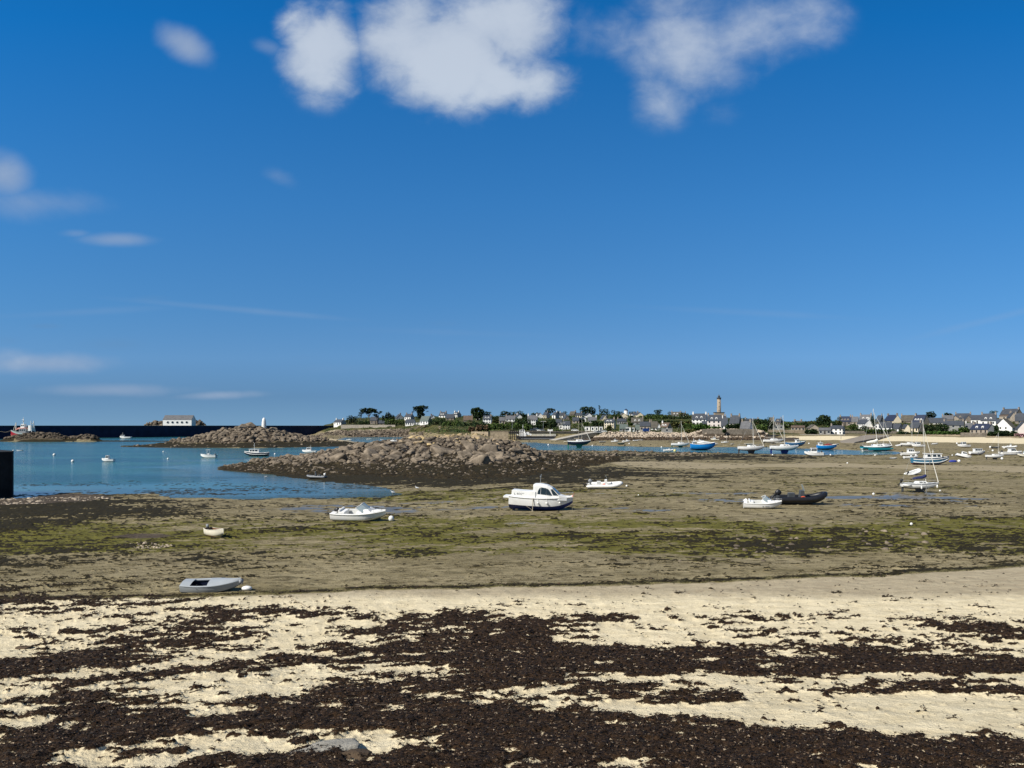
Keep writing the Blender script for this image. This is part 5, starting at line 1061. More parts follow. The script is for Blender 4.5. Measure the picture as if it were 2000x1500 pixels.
# landing ferry at the quay
d0 = 433; gx = (1008-1000)/FPX*d0; L = 78*d0/FPX; e = empty('vehicle_ferry', (gx+L/2, d0, H1(gx+L/2, d0))); z0 = 0
u = d0/FPX
m = MB(); vs = []; m.add([(-L*.5, -3, .8), (-L*.42, -3, .2), (L*.40, -3, .2), (L*.5, -3, 1.6), (L*.5, -3, 2.0), (-L*.5, -3, 2.0), (-L*.5, 3, .8), (-L*.42, 3, .2), (L*.40, 3, .2), (L*.5, 3, 1.6), (L*.5, 3, 2.0), (-L*.5, 3, 2.0)], [(0, 1, 2, 3, 4, 5), (11, 10, 9, 8, 7, 6), (0, 6, 7, 1), (1, 7, 8, 2), (2, 8, 9, 3), (3, 9, 10, 4), (4, 10, 11, 5), (5, 11, 6, 0)]); m.build('hull', M_['black'], e)
m = MB(); m.box((.5, -3.03, .55), (L*.82, .06, .35)); m.box((.5, 3.03, .55), (L*.82, .06, .35)); m.build('rubbing_band', M_['midgrey'], e)
m = MB(); m.box((-L*.33, 0, 2.9), (L*.16, 4.4, 1.9)); wh = m.build('deckhouse', M_['white'], e, bevel=.05)
m = MB(); vs = frustum(m, -L*.42, -L*.27, 3.6, 3.8, -L*.405, -L*.29, 3.2, 5.6); wh = m.build('wheelhouse', M_['white'], e, bevel=.05); side_panes(vs, wh, ((.1, .45), (.55, .9)), .5, .85)
m = MB(); m.tube((-L*.33, 0, 5.6), (-L*.33, 0, 8.6), .16, .08); m.box((-L*.33, 0, 7.0), (.2, 1.6, .12)); m.build('mast', M_['white'], e)
m = MB(); m.tube((-L*.21, -1.0, 3.4), (-L*.21, 1.0, 3.4), 1.0, n=14); m.tube((-L*.14, -1.2, 2.9), (-L*.14, -.8, 2.9), .6, n=12); m.build('hose_reel', M_['white'], e)
m = MB()
for k in range(19): m.box((-L*.1+L*.58*k/18, -2.9, 2.55), (.2, .1, 1.1)); m.box((-L*.1+L*.58*k/18, 2.9, 2.55), (.2, .1, 1.1))
m.box((L*.19, -2.9, 3.12), (L*.6, .08, .08)); m.box((L*.19, 2.9, 3.12), (L*.6, .08, .08)); m.build('side_railing', M_['alu'], e)
m = MB(); m.box((-L*.47, -1.0, 2.9), (1.6, 1.0, .5), ry=.4); m.build('winch', M_['white'], e)
tag(e, 'black flat decked ferry with white wheelhouse lying against the stone quay', 'ferry')
# --- buoys
def buoy(px, py, r, label, c='white', sink=.35, group=None, rope=False):
    g = ground(px, py); e = empty('mooring_buoy', (g.x, g.y, g.z)); m = MB(); m.ball((0, 0, r*.95 - (r*.5 if g.z < .02 else 0)), r, r, r*1.05, 14, 9); m.build('float', M_[c], e, True)
    m = MB(); zc = r*1.95-(r*.5 if g.z < .02 else 0); m.tube((0, 0, zc), (0, 0, zc+r*.35), r*.12); m.build('ring', M_['midgrey'], e); return tag(e, label, 'buoy', group)
buoy(764, 1018, .22, 'large white mooring buoy beside the bow of the open motorboat')
e = buoy(482, 1154, .13, 'flattened white float lying at the bow of the grey dinghy'); e.scale = (1.7, 1.2, .8)
buoy(1224, 951, .13, 'white buoy at the bow of the white inflatable')
buoy(1706, 967, .13, 'white buoy alone on the mud left of the small sailboat'); buoy(1780, 1026, .10, 'small white buoy on green weed at right'); buoy(1247, 968, .07, 'tiny white float on the mud right of the cabin boat')
buoy(1836, 960, .10, 'small white buoy under the bow of the nearest sailboat'); buoy(1318, 881.5, .45, 'cream buoy floating in the channel by the slim white boat', 'yellow')
e = buoy(1873, 903, .3, 'white buoy joined to a blue bag on the mud at right'); m = MB(); m.ball((-1.3, 0, .2), .9, .35, .3); m.build('bag', mat('blue_bag', (.03, .05, .30), .7), e, True)
for px, py, r, lb in ((106, 889.5, .38, 'bigger white buoy in the middle of the left bay'), (142, 902, .34, 'white buoy in the left bay, low and right of the bigger one'), (26, 881, .25, 'little white float left of the raft boat'), (319, 883, .22, 'little white float in the bay, upper one of two near mid left'), (328, 897, .24, 'white float below its twin near mid left'),
    (537, 887.5, .25, 'white float astern of the black hulled launch'), (1630, 876, .35, 'white buoy right of the deep blue fishing boat'), (1655, 906, .16, 'pale float on the sand strip in the right half'), (1789, 891, .25, 'white buoy astern of the pilothouse motorboat'), (1860, 890.5, .18, 'white float left of the tipped boat'),
    (1939, 882, .3, 'white buoy above the small sailboat at far right'), (1934, 875, .35, 'white buoy on the mud at far right near the dark low boat'), (1957, 898, .28, 'white buoy at the bow of the far right sailboat'), (1869, 867.5, .35, 'white buoy by the stern of the cabin boat near the beach'), (1509, 889.5, .18, 'white float between the two tall yachts'),
    (1071, 869.5, .35, 'white buoy in the channel in front of the ferry'), (1292, 874, .3, 'white float in the middle of the channel'), (1229, 868, .3, 'white buoy at the mud edge under the bank'), (1157, 871, .3, 'white float right of the two masted yacht'), (1580, 867.5, .3, 'pale float on the mud near the beach toe'),
    (1709, 890.5, .2, 'white float at the near edge of the puddle under the multihull'), (1622, 890, .22, 'white float at the near edge of the puddle right of the cruiser')):
    buoy(px, py, r, lb)
# gulls standing by the water
gullw = mat('gull_white', (.78, .78, .76), .8, .1, 8); gullg = mat('gull_grey', (.35, .37, .40), .8, .1, 8); beak = mat('gull_yellow', (.6, .4, .08), .6)
def gull(px, py, rz, label, s=1.0):
    g = ground(px, py); e = empty('gull', (g.x, g.y, g.z), R(rz)); m = MB(); rr = []
    for x, z, r in ((-.26, .20, .012), (-.17, .215, .045), (-.06, .22, .085), (.04, .235, .085), (.11, .27, .055), (.14, .33, .038), (.155, .375, .042), (.185, .385, .030), (.205, .38, .012)):
        rr.append([(x*s, r*math.cos(a)*s, (z+r*math.sin(a))*s) for a in [i*math.pi/4 for i in range(8)]])
    m.loft(rr); m.build('body', gullw, e, True)
    m = MB()
    for sd in (-1, 1): m.loft([[(x*s, (sd*(.085*k)+r*math.cos(a)*.35)*s, (z+r*math.sin(a))*s) for a in [i*math.pi/3 for i in range(6)]] for x, z, r, k in ((-.30, .20, .008, .5), (-.1, .235, .055, 1), (.07, .25, .04, .95))])
    m.build('wings', gullg, e, True); m = MB(); m.tube((.2*s, 0, .378*s), (.26*s, 0, .368*s), .012*s, .004*s); m.build('beak', beak, e)
    m = MB(); m.tube((-.01, .03, .15*s), (0, .03, 0), .008); m.tube((-.01, -.03, .15*s), (0, -.03, 0), .008); m.build('legs', beak, e); tag(e, label, 'gull')
gull(767, 966, 170, 'gull standing at the water edge above the open motorboat', 1.15); gull(814, 957, 150, 'gull standing on the weedy mud right of the water edge', 1.2); gull(519, 934, 20, 'gull on the shallow water left of the grey inflatable', .9)
# ---------------------------------------------------------------- walls, quays, beacons
stone_dark = mat('quay_stone_dark', (.030, .030, .030), .9, .5, .5, .5, 2, spec=.1); harbour = mat('breakwater_navy_stone', (.020, .028, .062), .85, .35, .25, .4, 1, spec=.2)  # breakwater stone is one even navy black
masonry = mat('warm_masonry', (.36, .29, .20), .9, .45, 1.0, .6, 3, spec=.1); masonry2 = mat('grey_masonry', (.22, .19, .15), .9, .45, .9, .6, 3, spec=.1); concrete = mat('concrete', (.42, .38, .31), .85, .25, .6, .3, 4)
def prism(mb, pts, z0, z1):
    n = len(pts); z0 = z0 if isinstance(z0, (list, tuple)) else [z0]*n; z1 = z1 if isinstance(z1, (list, tuple)) else [z1]*n
    vs = [(p[0], p[1], a) for p, a in zip(pts, z0)] + [(p[0], p[1], a) for p, a in zip(pts, z1)]
    mb.add(vs, [tuple(range(n))[::-1], tuple(range(n, 2*n))] + [(i, (i+1) % n, n+(i+1) % n, n+i) for i in range(n)])
def strip_poly(pts, w):
    L_, R_ = [], []
    for i, p in enumerate(pts):
        a = Vector(pts[max(i-1, 0)]); b = Vector(pts[min(i+1, len(pts)-1)]); d = (b-a).normalized(); nrm = Vector((-d.y, d.x))
        L_.append(tuple(Vector(p)+nrm*w/2)); R_.append(tuple(Vector(p)-nrm*w/2))
    return L_, R_
def wall_thing(name, pts, w, zb, zt, m, label, cap=None, cat='wall'):
    """a wall along plan points; zt per point"""
    zt = zt if isinstance(zt, (list, tuple)) else [zt]*len(pts); L_, R_ = strip_poly(pts, w); o0 = Vector((*pts[0], zb)); mb = MB()
    for i in range(len(pts)-1):
        prism(mb, [L_[i], R_[i], R_[i+1], L_[i+1]], zb, [zt[i], zt[i], zt[i+1], zt[i+1]])
    mb.v = [(x-o0.x, y-o0.y, z-o0.z) for x, y, z in mb.v]; e = empty(name, o0); mb.build('masonry', m, e)
    if cap:
        L2, R2 = strip_poly(pts, w+.3); mb = MB()
        for i in range(len(pts)-1): prism(mb, [L2[i], R2[i], R2[i+1], L2[i+1]], [zt[i]+.003]*2+[zt[i+1]+.003]*2, [zt[i]+.25]*2+[zt[i+1]+.25]*2)
        mb.v = [(x-o0.x, y-o0.y, z-o0.z) for x, y, z in mb.v]; mb.build('coping', cap, e)
    return tag(e, label, cat, None, 'thing')
XY = lambda px, d: ((px-1000)/FPX*d, d)
bw = [(-347-.6*95, 520-150), (-347, 520), (-287, 615), (-205, 746), (-170, 802)]
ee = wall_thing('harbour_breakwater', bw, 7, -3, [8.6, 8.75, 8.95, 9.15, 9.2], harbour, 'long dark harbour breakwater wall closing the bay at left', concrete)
mb = MB()
for (px, d) in ((190, 590),):
    x, y = XY(px, d-14); mb.tube((x, y, -1), (x, y, 6.2), .5, n=8); mb.box((x, y, 4.5), (1.3, .4, .3)); mb.box((x, y, 2.5), (1.3, .4, .3))
o = mb.build('mooring_post', mat('rusty_post', (.10, .07, .05), .9)); tag(o, 'thin rusty mooring post standing in front of the breakwater', 'post')
qe = [(-66, 60), (-70, 74), (-66, 85), (-60.5, 90.5), (-57.5, 89), (-57.2, 86), (-60, 76), (-64, 60)]
qx = [(-96, 40), (-96, 86), (-70, 92), (-62, 91.5), (-58.4, 90), (-57.3, 88), (-60, 84), (-75, 66)]
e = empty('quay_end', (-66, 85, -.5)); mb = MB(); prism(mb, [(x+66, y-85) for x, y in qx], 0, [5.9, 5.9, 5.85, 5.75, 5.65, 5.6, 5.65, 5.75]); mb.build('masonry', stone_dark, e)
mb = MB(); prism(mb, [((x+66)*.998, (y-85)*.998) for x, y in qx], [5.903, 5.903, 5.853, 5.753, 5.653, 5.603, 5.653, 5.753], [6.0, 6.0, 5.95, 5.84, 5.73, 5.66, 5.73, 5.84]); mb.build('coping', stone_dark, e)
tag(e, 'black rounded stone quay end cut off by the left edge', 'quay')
wall_thing('harbour_quay', [XY(994, 446), XY(1060, 446), XY(1130, 446), XY(1192, 447)], 4, -.5, 5.35, mat('harbour_quay_stone', (.075, .072, .062), .9, .5, .5, .6, 1.5, spec=.1), 'long grey stone quay behind the black ferry', masonry2)
wall_thing('stone_pier_head', [XY(958, 408), XY(993, 408)], 7, -.5, 5.7, masonry, 'pale square stone pier head among the yellow rocks', masonry)
wall_thing('pale_parapet', [XY(922, 440), XY(955, 432)], 1.5, 1, 5.4, masonry, 'low pale parapet leading to the square pier head', None)
mb = MB()
for i in range(9): x, y = XY(988+i*4.2, 424); mb.tube((x, y, 0), (x, y, 6.6 if i % 2 else 7.4), .22); 
x0, y0 = XY(988, 424); mb.box((x0+4.6, y0+.3, 5.0), (10.5, .3, .3)); mb.box((x0+4.6, y0+.3, 2.6), (10.5, .3, .3)); o = mb.build('timber_fender_piles', mat('tarred_timber', (.02, .018, .018), .9)); tag(o, 'dark timber piles between the pier head and the ferry', 'piles')
# stone ramps
def ramp_thing(name, left, right, zl, zr, m, label, thick=1.5):
    n = len(left); mb = MB(); prism_pts = left+right[::-1]; zt = zl+zr[::-1]; o0 = Vector((*left[0], 0)); prism(mb, [(x-o0.x, y-o0.y) for x, y in prism_pts], [z-thick-1 for z in zt], zt); o = mb.build(name, m); o.location = o0; return tag(o, label, 'slipway')
ramp_thing('stone_slipway', [XY(1086, 418), XY(1125, 428), XY(1168, 440)], [XY(1072, 426), XY(1112, 436), XY(1150, 446)], [.9, 3.1, 5.3], [.9, 3.1, 5.3], concrete, 'long pale stone ramp rising right from the mud behind the two masted yacht')
slipm = mat('worn_slipway', (.26, .22, .17), .9, .3, .8, .4, 3)
ramp_thing('beach_slipway', [XY(1643, 352), XY(1640, 372), XY(1690, 440)], [XY(1668, 344), XY(1672, 352), XY(1742, 440)], [.9, 1.3, 3.4], [.9, 1.2, 3.4], slipm, 'wide grey slipway crossing the sandy beach, its right side in shadow', 1.0)
# sea walls and garden walls at right
seaw = [('sea_wall', [XY(1372, 420), XY(1420, 419), XY(1478, 419)], PZ(838, 420), masonry2, 'tall rubble sea wall below the big white house with balconies'),
 ('sea_wall', [XY(1477, 421), XY(1530, 436), XY(1566, 438)], PZ(852, 436)+.8, masonry2, 'low rubble sea wall at the left end of the sandy beach'),
 ('garden_wall', [XY(1500, 458), XY(1540, 459), XY(1582, 459)], PZ(839.5, 459), masonry, 'sunlit rubble garden wall above the left end of the beach'),
 ('sea_wall', [XY(1563, 439), XY(1608, 440), XY(1650, 440)], PZ(848.2, 440), concrete, 'straight pale promenade wall under the two storey white cottage'),
 ('garden_wall', [XY(1650, 462), XY(1700, 460), XY(1750, 458)], PZ(841.5, 460), masonry2, 'long grey garden wall behind the slipway'),
 ('sea_wall', [XY(1700, 445), XY(1750, 441), XY(1790, 440)], PZ(849.5, 441), masonry, 'low rubble edging right of the slipway top'),
 ('sea_wall', [XY(1790, 440), XY(1830, 436), XY(1878, 430)], PZ(849, 436), masonry, 'rough pinkish stone edging below the clipped hedge'),
 ('garden_wall', [XY(1876, 428), XY(1918, 424), XY(1926, 424)], PZ(845, 426), masonry2, 'tall grey garden wall under the grey cottage with navy roof'),
 ('sea_wall', [XY(1926, 422), XY(1965, 414), XY(2060, 404)], PZ(853, 412), masonry, 'low sea wall in front of the white gabled house at right'),
 ('garden_wall', [XY(666, 672), XY(700, 674), XY(772, 676)], PZ(829.8, 674), mat('pale_coursed_wall', (.52, .45, .36), .9, .3, 1), 'long pale garden wall in front of the dark pine grove')]
for nm, pts, zt, m, lb in seaw:
    zb = min(H1(*p) for p in pts)-1.5; wall_thing(nm, pts, .9, zb, zt, m, lb, None)
# white obelisk beacon
g = ground(515, 838); d0 = 334; g = Vector(((515.5-1000)/FPX*d0, d0, PZ(838.5, d0))); e = empty('obelisk_beacon', g); mb = MB(); mb.lathe([(1.05, -1), (1.03, .3), (.98, 1.6), (.86, 3.2), (.68, 4.3), (.42, 4.85), (.1, 5.05)], 14); mb.build('shaft', mat('whitewash', (.80, .79, .75), .8, .12, .8), e, True)
mb = MB(); mb.lathe([(1.5, -1), (1.5, .1), (1.2, .35)], 14); mb.build('plinth', mat('whitewash', ()), e)
tag(e, 'white round topped obelisk beacon on the rocky islet', 'beacon')
# building with portholes on the outcrop
roofs = {'slate': mat('slate_roof', (.055, .062, .075), .75, .25, .6, .3, 3, spec=.3), 'slategrey': mat('old_slate_roof', (.12, .12, .125), .8, .3, .6, .3, 3), 'brown': mat('brown_tile_roof', (.125, .085, .06), .85, .35, .6, .3, 3),
 'brownslate': mat('lichened_slate_roof', (.095, .085, .066), .85, .35, .5, .3, 3), 'green': mat('green_grey_roof', (.10, .125, .11), .8, .25, .6, .3, 3), 'navy': mat('navy_slate_roof', (.022, .030, .060), .6, .2, .6, .2, 3, spec=.4), 'flat': mat('flat_roof_grey', (.25, .25, .24), .8, .2, .5)}
walls = {'white': mat('white_render', (.82, .80, .75), .8, .10, .5), 'cream': mat('cream_render', (.74, .64, .46), .85, .10, .5), 'pink': mat('pinkish_render', (.66, .53, .46), .85, .12, .5), 'stone': mat('granite_wall', (.22, .185, .15), .9, .4, .9, .4, 3), 'stonepale': mat('pale_granite_wall', (.38, .32, .25), .9, .35, .9, .4, 3),
 'grey': mat('shaded_gable_grey', (.36, .36, .35), .85, .15, .6), 'greystone': mat('grey_stone_wall', (.27, .265, .245), .9, .35, .9, .4, 3), 'pinkwhite': mat('rosy_white_render', (.72, .64, .58), .85, .10, .5)}  # grey: shade of the right hand gables put into the render colour
pane = mat('dark_window', (.030, .034, .040), .15, .2, 2, spec=.6); framew = mat('window_frame_white', (.75, .74, .70), .6); bluedoor = mat('blue_shutter', (.08, .22, .36), .6); darkdoor = mat('dark_door', (.04, .035, .03), .6); chimm = mat('chimney_stone', (.30, .25, .20), .9, .35, 1.2); shutg = mat('green_shutter', (.18, .30, .24), .6)
def house(x0, x1, wg, yb, ye, yr, wall, roof, chim='', nw=2, lab='', dorm=0, fl=1, a=None, D=None, d=None, gcol=None, flat=False, door=True, cat='house', gw=0, name='house', overh=.3):
    side = 1 if wg >= 0 else -1; xc = x1 if side > 0 else x0     # shared corner
    if wg == 0: xc = (x0+x1)/2
    g = ground(xc, yb, 380) if d is None else Vector(((xc-1000)/FPX*d, d, PZ(yb, d)))
    u = g.y/FPX; wf = (x1-x0)*u; wgm = abs(wg)*u
    Dp = D or 6.5
    if a is None:
        a = math.asin(min(.95, wgm/max(Dp, wgm/.95))) if wg else 0.0; Lh = wf/math.cos(a); Dp = max(Dp, wgm/.95) if wg else Dp
    else:
        a = R(a); Dp = wgm/math.sin(a); Lh = max(wf/max(.15, math.cos(a)), 2.5)
        if wf < 1.5*u: Lh = D or 9.0
    beta = math.atan2(g.x, g.y); rz = -(max(beta + a, .10) if side > 0 else beta - a) if wg else -max(beta, 0)
    he = (yb-ye)*u; hr = (yb-yr)*u
    if wg == 0: org = Vector((0, 0, 0))
    M = Matrix.Rotation(rz, 3, 'Z'); corner = Vector((side*Lh/2 if wg else 0, 0, 0)); loc = g - M @ corner
    e = empty(name, loc, rz); hx = Lh/2
    mb = MB(); zb = -3.5
    if flat:
        mb.box((0, Dp/2, (he+zb)/2), (Lh, Dp, he-zb)); mb.build('wall', walls[wall], e)
        mb = MB(); mb.box((0, Dp/2, he+.12), (Lh+.3, Dp+.3, .25)); mb.build('roof', roofs[roof], e)
    else:
        mb.add([(-hx, 0, zb), (hx, 0, zb), (hx, Dp, zb), (-hx, Dp, zb), (-hx, 0, he), (hx, 0, he), (hx, Dp, he), (-hx, Dp, he), (-hx, Dp/2, hr-.12), (hx, Dp/2, hr-.12)],
               [(0, 1, 5, 4), (2, 3, 7, 6), (0, 3, 2, 1), (4, 5, 9, 8), (7, 8, 9, 6)][:3] + [(1, 2, 6, 9, 5), (3, 0, 4, 8, 7)])
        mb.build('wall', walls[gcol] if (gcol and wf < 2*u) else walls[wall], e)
        if gcol and wf >= 2*u:  # gable slab: real stone on some houses, painted shade on grey ones
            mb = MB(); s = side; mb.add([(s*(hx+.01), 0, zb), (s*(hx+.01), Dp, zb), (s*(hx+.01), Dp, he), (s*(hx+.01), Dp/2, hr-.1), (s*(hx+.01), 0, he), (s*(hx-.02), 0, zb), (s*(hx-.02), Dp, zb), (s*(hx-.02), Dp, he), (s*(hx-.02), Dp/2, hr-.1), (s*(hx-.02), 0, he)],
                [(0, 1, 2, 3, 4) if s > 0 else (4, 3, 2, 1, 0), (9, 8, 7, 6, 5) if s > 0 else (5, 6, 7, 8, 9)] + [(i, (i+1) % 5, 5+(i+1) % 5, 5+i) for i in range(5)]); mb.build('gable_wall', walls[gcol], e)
        mb = MB(); th = .22; sl = (hr-he)/(Dp/2); oy = overh; xx = hx+.12
        prof = [(-oy, he-oy*sl), (Dp/2, hr), (Dp+oy, he-oy*sl), (Dp+oy, he-oy*sl+th), (Dp/2, hr+th), (-oy, he-oy*sl+th)]
        mb.add([(-xx, y, z) for y, z in prof]+[(xx, y, z) for y, z in prof], [tuple(range(6)), tuple(range(6, 12))[::-1]] + [(i, 6+i, 6+(i+1) % 6, (i+1) % 6) for i in range(6)]); rf = mb.build('roof', roofs[roof], e)
        for c in chim:
            x = {'L': -hx+.45, 'R': hx-.45, 'M': 0}[c]; mb = MB(); cw = min(1.0, Lh*.16); mb.box((x, Dp/2, hr-.2), (cw*.8, cw*1.2, 2.6)); mb.box((x, Dp/2, hr+1.15), (cw*.95, cw*1.4, .18))
            for q in (-.25, .25): mb.tube((x, Dp/2+q*cw, hr+1.2), (x, Dp/2+q*cw, hr+1.6), .13)
            mb.build('chimney', walls['white'] if (wall == 'white' and c != 'M' and len(lab) % 3 == 0) else chimm, rf)
        for k in range(dorm):
            x = -hx+Lh*(k+1)/(dorm+1) if dorm > 1 else 0; w_ = min(1.3, Lh/(dorm*2.2)); hd = min(1.5, (hr-he)*.55); y0_ = Dp/2*.16; mb = MB(); zd = he+(hr-he)*.16
            mb.add([(x-w_/2, y0_, zd-.3), (x+w_/2, y0_, zd-.3), (x+w_/2, y0_, zd+hd*.7), (x, y0_, zd+hd), (x-w_/2, y0_, zd+hd*.7), (x-w_/2, Dp/2*.8, zd+hd*.5), (x+w_/2, Dp/2*.8, zd+hd*.5), (x, Dp/2*.8, zd+hd)], [(0, 1, 2, 3, 4), (0, 4, 5), (1, 6, 2), (4, 3, 7, 5), (3, 2, 6, 7), (0, 5, 6, 1)])
            dm = mb.build('dormer', walls['white'] if wall != 'stone' else walls['stonepale'], rf); mb = MB(); mb.box((x, y0_-.01, zd+hd*.32), (w_*.5, .06, hd*.5)); mb.build('window', pane, dm)
    ww = min(.95, Lh/(max(nw, 1)*2.1)); fh = he/fl
    for f in range(fl):
        for k in range(nw):
            x = -hx+Lh*(k+.5)/nw; wh = min(1.35, fh*.52); z = fh*(f+.55); isdoor = door and f == 0 and k == nw//2 and not flat
            if isdoor: wh = fh*.78; z = fh*.40
            if wf < 1.5*u: break
            mb = MB(); mb.box((x, -.03, z), (ww, .10, wh)); w = mb.build('door' if isdoor else 'window', darkdoor if isdoor else pane, e)
            if wall in ('stone', 'greystone', 'stonepale', 'cream') and not isdoor: mb = MB(); mb.box((x, -.02, z-wh/2-.1), (ww+.3, .16, .16)); mb.build('sill', framew, w)
    for k in range(gw):
        y = Dp*(k+.5)/gw*.6+Dp*.2; mb = MB(); mb.box((side*(hx+.03), y, he*.95 if he > 2 else he*.6), (.10, .8, 1.15)); mb.build('window', pane, e)
    return tag(e, lab, cat)
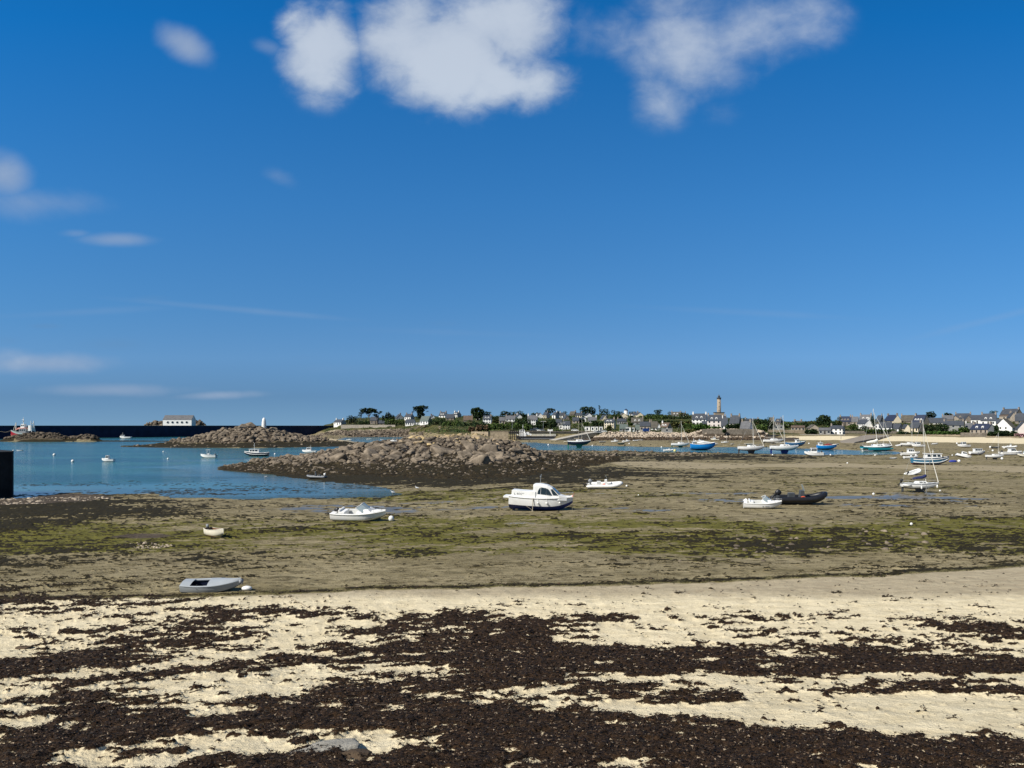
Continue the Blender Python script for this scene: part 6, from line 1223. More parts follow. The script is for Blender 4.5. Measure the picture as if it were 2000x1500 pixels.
Hs = [
(652,666,10,830.5,824.5,819.5,'white','slate','LR',3,'small white cottage with grey gable, farthest left of all the village'),
(723,737,4,829,821,814.2,'stone','slate','R',2,'grey house with tall chimney tucked under the umbrella pines'),
(739,751,0,829.5,826.5,821.5,'stone','slate','',1,'low slate roofed annex right of the pine grove house'),
(774,775,14,820,817,809,'grey','slate','R',0,'house turned gable on, pale grey gable against the sky left of the big pine'),
(790,802,7,820.5,814,808.5,'white','slate','LR',3,'upright white house with chimneys just left of the big wind shaped pine'),
(791.5,808.5,3,831,825,819.5,'white','slate','',4,'white cottage with raised white gables under the big wind shaped pine'),
(812,820,0,830,825.5,825,'white','flat','',1,'flat white link building between two white houses'),
(820,836,8,829,822,813,'white','green','',3,'white house with large grey green roof right of the flat link building'),
(843,843.5,5.5,817.5,815,810.5,'white','slate','L',0,'tiny white gable on the skyline right of the big wind shaped pine'),
(857,869,6,816,811.5,804.8,'white','slate','LR',2,'white skyline house with two dark chimneys, left of the twin gabled one'),
(871,886,3,820.5,816,809,'stone','slate','',2,'grey stone cottage with dark roof below the two skyline houses'),
(884,893,8,816,810,804.5,'white','slate','LR',2,'white skyline house with pointed twin gables left of the round dark tree'),
(905,923,0,823.5,820.5,812,'stone','brown','R',2,'barn with broad brown roof left of the round dark tree'),
(930,937,0,820,816,813.5,'white','slate','',1,'white cottage half hidden behind the trunk of the round dark tree'),
(943,959,1.5,827,818.5,812,'white','slate','R',3,'white two storey house with dormers right of the round dark tree'),
(963,967,0,822,818.5,817,'white','slate','',1,'tiny white outhouse beside the dormered white house'),
(975,986,0,828,821.5,815,'stonepale','slategrey','',2,'small pale stone cottage attached to the long grey roofed house'),
(987,1006,1,824,818.5,812,'white','slategrey','LR',3,'long grey roofed white house in front of the low dark trees'),
(1009,1010,10,818,814.5,809.5,'white','slate','L',0,'white gable with big dark arched window among trees'),
(1030,1049,1,830,819.5,811.5,'white','slategrey','LR',5,'large white house with wide hipped grey roof above the ferry'),
(1050,1051,9,817,812,806.5,'white','slate','',0,'bright white steep gable on the skyline above the ferry'),
(1060,1067,7,817,810.5,805,'cream','slate','R',3,'cream house with tall grey gable left of the wide flat pine'),
(1078,1084.5,8.5,817.5,810.5,805,'white','slate','R',1,'white house with pale grey gable under the wide flat pine'),
(1093,1103,0,816,811,806,'white','slate','L',2,'white skyline cottage between the wide flat pine and the dark cypress clump'),
(1103,1104,8,821,817.5,811.5,'stone','slate','L',0,'brown stone gable in the middle of the hillside'),
(1112,1122,5,812.5,809,803.5,'stone','brownslate','R',1,'dark skyline house with pointed tower roof'),
(1083,1097,1,834,825,819,'greystone','slate','R',2,'grey stone house with white gutter band left of the white harbour house'),
(1092,1099,0,838,831,830,'white','flat','',1,'flat white extension of the white harbour house'),
(1099,1113,1,838.5,829.5,822.5,'white','slate','L',3,'white harbour house with three tall windows above the quay'),
(1118,1131,0,827,821.5,815.5,'stonepale','slate','',2,'pale stone house with pyramid roof in the hillside centre'),
(1124,1136,2,816.5,811,806.5,'cream','slate','R',3,'cream skyline house left of the great dark cypress'),
(1138,1139,6,825,819,814.5,'white','slate','',0,'narrow white gable half way up, above the yacht masts'),
(1145,1146,10,816.5,811.5,807,'white','slate','',0,'white open fronted gable shed below the great dark cypress'),
(1148,1165,1,826,821,814.5,'white','slategrey','R',4,'wide grey roofed white house below the great dark cypress'),
(1142,1152,0,842.5,833.5,833,'white','flat','',1,'first of four white quayside sheds, largest, behind the yacht masts'),
(1154,1161,0,842.5,833.5,833,'white','flat','',1,'second of four white quayside sheds from the left'),
(1162.5,1168,0,842.5,833.5,833,'white','flat','',1,'third of four white quayside sheds from the left'),
(1170,1177,0,842.5,833.5,833,'white','flat','',1,'rightmost of four white quayside sheds'),
(1180,1199,4,839,824.5,818.5,'cream','slate','LR',4,'tall cream house with two dormers at the left end of the boulder bank'),
(1181,1184,3,819,816,810.5,'stone','slate','',0,'pointed brown stone gable peeping above the tall cream house'),
(1176,1177,9,822,818,811,'cream','slate','',0,'cream gable on the slope left above the tall cream house'),
(1205,1223,1,830,822.5,818,'greystone','slate','LR',4,'long grey stone house right of the tall cream house'),
(1209,1210,17,818,814.5,807,'cream','brownslate','',0,'large cream gable facing the bay under the white round tower'),
(1229,1235,1,813,808.5,806.5,'white','slate','',1,'small white cottage right of the white round tower'),
(1237,1247,1,814,810.5,806,'white','slate','L',2,'dark roofed cottage with white chimney on the ridge right of the round tower'),
(1243,1244,12,816,810.5,805.5,'cream','slate','L',0,'cream gable end of the long white ridge building'),
(1255,1265,0,810.5,806.2,806,'white','flat','',0,'long flat topped white building on the ridge'),
(1233,1256,1,831,824.5,816,'greystone','brownslate','R',3,'wide lichen roofed stone house in the middle row'),
(1210,1226,1,843,837,829,'greystone','green','R',3,'low green grey roofed cottage directly above the boulder bank'),
(1222,1232,0,843,834.5,834,'white','flat','',1,'white cube shed right of the green roofed cottage'),
(1234.5,1239,0,843,835,834.5,'white','flat','',1,'narrow white hut with dark opening, left of the blue container'),
(1241,1249.5,0,843,839,830,'white','green','',1,'small green roofed white cottage left of the blue container'),
(1250,1270,1,843.5,832,824,'stonepale','slate','R',3,'stone house with new dark slate roof behind the blue container'),
(1270.5,1284,0,840,835,823.5,'white','brownslate','L',1,'brown roofed low white house right of the new slate roof'),
(1283,1284,6,840,834,827,'white','brownslate','',0,'small steep white gable right of the brown roofed house'),
(1289,1304,8,839,834,826,'white','brown','L',2,'white house with reddish brown roof, dormers and pale gable near the boathouse'),
(1292,1313,0,845,837.5,837,'greystone','flat','',1,'low grey boathouse with dark doorway at the end of the boulder bank'),
(1294,1304,0,811.5,808,804,'white','slate','',2,'small white skyline house right of the round dark pine'),
(1311,1329,1,814,810.5,804.5,'white','brownslate','LR',4,'long skyline house with dormers, left of the twin white chimneys'),
(1330,1339,1,814,810,806,'white','slate','LR',2,'skyline cottage with twin white chimneys'),
(1352,1379,2,829.5,818.5,808,'white','slate','LR',4,'largest white house with broad navy slate roof left of the lighthouse'),
(1371,1381.5,0,833,830,823,'white','slate','',1,'small slate outbuilding between the two largest white houses'),
(1382,1408,1,834.5,821,810.5,'pinkwhite','slate','L',3,'big white house with balconies and dormers just below the lighthouse'),
(1408.5,1420,3,839,831,816,'white','slate','L',2,'low white shopfront house right of the balconied house'),
(1405,1418,0,826,820,812.5,'stone','slate','R',1,'stone house squeezed behind the shopfront, right of the lighthouse base'),
(1425,1443,5,834,826,811.5,'pinkwhite','slate','LR',1,'big broad slate roofed house right of the lighthouse with stone gable'),
(1446,1464,6,841,836.5,823,'white','slategrey','LR',3,'low house with deep grey roof and dark glazed front on the sea wall'),
(1455,1481,0,825,821,818,'stone','slate','LR',3,'long low slate skyline roof right of the broad slate roofed house'),
(1503,1512,0,833,827,815.5,'stone','brownslate','R',1,'tall brown grey roof behind the dark conifer'),
(1514,1524,5,832,824,818,'stone','slate','R',2,'stone house with pale dormer, right of the dark conifer'),
(1502,1530,0,840,830.5,830,'greystone','flat','',3,'flat roofed grey building with a white awning above the beach end'),
(1537,1538,4,833,829,825,'white','slate','',0,'tiny white gable on the green slope right of the flat roofed building'),
(1556,1570,-9,831,827,822.5,'stone','brownslate','LR',2,'long low stone skyline house with pinkish chimneys'),
(1546,1571,0,841,835,831.5,'stonepale','brown','',4,'ruined looking low stone cottage on the slope above the garden wall'),
(1581,1582,17,842,836,829.5,'stonepale','brownslate','',0,'pale stone gable in front of the great round tree'),
(1600,1621.5,0,848.5,840.5,836,'greystone','slategrey','',3,'low grey stone shed with a blue door beside the white cottage'),
(1622,1645.5,4.5,848.5,837,831.5,'white','slate','LR',3,'white two storey cottage right on the promenade wall'),
(1641,1662,1,831.5,823,813.5,'stone','navy','LR',3,'stone manor with dark roof and three pale dormers left of the white twin gables'),
(1664,1676,1,833,823.5,814,'stonepale','slategrey','L',1,'pale grey house wedged between the manor and the dormered white house'),
(1680,1701,3,829,820,810,'white','slategrey','LR',2,'tall white house with grey roof and two white dormers behind the white gable'),
(1675,1690,14,839,827,819.5,'white','slate','R',4,'white house with a wide blank white gable left of the teal yacht mast'),
(1705,1717,0,840,828.5,828,'white','flat','',1,'white flat roofed terrace annex crossed by the teal yacht mast'),
(1694,1710,0,842,834.5,834,'stonepale','flat','',3,'low stone ground floor below the white terrace annex'),
(1711,1719,8,829,823,811.5,'stone','slate','R',0,'slate roof with grey stone gable behind the tallest mast'),
(1728,1745,14,827,821.5,810.5,'cream','navy','LR',2,'cream gabled house with long navy roof and red chimney'),
(1718,1741,0,843,834.5,824.5,'white','slate','',3,'white fronted dark roofed house behind the two leaning masts'),
(1738,1755,9.5,843.5,837,827.5,'white','slate','',2,'small cottage with white window surround and plain grey gable'),
(1762,1785,1,826,822,811,'stone','brownslate','L',0,'mossy brown roof between the cream gable and the stone gable'),
(1784,1803,10.5,830,823.5,810.5,'white','navy','L',2,'dark roofed house with white dormer band and broad brown stone gable'),
(1767,1768,9,844.5,836,829,'cream','slate','',0,'narrow cream gable wing of the cream house on the hedge'),
(1777,1793,12,844.5,835.5,824.5,'cream','slate','R',3,'cream house with french windows and a tan gable at right'),
(1811,1846,0,829,825.5,816.5,'white','slate','L',5,'very long low slate roof with skylight above the garden shrubs'),
(1842,1862,1,824,819,811.5,'stone','slategrey','L',0,'grey skyline roof with two dark chimney pots'),
(1847,1882,1,844,830,822,'greystone','slate','LR',3,'long grey stone house with white framed windows above the clipped hedge'),
(1857,1858,14,823,819,812,'stonepale','slate','L',0,'pale triangular stone gable behind the long grey stone house'),
(1869,1896,1,822,817,807.5,'stone','slate','LR',3,'high skyline house with tall stone chimneys, left of the shuttered house'),
(1884,1885,12,826,820,811.5,'stone','slate','',0,'dark grey stone gable next to the shuttered white house'),
(1886,1899,0,843,837,826.5,'white','slategrey','L',1,'low grey roofed white cottage left of the navy roofed one'),
(1898,1919,0,829.5,819.5,811,'white','slate','',3,'white house with three pale green shuttered windows'),
(1919.5,1945,2,832,821,808,'white','slate','LR',3,'tall white house with two white dormers next to the shuttered one'),
(1899,1929,13,848,838.5,828,'stonepale','navy','LR',4,'stone fronted cottage with navy roof and plain grey gable by the beach'),
(1947,1957,0,834,827,819,'cream','slate','',1,'small cream cottage squeezed left of the large white gable'),
(1977,1984,-30,845,835.5,818,'white','brownslate','',1,'large bright white gable house near the right edge'),
(1958,1985,10,822,808,798.5,'stone','slate','LR',3,'highest stone house with massive chimneys on the right skyline'),
(1972,1973,12,824,815,806,'stonepale','slate','L',0,'tan stone gable below the highest stone house'),
(1985,2014,0,828,821,807.5,'stone','slate','L',2,'long slate roof cut off by the right edge, upper row'),
(1987,1988,22,847,838,824,'pinkwhite','slate','',0,'pale gabled cafe house cut off by the right edge, behind pink flowers'),
(1953,1969,0,822,812.5,811,'stonepale','brown','',1,'tan stone outbuilding left under the highest stone house'),
]
opt = {'tall cream house with two dormers': dict(dorm=2, fl=3), 'white two storey house with dormers': dict(dorm=2, fl=2), 'white skyline house with two dark': dict(dorm=2), 'large white house with wide hipped': dict(fl=2), 'white harbour house with three': dict(fl=2), 'largest white house with broad': dict(fl=2, dorm=2),
 'big white house with balconies': dict(fl=2, dorm=2), 'white two storey cottage': dict(fl=2), 'stone manor': dict(dorm=3), 'tall white house with grey roof': dict(dorm=2), 'white house with a wide blank': dict(a=62, fl=2), 'cream gabled house with long': dict(a=62), 'long grey stone house with white': dict(fl=2),
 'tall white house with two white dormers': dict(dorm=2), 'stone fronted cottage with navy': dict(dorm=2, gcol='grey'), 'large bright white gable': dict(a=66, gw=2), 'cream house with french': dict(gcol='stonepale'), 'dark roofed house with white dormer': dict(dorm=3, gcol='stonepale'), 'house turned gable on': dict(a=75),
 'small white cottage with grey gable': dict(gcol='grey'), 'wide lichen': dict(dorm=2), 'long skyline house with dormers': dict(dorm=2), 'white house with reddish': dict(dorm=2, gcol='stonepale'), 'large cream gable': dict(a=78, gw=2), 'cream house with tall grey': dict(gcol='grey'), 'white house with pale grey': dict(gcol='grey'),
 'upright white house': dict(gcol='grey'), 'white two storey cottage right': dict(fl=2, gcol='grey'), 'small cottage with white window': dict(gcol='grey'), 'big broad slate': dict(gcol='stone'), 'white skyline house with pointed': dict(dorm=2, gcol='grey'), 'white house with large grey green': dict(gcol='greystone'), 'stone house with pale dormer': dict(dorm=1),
 'long grey roofed white': dict(), 'pale gabled cafe': dict(a=80), 'high skyline house': dict(dorm=2)}
for h in Hs:
    kw = {}
    for k, v in opt.items():
        if h[10].startswith(k): kw = dict(kw, **v)
    if h[1]-h[0] < 1.5 and 'a' not in kw: kw['a'] = 76
    if abs(h[4]-h[5]) < 1.2: kw['flat'] = True
    nm = 'shed' if ('shed' in h[10] or 'hut' in h[10] or 'boathouse' in h[10]) else 'barn' if 'barn' in h[10] else 'cottage' if 'cottage' in h[10] else 'house'
    house(*h, cat=nm if nm != 'cottage' else 'cottage', name=nm, **kw)
# porthole building
house(318, 374, 0, 832.5, 820, 811.2, 'white', 'slategrey', '', 0, 'long white building with five round windows on the rocks above the breakwater', d=668, D=9, cat='building', name='porthole_building', overh=.1)
pb = [o for o in COL.objects if o.name.startswith('porthole_building')][0]; pb.rotation_euler.z = 0.0; u = 668/FPX
for k in range(5):
    mb = MB(); x = (-27.5+9.3+k*9.25)*u; z = (832.5-825)*u; mb.tube((x, -.05, z), (x, .3, z), .95, n=16); w = mb.build('window', pane, pb)
    mb = MB(); mb.path([(x+1.08*math.cos(a), -.06, z+1.08*math.sin(a)) for a in np.linspace(0, 6.283, 17)], .12, 5); mb.build('frame', framew, w)
mb = MB(); mb.box((0, -.4, -.6), (24.5, 1.2, 1.0)); mb.build('plinth', concrete, pb)
# round white tower on the ridge
d0 = 735; e = empty('round_tower', ((1222.7-1000)/FPX*d0, d0, PZ(812, d0))); u = d0/FPX; mb = MB(); mb.lathe([(4.4*u, -4), (4.3*u, 0), (3.9*u, 10.5*u)], 20); mb.build('wall', walls['white'], e); mb = MB(); mb.lathe([(4.4*u, 10.5*u), (2.2*u, 12.2*u), (.5*u, 13.2*u), (.3*u, 14.5*u)], 20); mb.build('roof', roofs['navy'], e)
tag(e, 'round white tower with small navy cone roof on the ridge', 'tower')
# lighthouse
d0 = 1100; u = d0/FPX; zb = PZ(808, d0); e = empty('lighthouse', ((1404.2-1000)/FPX*d0, d0, zb)); lm = mat('lighthouse_granite', (.33, .265, .19), .9, .2, .3, .3, 1.2)
mb = MB(); mb.lathe([(4.0*u, -10*u), (3.9*u, 0), (3.35*u, 28.5*u)], 24); mb.build('tower', lm, e, True)
mb = MB(); mb.lathe([(3.9*u, 28.5*u), (4.3*u, 29.3*u), (4.3*u, 30.3*u), (3.2*u, 30.6*u)], 24); mb.lathe([(4.2*u, 30.3*u), (4.2*u, 31.6*u), (4.0*u, 31.6*u), (4.0*u, 30.3*u)], 24); mb.build('gallery', mat('lighthouse_dark', (.06, .06, .06), .7), e)
mb = MB(); mb.lathe([(2.0*u, 30.3*u), (2.0*u, 34.0*u)], 16); ln = mb.build('lantern', pane, e); mb = MB(); mb.lathe([(2.4*u, 34.0*u), (1.6*u, 35.2*u), (.4*u, 36.2*u), (.25*u, 38.2*u)], 16); mb.build('dome', mat('lighthouse_dark', ()), ln)
for z in (6, 14, 22): mb = MB(); mb.box((-.8*u, -3.75*u, z*u), (.8*u, .3*u, 1.5*u)); mb.build('window', pane, e)
mb = MB(); mb.box((0, 0, -2*u), (18*u, 12*u, 8*u)); mb.build('base_block', lm, e); mb = MB(); mb.box((0, 0, 2.4*u), (19.6*u, 13.6*u, 1.0*u)); mb.build('cornice', mat('lighthouse_dark', ()), e)
tag(e, 'tall pale stone lighthouse with dark lantern rising over the village', 'lighthouse')
# blue container, cars, lamps
g = ground(1261.5, 843.5, 400); g = Vector(((1261.5-1000)/FPX*432, 432, PZ(842.8, 432))); e = empty('blue_container', g); u = 432/FPX; mb = MB(); mb.box((0, 0, 3*u), (11*u, 2.4, 6*u))
mb.build('body', mat('blue_container_paint', (.012, .05, .20), .5), e); mb = MB()
for k in range(16): mb.box((-5.2*u+k*10.4*u/15, -1.23, 3*u), (.12, .06, 5.4*u))
mb.build('ribs', mat('blue_container_paint', ()), e); tag(e, 'deep blue steel container standing above the boulder bank', 'container')
def car(px, py, d, col, label, L=4.2, van=False):
    e = empty('van' if van else 'car', ((px-1000)/FPX*d, d, PZ(py, d)), random.uniform(-.2, .2)); h = 1.9 if van else 1.4
    mb = MB(); mb.loft([[(x, -.85, .3), (x, .85, .3), (x, .85, z), (x, -.85, z)] for x, z in ((-L/2, .8), (-L/2+.1, .9), (L/2-.9, .9), (L/2, .65))]); mb.build('body', M_[col], e, bevel=.08)
    mb = MB(); frustum(mb, -L*.46, L*.28, 1.6, .9, -L*.38, L*.1, 1.3, h); c = mb.build('cabin', M_['glass'], e); mb = MB(); mb.box((-L*.14, 0, h+.02), (L*.48, 1.3, .06)); mb.build('roof', M_[col], e)
    for x in (-.3, .3):
        for s in (-.8, .8): mb = MB(); mb.tube((L*x, s-.1, .32), (L*x, s+.1, .32), .32, n=12); mb.build('wheel', M_['dark'], e)
    return tag(e, label, 'van' if van else 'car')
car(1048, 842.3, 452, 'white', 'white van parked behind the ferry wheelhouse', 5, True); car(1058, 842.3, 455, 'midgrey', 'grey car parked on the quay right of the white van'); car(1042, 842.3, 450, 'dkgrey', 'dark car on the quay left of the white van')
car(1166, 846, 440, 'white', 'white car at the head of the long stone ramp'); car(1178, 844.3, 445, 'white', 'white car between the ramp head and the tall cream house', 4.4); car(1123, 842.3, 450, 'white', 'white car on the quay below the pyramid roofed house')
car(1172, 846.5, 437, 'midgrey', 'grey car between the two white ones at the ramp head', 3.9)
def lamp(px, yt, yb_, d, label, arms=True):
    e = empty('lamp_post', ((px-1000)/FPX*d, d, PZ(yb_, d))); h = (yb_-yt)*d/FPX; mb = MB(); mb.tube((0, 0, 0), (0, 0, h), .12, .08); mb.build('pole', M_['midgrey'], e); mb = MB(); mb.box((0, 0, h), (2.6, .15, .12)); mb.box((-1.2, 0, h-.05), (.6, .3, .15)); mb.box((1.2, 0, h-.05), (.6, .3, .15)); mb.build('lamp_head', M_['white'], e); tag(e, label, 'lamp post')
lamp(1000.5, 822, 842, 448, 'tall double armed lamp post at the pier head end'); lamp(1061, 823, 842, 448, 'tall double armed lamp post in the middle of the quay')
lamp(1099, 826, 842, 449, 'tall double armed lamp post before the white harbour house'); lamp(1642.5, 843, 858, 405, 'short lamp post in front of the white promenade cottage')
e = empty('quay_sign', ((1074.5-1000)/FPX*431, 431, PZ(852, 431))); mb = MB(); mb.tube((0, 0, 0), (0, 0, 2.8), .14); mb.build('post', M_['white'], e); mb = MB(); mb.box((0, -.1, 3.4), (2.8, .12, 1.1)); mb.build('panel', M_['white'], e); mb = MB(); mb.box((0, -.18, 3.9), (1.6, .05, .3)); mb.build('lettering_strip', M_['dkgrey'], e); tag(e, 'white notice board on a white post above the ferry deck', 'sign')
# ---------------------------------------------------------------- vegetation
def leafmat(name, c1_, c2_, c3_):
    m = bpy.data.materials.new(name); m.use_nodes = True; t = m.node_tree; b = t.nodes['Principled BSDF']; gi = t.nodes.new('ShaderNodeNewGeometry'); cr = t.nodes.new('ShaderNodeValToRGB'); set_ramp(cr, ((0, c1_), (.55, c2_), (1, c3_))); t.links.new(gi.outputs['Random Per Island'], cr.inputs[0]); t.links.new(cr.outputs[0], b.inputs['Base Color']); b.inputs['Roughness'].default_value = .8; b.inputs['Specular IOR Level'].default_value = .15; return m
LM = {'pine': leafmat('pine_foliage', (0.0112, 0.0224, 0.0140), (0.0252, 0.0448, 0.0224), (0.0560, 0.0770, 0.0336)), 'dark': leafmat('dark_foliage', (0.0126, 0.0252, 0.0112), (0.0280, 0.0532, 0.0196), (0.0630, 0.0924, 0.0308)), 'green': leafmat('green_foliage', (0.0308, 0.0588, 0.0140), (0.0644, 0.1064, 0.0252), (0.1190, 0.1610, 0.0420)),
 'olive': leafmat('olive_foliage', (0.0420, 0.0532, 0.0168), (0.0910, 0.0980, 0.0308), (0.1540, 0.1400, 0.0490)), 'hedge': leafmat('hedge_foliage', (0.0308, 0.0700, 0.0140), (0.0560, 0.1120, 0.0224), (0.0980, 0.1680, 0.0364)), 'brown': leafmat('dead_foliage', (0.0980, 0.0630, 0.0350), (0.1960, 0.1260, 0.0700), (0.2800, 0.1960, 0.1190)), 'pinkf': leafmat('hydrangea_foliage', (0.0700, 0.1120, 0.0420), (0.4200, 0.2240, 0.2380), (0.8120, 0.4760, 0.5320))}
bark = mat('bark', (.10, .075, .055), .9, .4, 2)
def cards(lobes, n, s, seed, flat=1.0):
    r = np.random.default_rng(seed); V = []; tot = sum(l[3]*l[4]*l[5] for l in lobes)
    C = []
    for (x, y, z, a, b, c) in lobes:
        k = max(8, int(n*a*b*c/tot)); v = r.normal(size=(k, 3)); v /= np.linalg.norm(v, axis=1)[:, None]; rad = r.uniform(.45, 1.0, (k, 1))**.5; C.append(v*rad*[a, b, c]*(1+.18*np.sin(v[:, :1]*7+seed)) + [x, y, z])
    C = np.concatenate(C); k = len(C); az = r.uniform(0, 6.28, k); el = r.uniform(-1.2, 1.2, k)*flat
    u = np.stack([np.cos(az), np.sin(az), np.zeros(k)], 1); w = np.stack([-np.sin(az)*np.cos(el), np.cos(az)*np.cos(el), np.sin(el)], 1); sz = (s*r.uniform(.6, 1.3, k))[:, None]
    q = np.stack([C-u*sz-w*sz*.6, C+u*sz-w*sz*.5, C+u*sz*.6+w*sz*.7, C-u*sz*.7+w*sz*.6], 1)
    return q.reshape(-1, 3), np.arange(4*k).reshape(-1, 4)
_ts = [0]
def tree(x0, x1, yt, yb, kind, lobes, label, d=None, cat='tree', name='tree', n=900, s=None, trunk=True, group=None):
    """lobes given in 0..1 of the box: (cx, cz, rx, rz)"""
    xc = (x0+x1)/2; g = ground(xc, yb, 380) if d is None else Vector(((xc-1000)/FPX*d, d, PZ(yb, d))); u = g.y/FPX; w = (x1-x0)*u; h = (yb-yt)*u; _ts[0] += 1
    e = empty(name, g); lb = [((cx-.5)*w, random.uniform(-.12, .12)*w, cz*h, rx*w, min(max(rx*w*.8, rz*h*.6), rx*w*1.1), rz*h) for cx, cz, rx, rz in lobes]
    V, F = cards(lb, n, s or max(.22, min(w, h)*.045), _ts[0]); np_mesh('crown' if trunk else 'foliage', V, F, LM[kind], e)
    if trunk:
        m = MB(); zt = min(l[2] for l in lb); big = sorted(lb, key=lambda l: -l[3])[:5]; fork = Vector((0, 0, max(h*.25, zt*.6)))
        m.path([(0, 0, -1.5), (random.uniform(-.02, .02)*w, 0, fork.z*.5), fork], [max(.22, h*.035), h*.028, h*.024], 7)
        for l in big: mid = Vector((l[0]*.5, l[1]*.5, (fork.z+l[2])*.5)); m.path([fork-Vector((0, 0, .3)), mid, (l[0], l[1], l[2])], [h*.02, h*.014, h*.006], 5)
        m.build('trunk', bark, e)
    return tag(e, label, cat, group)
umb = lambda: [(.10, .62, .10, .06), (.22, .72, .13, .09), (.38, .86, .16, .10), (.30, .94, .10, .06), (.55, .84, .18, .12), (.62, .95, .10, .05), (.75, .82, .14, .08), (.88, .74, .09, .06)]
tree(699, 712, 797.5, 822, 'pine', [(.3, .45, .28, .10), (.5, .62, .40, .10), (.75, .80, .35, .12), (.55, .90, .3, .08)], 'leftmost umbrella pine with bare forked trunk in the pine grove', d=700, name='pine_tree')
tree(704, 737, 796.5, 826, 'pine', [(.16, .80, .16, .10), (.30, .90, .14, .08), (.42, .72, .18, .12), (.55, .92, .16, .07), (.66, .80, .18, .12), (.80, .86, .15, .08), (.9, .72, .12, .08)], 'wide central umbrella pine with flat dark crown and pale leaning trunks', d=695, name='pine_tree', n=1300)
tree(727, 746, 801, 822, 'pine', [(.3, .55, .25, .10), (.5, .40, .2, .08), (.85, .82, .16, .10), (.7, .70, .15, .08)], 'small pine leaning right with one far reaching branch', d=698, name='pine_tree', n=400)
tree(675, 699, 810, 831, 'pine', [(.2, .70, .2, .12), (.42, .82, .2, .13), (.6, .55, .3, .3), (.3, .4, .3, .3), (.85, .78, .16, .10), (.75, .4, .25, .3)], 'low ragged dark pine right of the farthest left cottage', d=690, name='pine_tree')
tree(745, 772, 804, 828, 'pine', [(.2, .45, .22, .25), (.45, .85, .14, .14), (.5, .6, .3, .25), (.75, .45, .25, .28), (.1, .62, .1, .08)], 'dark pine with a pointed top left of the pale grey gable', d=705, name='pine_tree', n=1200)
tree(805, 838, 791.5, 823, 'pine', [(.18, .72, .14, .09), (.12, .86, .10, .06), (.35, .84, .2, .12), (.5, .70, .25, .2), (.62, .90, .2, .09), (.8, .84, .14, .08), (.5, .42, .22, .25), (.93, .92, .07, .03), (.88, .62, .07, .03), (.06, .6, .06, .03)], 'big wind shaped pine between the white houses', d=690, name='pine_tree', n=1700)
tree(918, 947, 795.5, 830, 'dark', [(.5, .74, .42, .24), (.3, .62, .26, .2), (.68, .62, .3, .2), (.45, .88, .34, .10), (.5, .5, .35, .16), (.6, .3, .15, .15)], 'big round topped dark cypress, tallest tree left of centre', d=700, name='cypress_tree', n=2200)
tree(943, 960, 802.5, 820, 'dark', [(.4, .72, .4, .2), (.75, .8, .25, .10), (.3, .5, .3, .2), (.6, .55, .3, .15)], 'smaller flat topped dark tree joined to the big round cypress', d=712, n=900)
tree(976, 998, 801.5, 822, 'dark', [(.4, .75, .3, .22), (.65, .65, .3, .25), (.2, .5, .25, .25), (.8, .45, .2, .25)], 'dome shaped dark tree behind the long grey roofed house', d=735)
tree(994, 1024, 801.5, 824, 'dark', [(.2, .72, .2, .16), (.45, .78, .22, .15), (.75, .80, .22, .16), (.9, .6, .14, .2), (.5, .5, .45, .25)], 'wide low dark tree right of the dome shaped one', d=738, n=1200)
tree(1062, 1086, 797, 817, 'pine', [(.3, .72, .25, .14), (.5, .90, .3, .09), (.75, .80, .24, .12), (.55, .62, .3, .14), (.2, .55, .16, .1)], 'wide flat pine on the skyline above the quay', d=745, name='pine_tree', n=1000)
tree(1084, 1096, 801.5, 814, 'dark', [(.3, .7, .3, .25), (.7, .75, .28, .2), (.5, .4, .4, .3)], 'small dark tree right of the wide flat pine', d=750)
tree(1098, 1110, 802.5, 814, 'dark', [(.5, .75, .35, .22), (.4, .45, .4, .3)], 'little dark tree on the skyline left of the pointed tower roof', d=748, n=500)
tree(1132, 1164, 793.5, 816, 'dark', [(.2, .65, .18, .22), (.42, .78, .28, .2), (.68, .74, .26, .2), (.88, .55, .12, .14), (.5, .45, .42, .25), (.3, .88, .2, .08)], 'great wide dark cypress standing above the white sheds', d=740, name='cypress_tree', n=2200)
tree(1168.5, 1173, 791, 812, 'pine', [(.3, .94, .35, .05), (.6, .82, .4, .08), (.35, .68, .35, .06)], 'tall thin bare tree with a tuft at its top', d=752, n=200, name='pine_tree')
tree(1169, 1190, 797, 816, 'dark', [(.3, .72, .28, .2), (.65, .72, .28, .22), (.85, .55, .18, .2), (.5, .4, .4, .3)], 'bushy dark tree right of the thin tufted one', d=748, n=900)
tree(1192, 1216, 800, 814, 'dark', [(.2, .7, .2, .25), (.5, .5, .3, .3), (.8, .5, .25, .25)], 'low dark shrubs left of the round white tower', d=742, name='tree')
tree(1227, 1244, 803, 812, 'dark', [(.3, .6, .3, .35), (.7, .65, .3, .3)], 'small round dark trees just right of the round white tower', d=748)
tree(1276.5, 1293.5, 799.5, 814, 'dark', [(.3, .75, .28, .18), (.65, .82, .32, .16), (.5, .55, .35, .2)], 'flat topped dark pine on the right hand ridge', d=745, name='pine_tree', n=900)
tree(1303, 1312, 803.5, 813, 'dark', [(.5, .65, .4, .35)], 'small dark clump between two ridge houses', d=742, n=300)
tree(1492, 1513, 813.5, 842, 'dark', [(.45, .86, .14, .12), (.4, .68, .25, .16), (.55, .5, .38, .2), (.35, .32, .4, .2), (.7, .3, .3, .22)], 'dark spreading conifer beside the flat roofed building', d=478, name='conifer_tree', n=1300)
tree(1592, 1624, 809.5, 838, 'dark', [(.5, .66, .42, .30), (.3, .5, .28, .28), (.72, .5, .28, .28), (.5, .85, .26, .12), (.5, .3, .45, .2)], 'great round dark evergreen standing alone above the beach', d=560, name='evergreen_tree', n=2600)
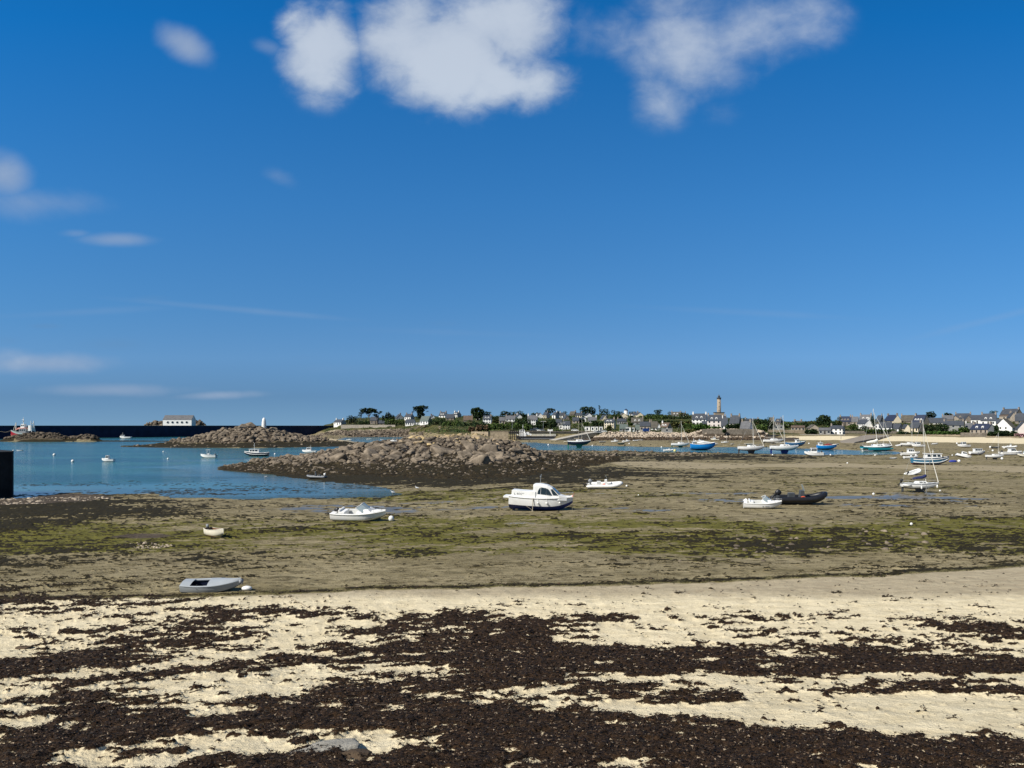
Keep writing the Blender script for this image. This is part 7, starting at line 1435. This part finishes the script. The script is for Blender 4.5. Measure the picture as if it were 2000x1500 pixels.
tree(1631, 1645, 813, 833, 'olive', [(.6, .8, .35, .16), (.3, .5, .3, .25), (.6, .35, .35, .25)], 'palm like shaggy tree left of the stone manor', d=520, n=700)
tree(1699, 1711, 808, 835, 'dark', [(.5, .85, .25, .12), (.45, .6, .35, .2), (.6, .35, .35, .25)], 'upright dark conifer behind the blank white gable', d=492, name='conifer_tree', n=900)
tree(1808, 1829, 802.5, 824, 'pine', [(.3, .72, .25, .2), (.6, .86, .16, .12), (.7, .6, .26, .2), (.45, .45, .3, .25), (.12, .8, .1, .1)], 'ragged dark pine behind the brown stone gable', d=560, name='pine_tree', n=1300)
tree(1931, 1949, 801.5, 812, 'dark', [(.3, .6, .25, .35), (.65, .75, .3, .2)], 'dark bush showing over the tall dormered white house', d=640, n=600)
tree(1659, 1678, 826, 844, 'green', [(.3, .6, .28, .3), (.65, .5, .3, .35), (.5, .8, .2, .15)], 'mid green garden tree behind the promenade cottage', d=478, n=1100)
tree(1681, 1697, 830, 842, 'dark', [(.4, .6, .35, .3), (.7, .45, .3, .35)], 'bushy tree before the blank white gable', d=470, n=700)
def bushes(L_):
    for (x0, x1, yt, yb, kind, label, *r) in L_:
        d = r[0] if r else None; k = max(2, int((x1-x0)/max(4, (yb-yt)*.9))); lb = [((i+.5)/k, random.uniform(.42, .55), .62/k, random.uniform(.42, .52)) for i in range(k)]
        tree(x0, x1, yt, yb, kind, lb, label, d, cat='hedge' if 'hedge' in label else 'bush', name='hedge' if 'hedge' in label else 'bush', trunk=False, n=int(260+(x1-x0)*(yb-yt)*2.6), s=.42)
bushes([(700, 722, 820, 831, 'dark', 'dark shrubs under the umbrella pines', 690), (752, 790, 818, 832, 'green', 'green shrubs between the pine grove and the raised gable cottage', 690), (838, 872, 818, 838, 'dark', 'dark scrub right of the grey green roofed house', 640), (866, 900, 821, 842, 'green', 'green thicket below the grey stone cottage', 600),
 (895, 935, 823, 842, 'dark', 'deep green thicket under the brown roofed barn', 590), (926, 950, 824, 845, 'dark', 'dark thicket under the round topped cypress', 570), (915, 927, 833, 845, 'brown', 'rust brown dead bush left of the pale parapet', 470), (930, 954, 829, 846, 'brown', 'large brown withered bush beside the pier head', 462), (953, 1002, 827, 843, 'green', 'long light green hedge above the pier head', 500),
 (955, 975, 811, 826, 'dark', 'dark trees between two white houses above the hedge', 640), (962, 972, 817, 828, 'olive', 'yellow green shrub by the tiny white outhouse', 610), (1000, 1038, 826, 843, 'green', 'mid green garden hedge behind the ferry wheelhouse', 495), (1003, 1036, 815, 838, 'dark', 'tall dark garden trees left of the hipped roof house', 540), (1036, 1062, 829, 843, 'dark', 'dark shrubs below the hipped roof house', 485), (1046, 1088, 819, 840, 'dark', 'broad dark mass of trees behind the quay middle', 520),
 (1020, 1030, 808, 824, 'dark', 'narrow dark trees left of the hipped roof house', 640), (1038, 1052, 806, 814, 'dark', 'spiky dark trees on the skyline over the hipped roof', 735), (1110, 1124, 812, 824, 'green', 'green shrubs above the pyramid roofed house', 640), (1128, 1142, 816, 832, 'dark', 'dark bushes around the narrow white gable', 590), (1140, 1150, 824, 836, 'green', 'yellowish green bushes behind the first white shed', 520), (1155, 1179, 822, 836, 'dark', 'dark trees behind the white quayside sheds', 520),
 (1167, 1178, 811, 822, 'green', 'green bushes left of the pointed stone gable', 640), (1194, 1212, 807, 820, 'green', 'sunny green slope bushes left of the large cream gable', 650), (1186, 1194, 829, 842, 'olive', 'reddish olive tree before the tall cream house', 434), (1228, 1246, 812, 826, 'dark', 'dark bushes right of the large cream gable', 610), (1246, 1300, 810, 823, 'green', 'big green hillside thicket under the ridge buildings', 640), (1262, 1296, 808, 816, 'dark', 'dark bramble bank under the flat topped pine', 690),
 (1296, 1350, 812, 820, 'dark', 'dark green bank below the skyline houses', 640), (1256, 1330, 821, 825, 'dark', 'straight dark hedge line under the tan field', 560), (1218, 1236, 826, 831, 'green', 'ivy covered roof ridge behind the white cube shed', 470), (1312, 1352, 822, 836, 'olive', 'olive scrub on the slope right of the brown roofed house', 500), (1335, 1372, 826, 838, 'green', 'green bushes left of the largest white house', 490), (1325, 1345, 806, 816, 'olive', 'olive bushes beside the twin white chimneys', 690),
 (1338, 1358, 838, 850, 'olive', 'dry olive scrub at the end of the boulder bank', 428), (1354, 1384, 828, 840, 'hedge', 'green hedge in front of the largest white house', 436), (1382, 1408, 833, 839, 'hedge', 'clipped dark hedge below the balconied house', 434), (1418, 1432, 828, 839, 'dark', 'round dark bush right of the shopfront house', 436), (1434, 1444, 827, 836, 'dark', 'small dark arch shaped bush before the broad slate roof', 440), (1412, 1418, 838, 845, 'dark', 'ivy clump hanging over the tall sea wall', 417),
 (1478, 1500, 830, 852, 'green', 'green bank at the right end of the tall sea wall', 440), (1474, 1500, 818, 834, 'dark', 'dark trees left of the spreading conifer', 520), (1500, 1534, 844, 852, 'dark', 'dark creeping bushes under the sunlit garden wall', 447), (1528, 1560, 824, 836, 'green', 'green slope bushes around the tiny white gable', 520), (1560, 1594, 824, 842, 'dark', 'dark bushes left of the great round evergreen', 530), (1572, 1596, 838, 850, 'dark', 'dark bush below the pale stone gable', 450), (1556, 1596, 822, 832, 'olive', 'olive hill scrub behind the low stone skyline house', 600),
 (1614, 1646, 822, 836, 'dark', 'dark scrub between the great evergreen and the manor', 540), (1610, 1642, 833, 842, 'olive', 'olive scrub above the grey stone shed', 500), (1650, 1690, 838, 848, 'dark', 'dark shrubs behind the long grey garden wall', 466), (1690, 1745, 838, 845, 'green', 'trained green shrubs above the slipway wall', 460), (1755, 1800, 843, 851, 'dark', 'dark hedge under the cream house', 450), (1805, 1848, 829, 845, 'dark', 'leafy dark garden shrubs left of the long grey stone house', 470), (1806, 1836, 842, 849, 'hedge', 'clipped bright green hedge, left of the garden steps', 442),
 (1838, 1876, 842, 849, 'hedge', 'clipped bright green hedge, right of the garden steps', 440), (1874, 1892, 834, 846, 'green', 'rounded green bush at the right end of the clipped hedge', 440), (1930, 1950, 842, 853, 'dark', 'dark bush between the grey gable and the big white gable', 432), (1950, 1984, 841, 853, 'dark', 'dark creeper covered arbour before the big white gable', 426), (1941, 1950, 830, 846, 'dark', 'tall narrow dark tree left of the big white gable', 455), (1984, 2014, 846, 854, 'pinkf', 'pink flowering hydrangeas at the right edge', 420),
 (1846, 1858, 806, 814, 'dark', 'dark bush beside the chimney pots roof', 600)])
# hillside ground cover: low scrub too dense to count
P_ = []; K_ = []
for _ in range(5200):
    px = r3.uniform(590, 2100); d = r3.uniform(455, 900); x = (px-1000)/FPX*d; P_.append((x, d)); K_.append(px)
A_ = np.array(P_); hz_ = height(A_[:, 0], A_[:, 1]); K_ = np.array(K_); py_ = HOR+FPX*(EYE-hz_)/A_[:, 1]
ok = (hz_ > 4.6) & ~((K_ > 1288) & (K_ < 1372) & (py_ > 816.5) & (py_ < 821.5)) & ~((A_[:, 1] < 520) & (K_ > 1500) & (r3.random(len(K_)) < .5))
A_ = A_[ok]; hz_ = hz_[ok]; K_ = K_[ok]
for kd, sel, lb in (('olive', np.arange(len(A_)) % 3 == 0, 'dry olive scrub'), ('green', np.arange(len(A_)) % 3 == 1, 'low green bramble'), ('dark', np.arange(len(A_)) % 3 == 2, 'dark gorse')):
    lobes = [(x, y, z+.3, w, w, h) for (x, y), z, w, h in zip(A_[sel], hz_[sel], r3.uniform(.9, 2.6, sel.sum()), r3.uniform(.5, 1.5, sel.sum()))]
    V, F = cards(lobes, 42000, .38, 77); tag(np_mesh('hillside_scrub', V, F, LM[kd]), lb+' covering the village hillside', kind='stuff')

# ---------------------------------------------------------------- groups for repeated kinds
GR = {'buoy': 'mooring buoys in the bay', 'gull': 'gulls by the water', 'house': 'houses of the village across the bay', 'cottage': 'houses of the village across the bay', 'shed': 'sheds along the village shore', 'tree': 'trees on the village hillside', 'bush': 'bushes and thickets on the hillside', 'hedge': 'hedges in the village gardens',
      'motorboat': 'motorboats in the bay', 'inflatable boat': 'inflatable boats in the bay', 'dinghy': 'dinghies and tenders in the bay', 'sailboat': 'sailboats in the bay', 'fishing boat': 'fishing boats in the bay', 'car': 'cars parked along the quay', 'lamp post': 'lamp posts along the shore', 'wall': 'stone walls along the shore', 'stone': 'single stones on the near beach', 'branch': 'driftwood on the near beach'}
for o in list(COL.objects):
    if o.parent is None and 'category' in o and 'group' not in o and o['category'] in GR: o['group'] = GR[o['category']]
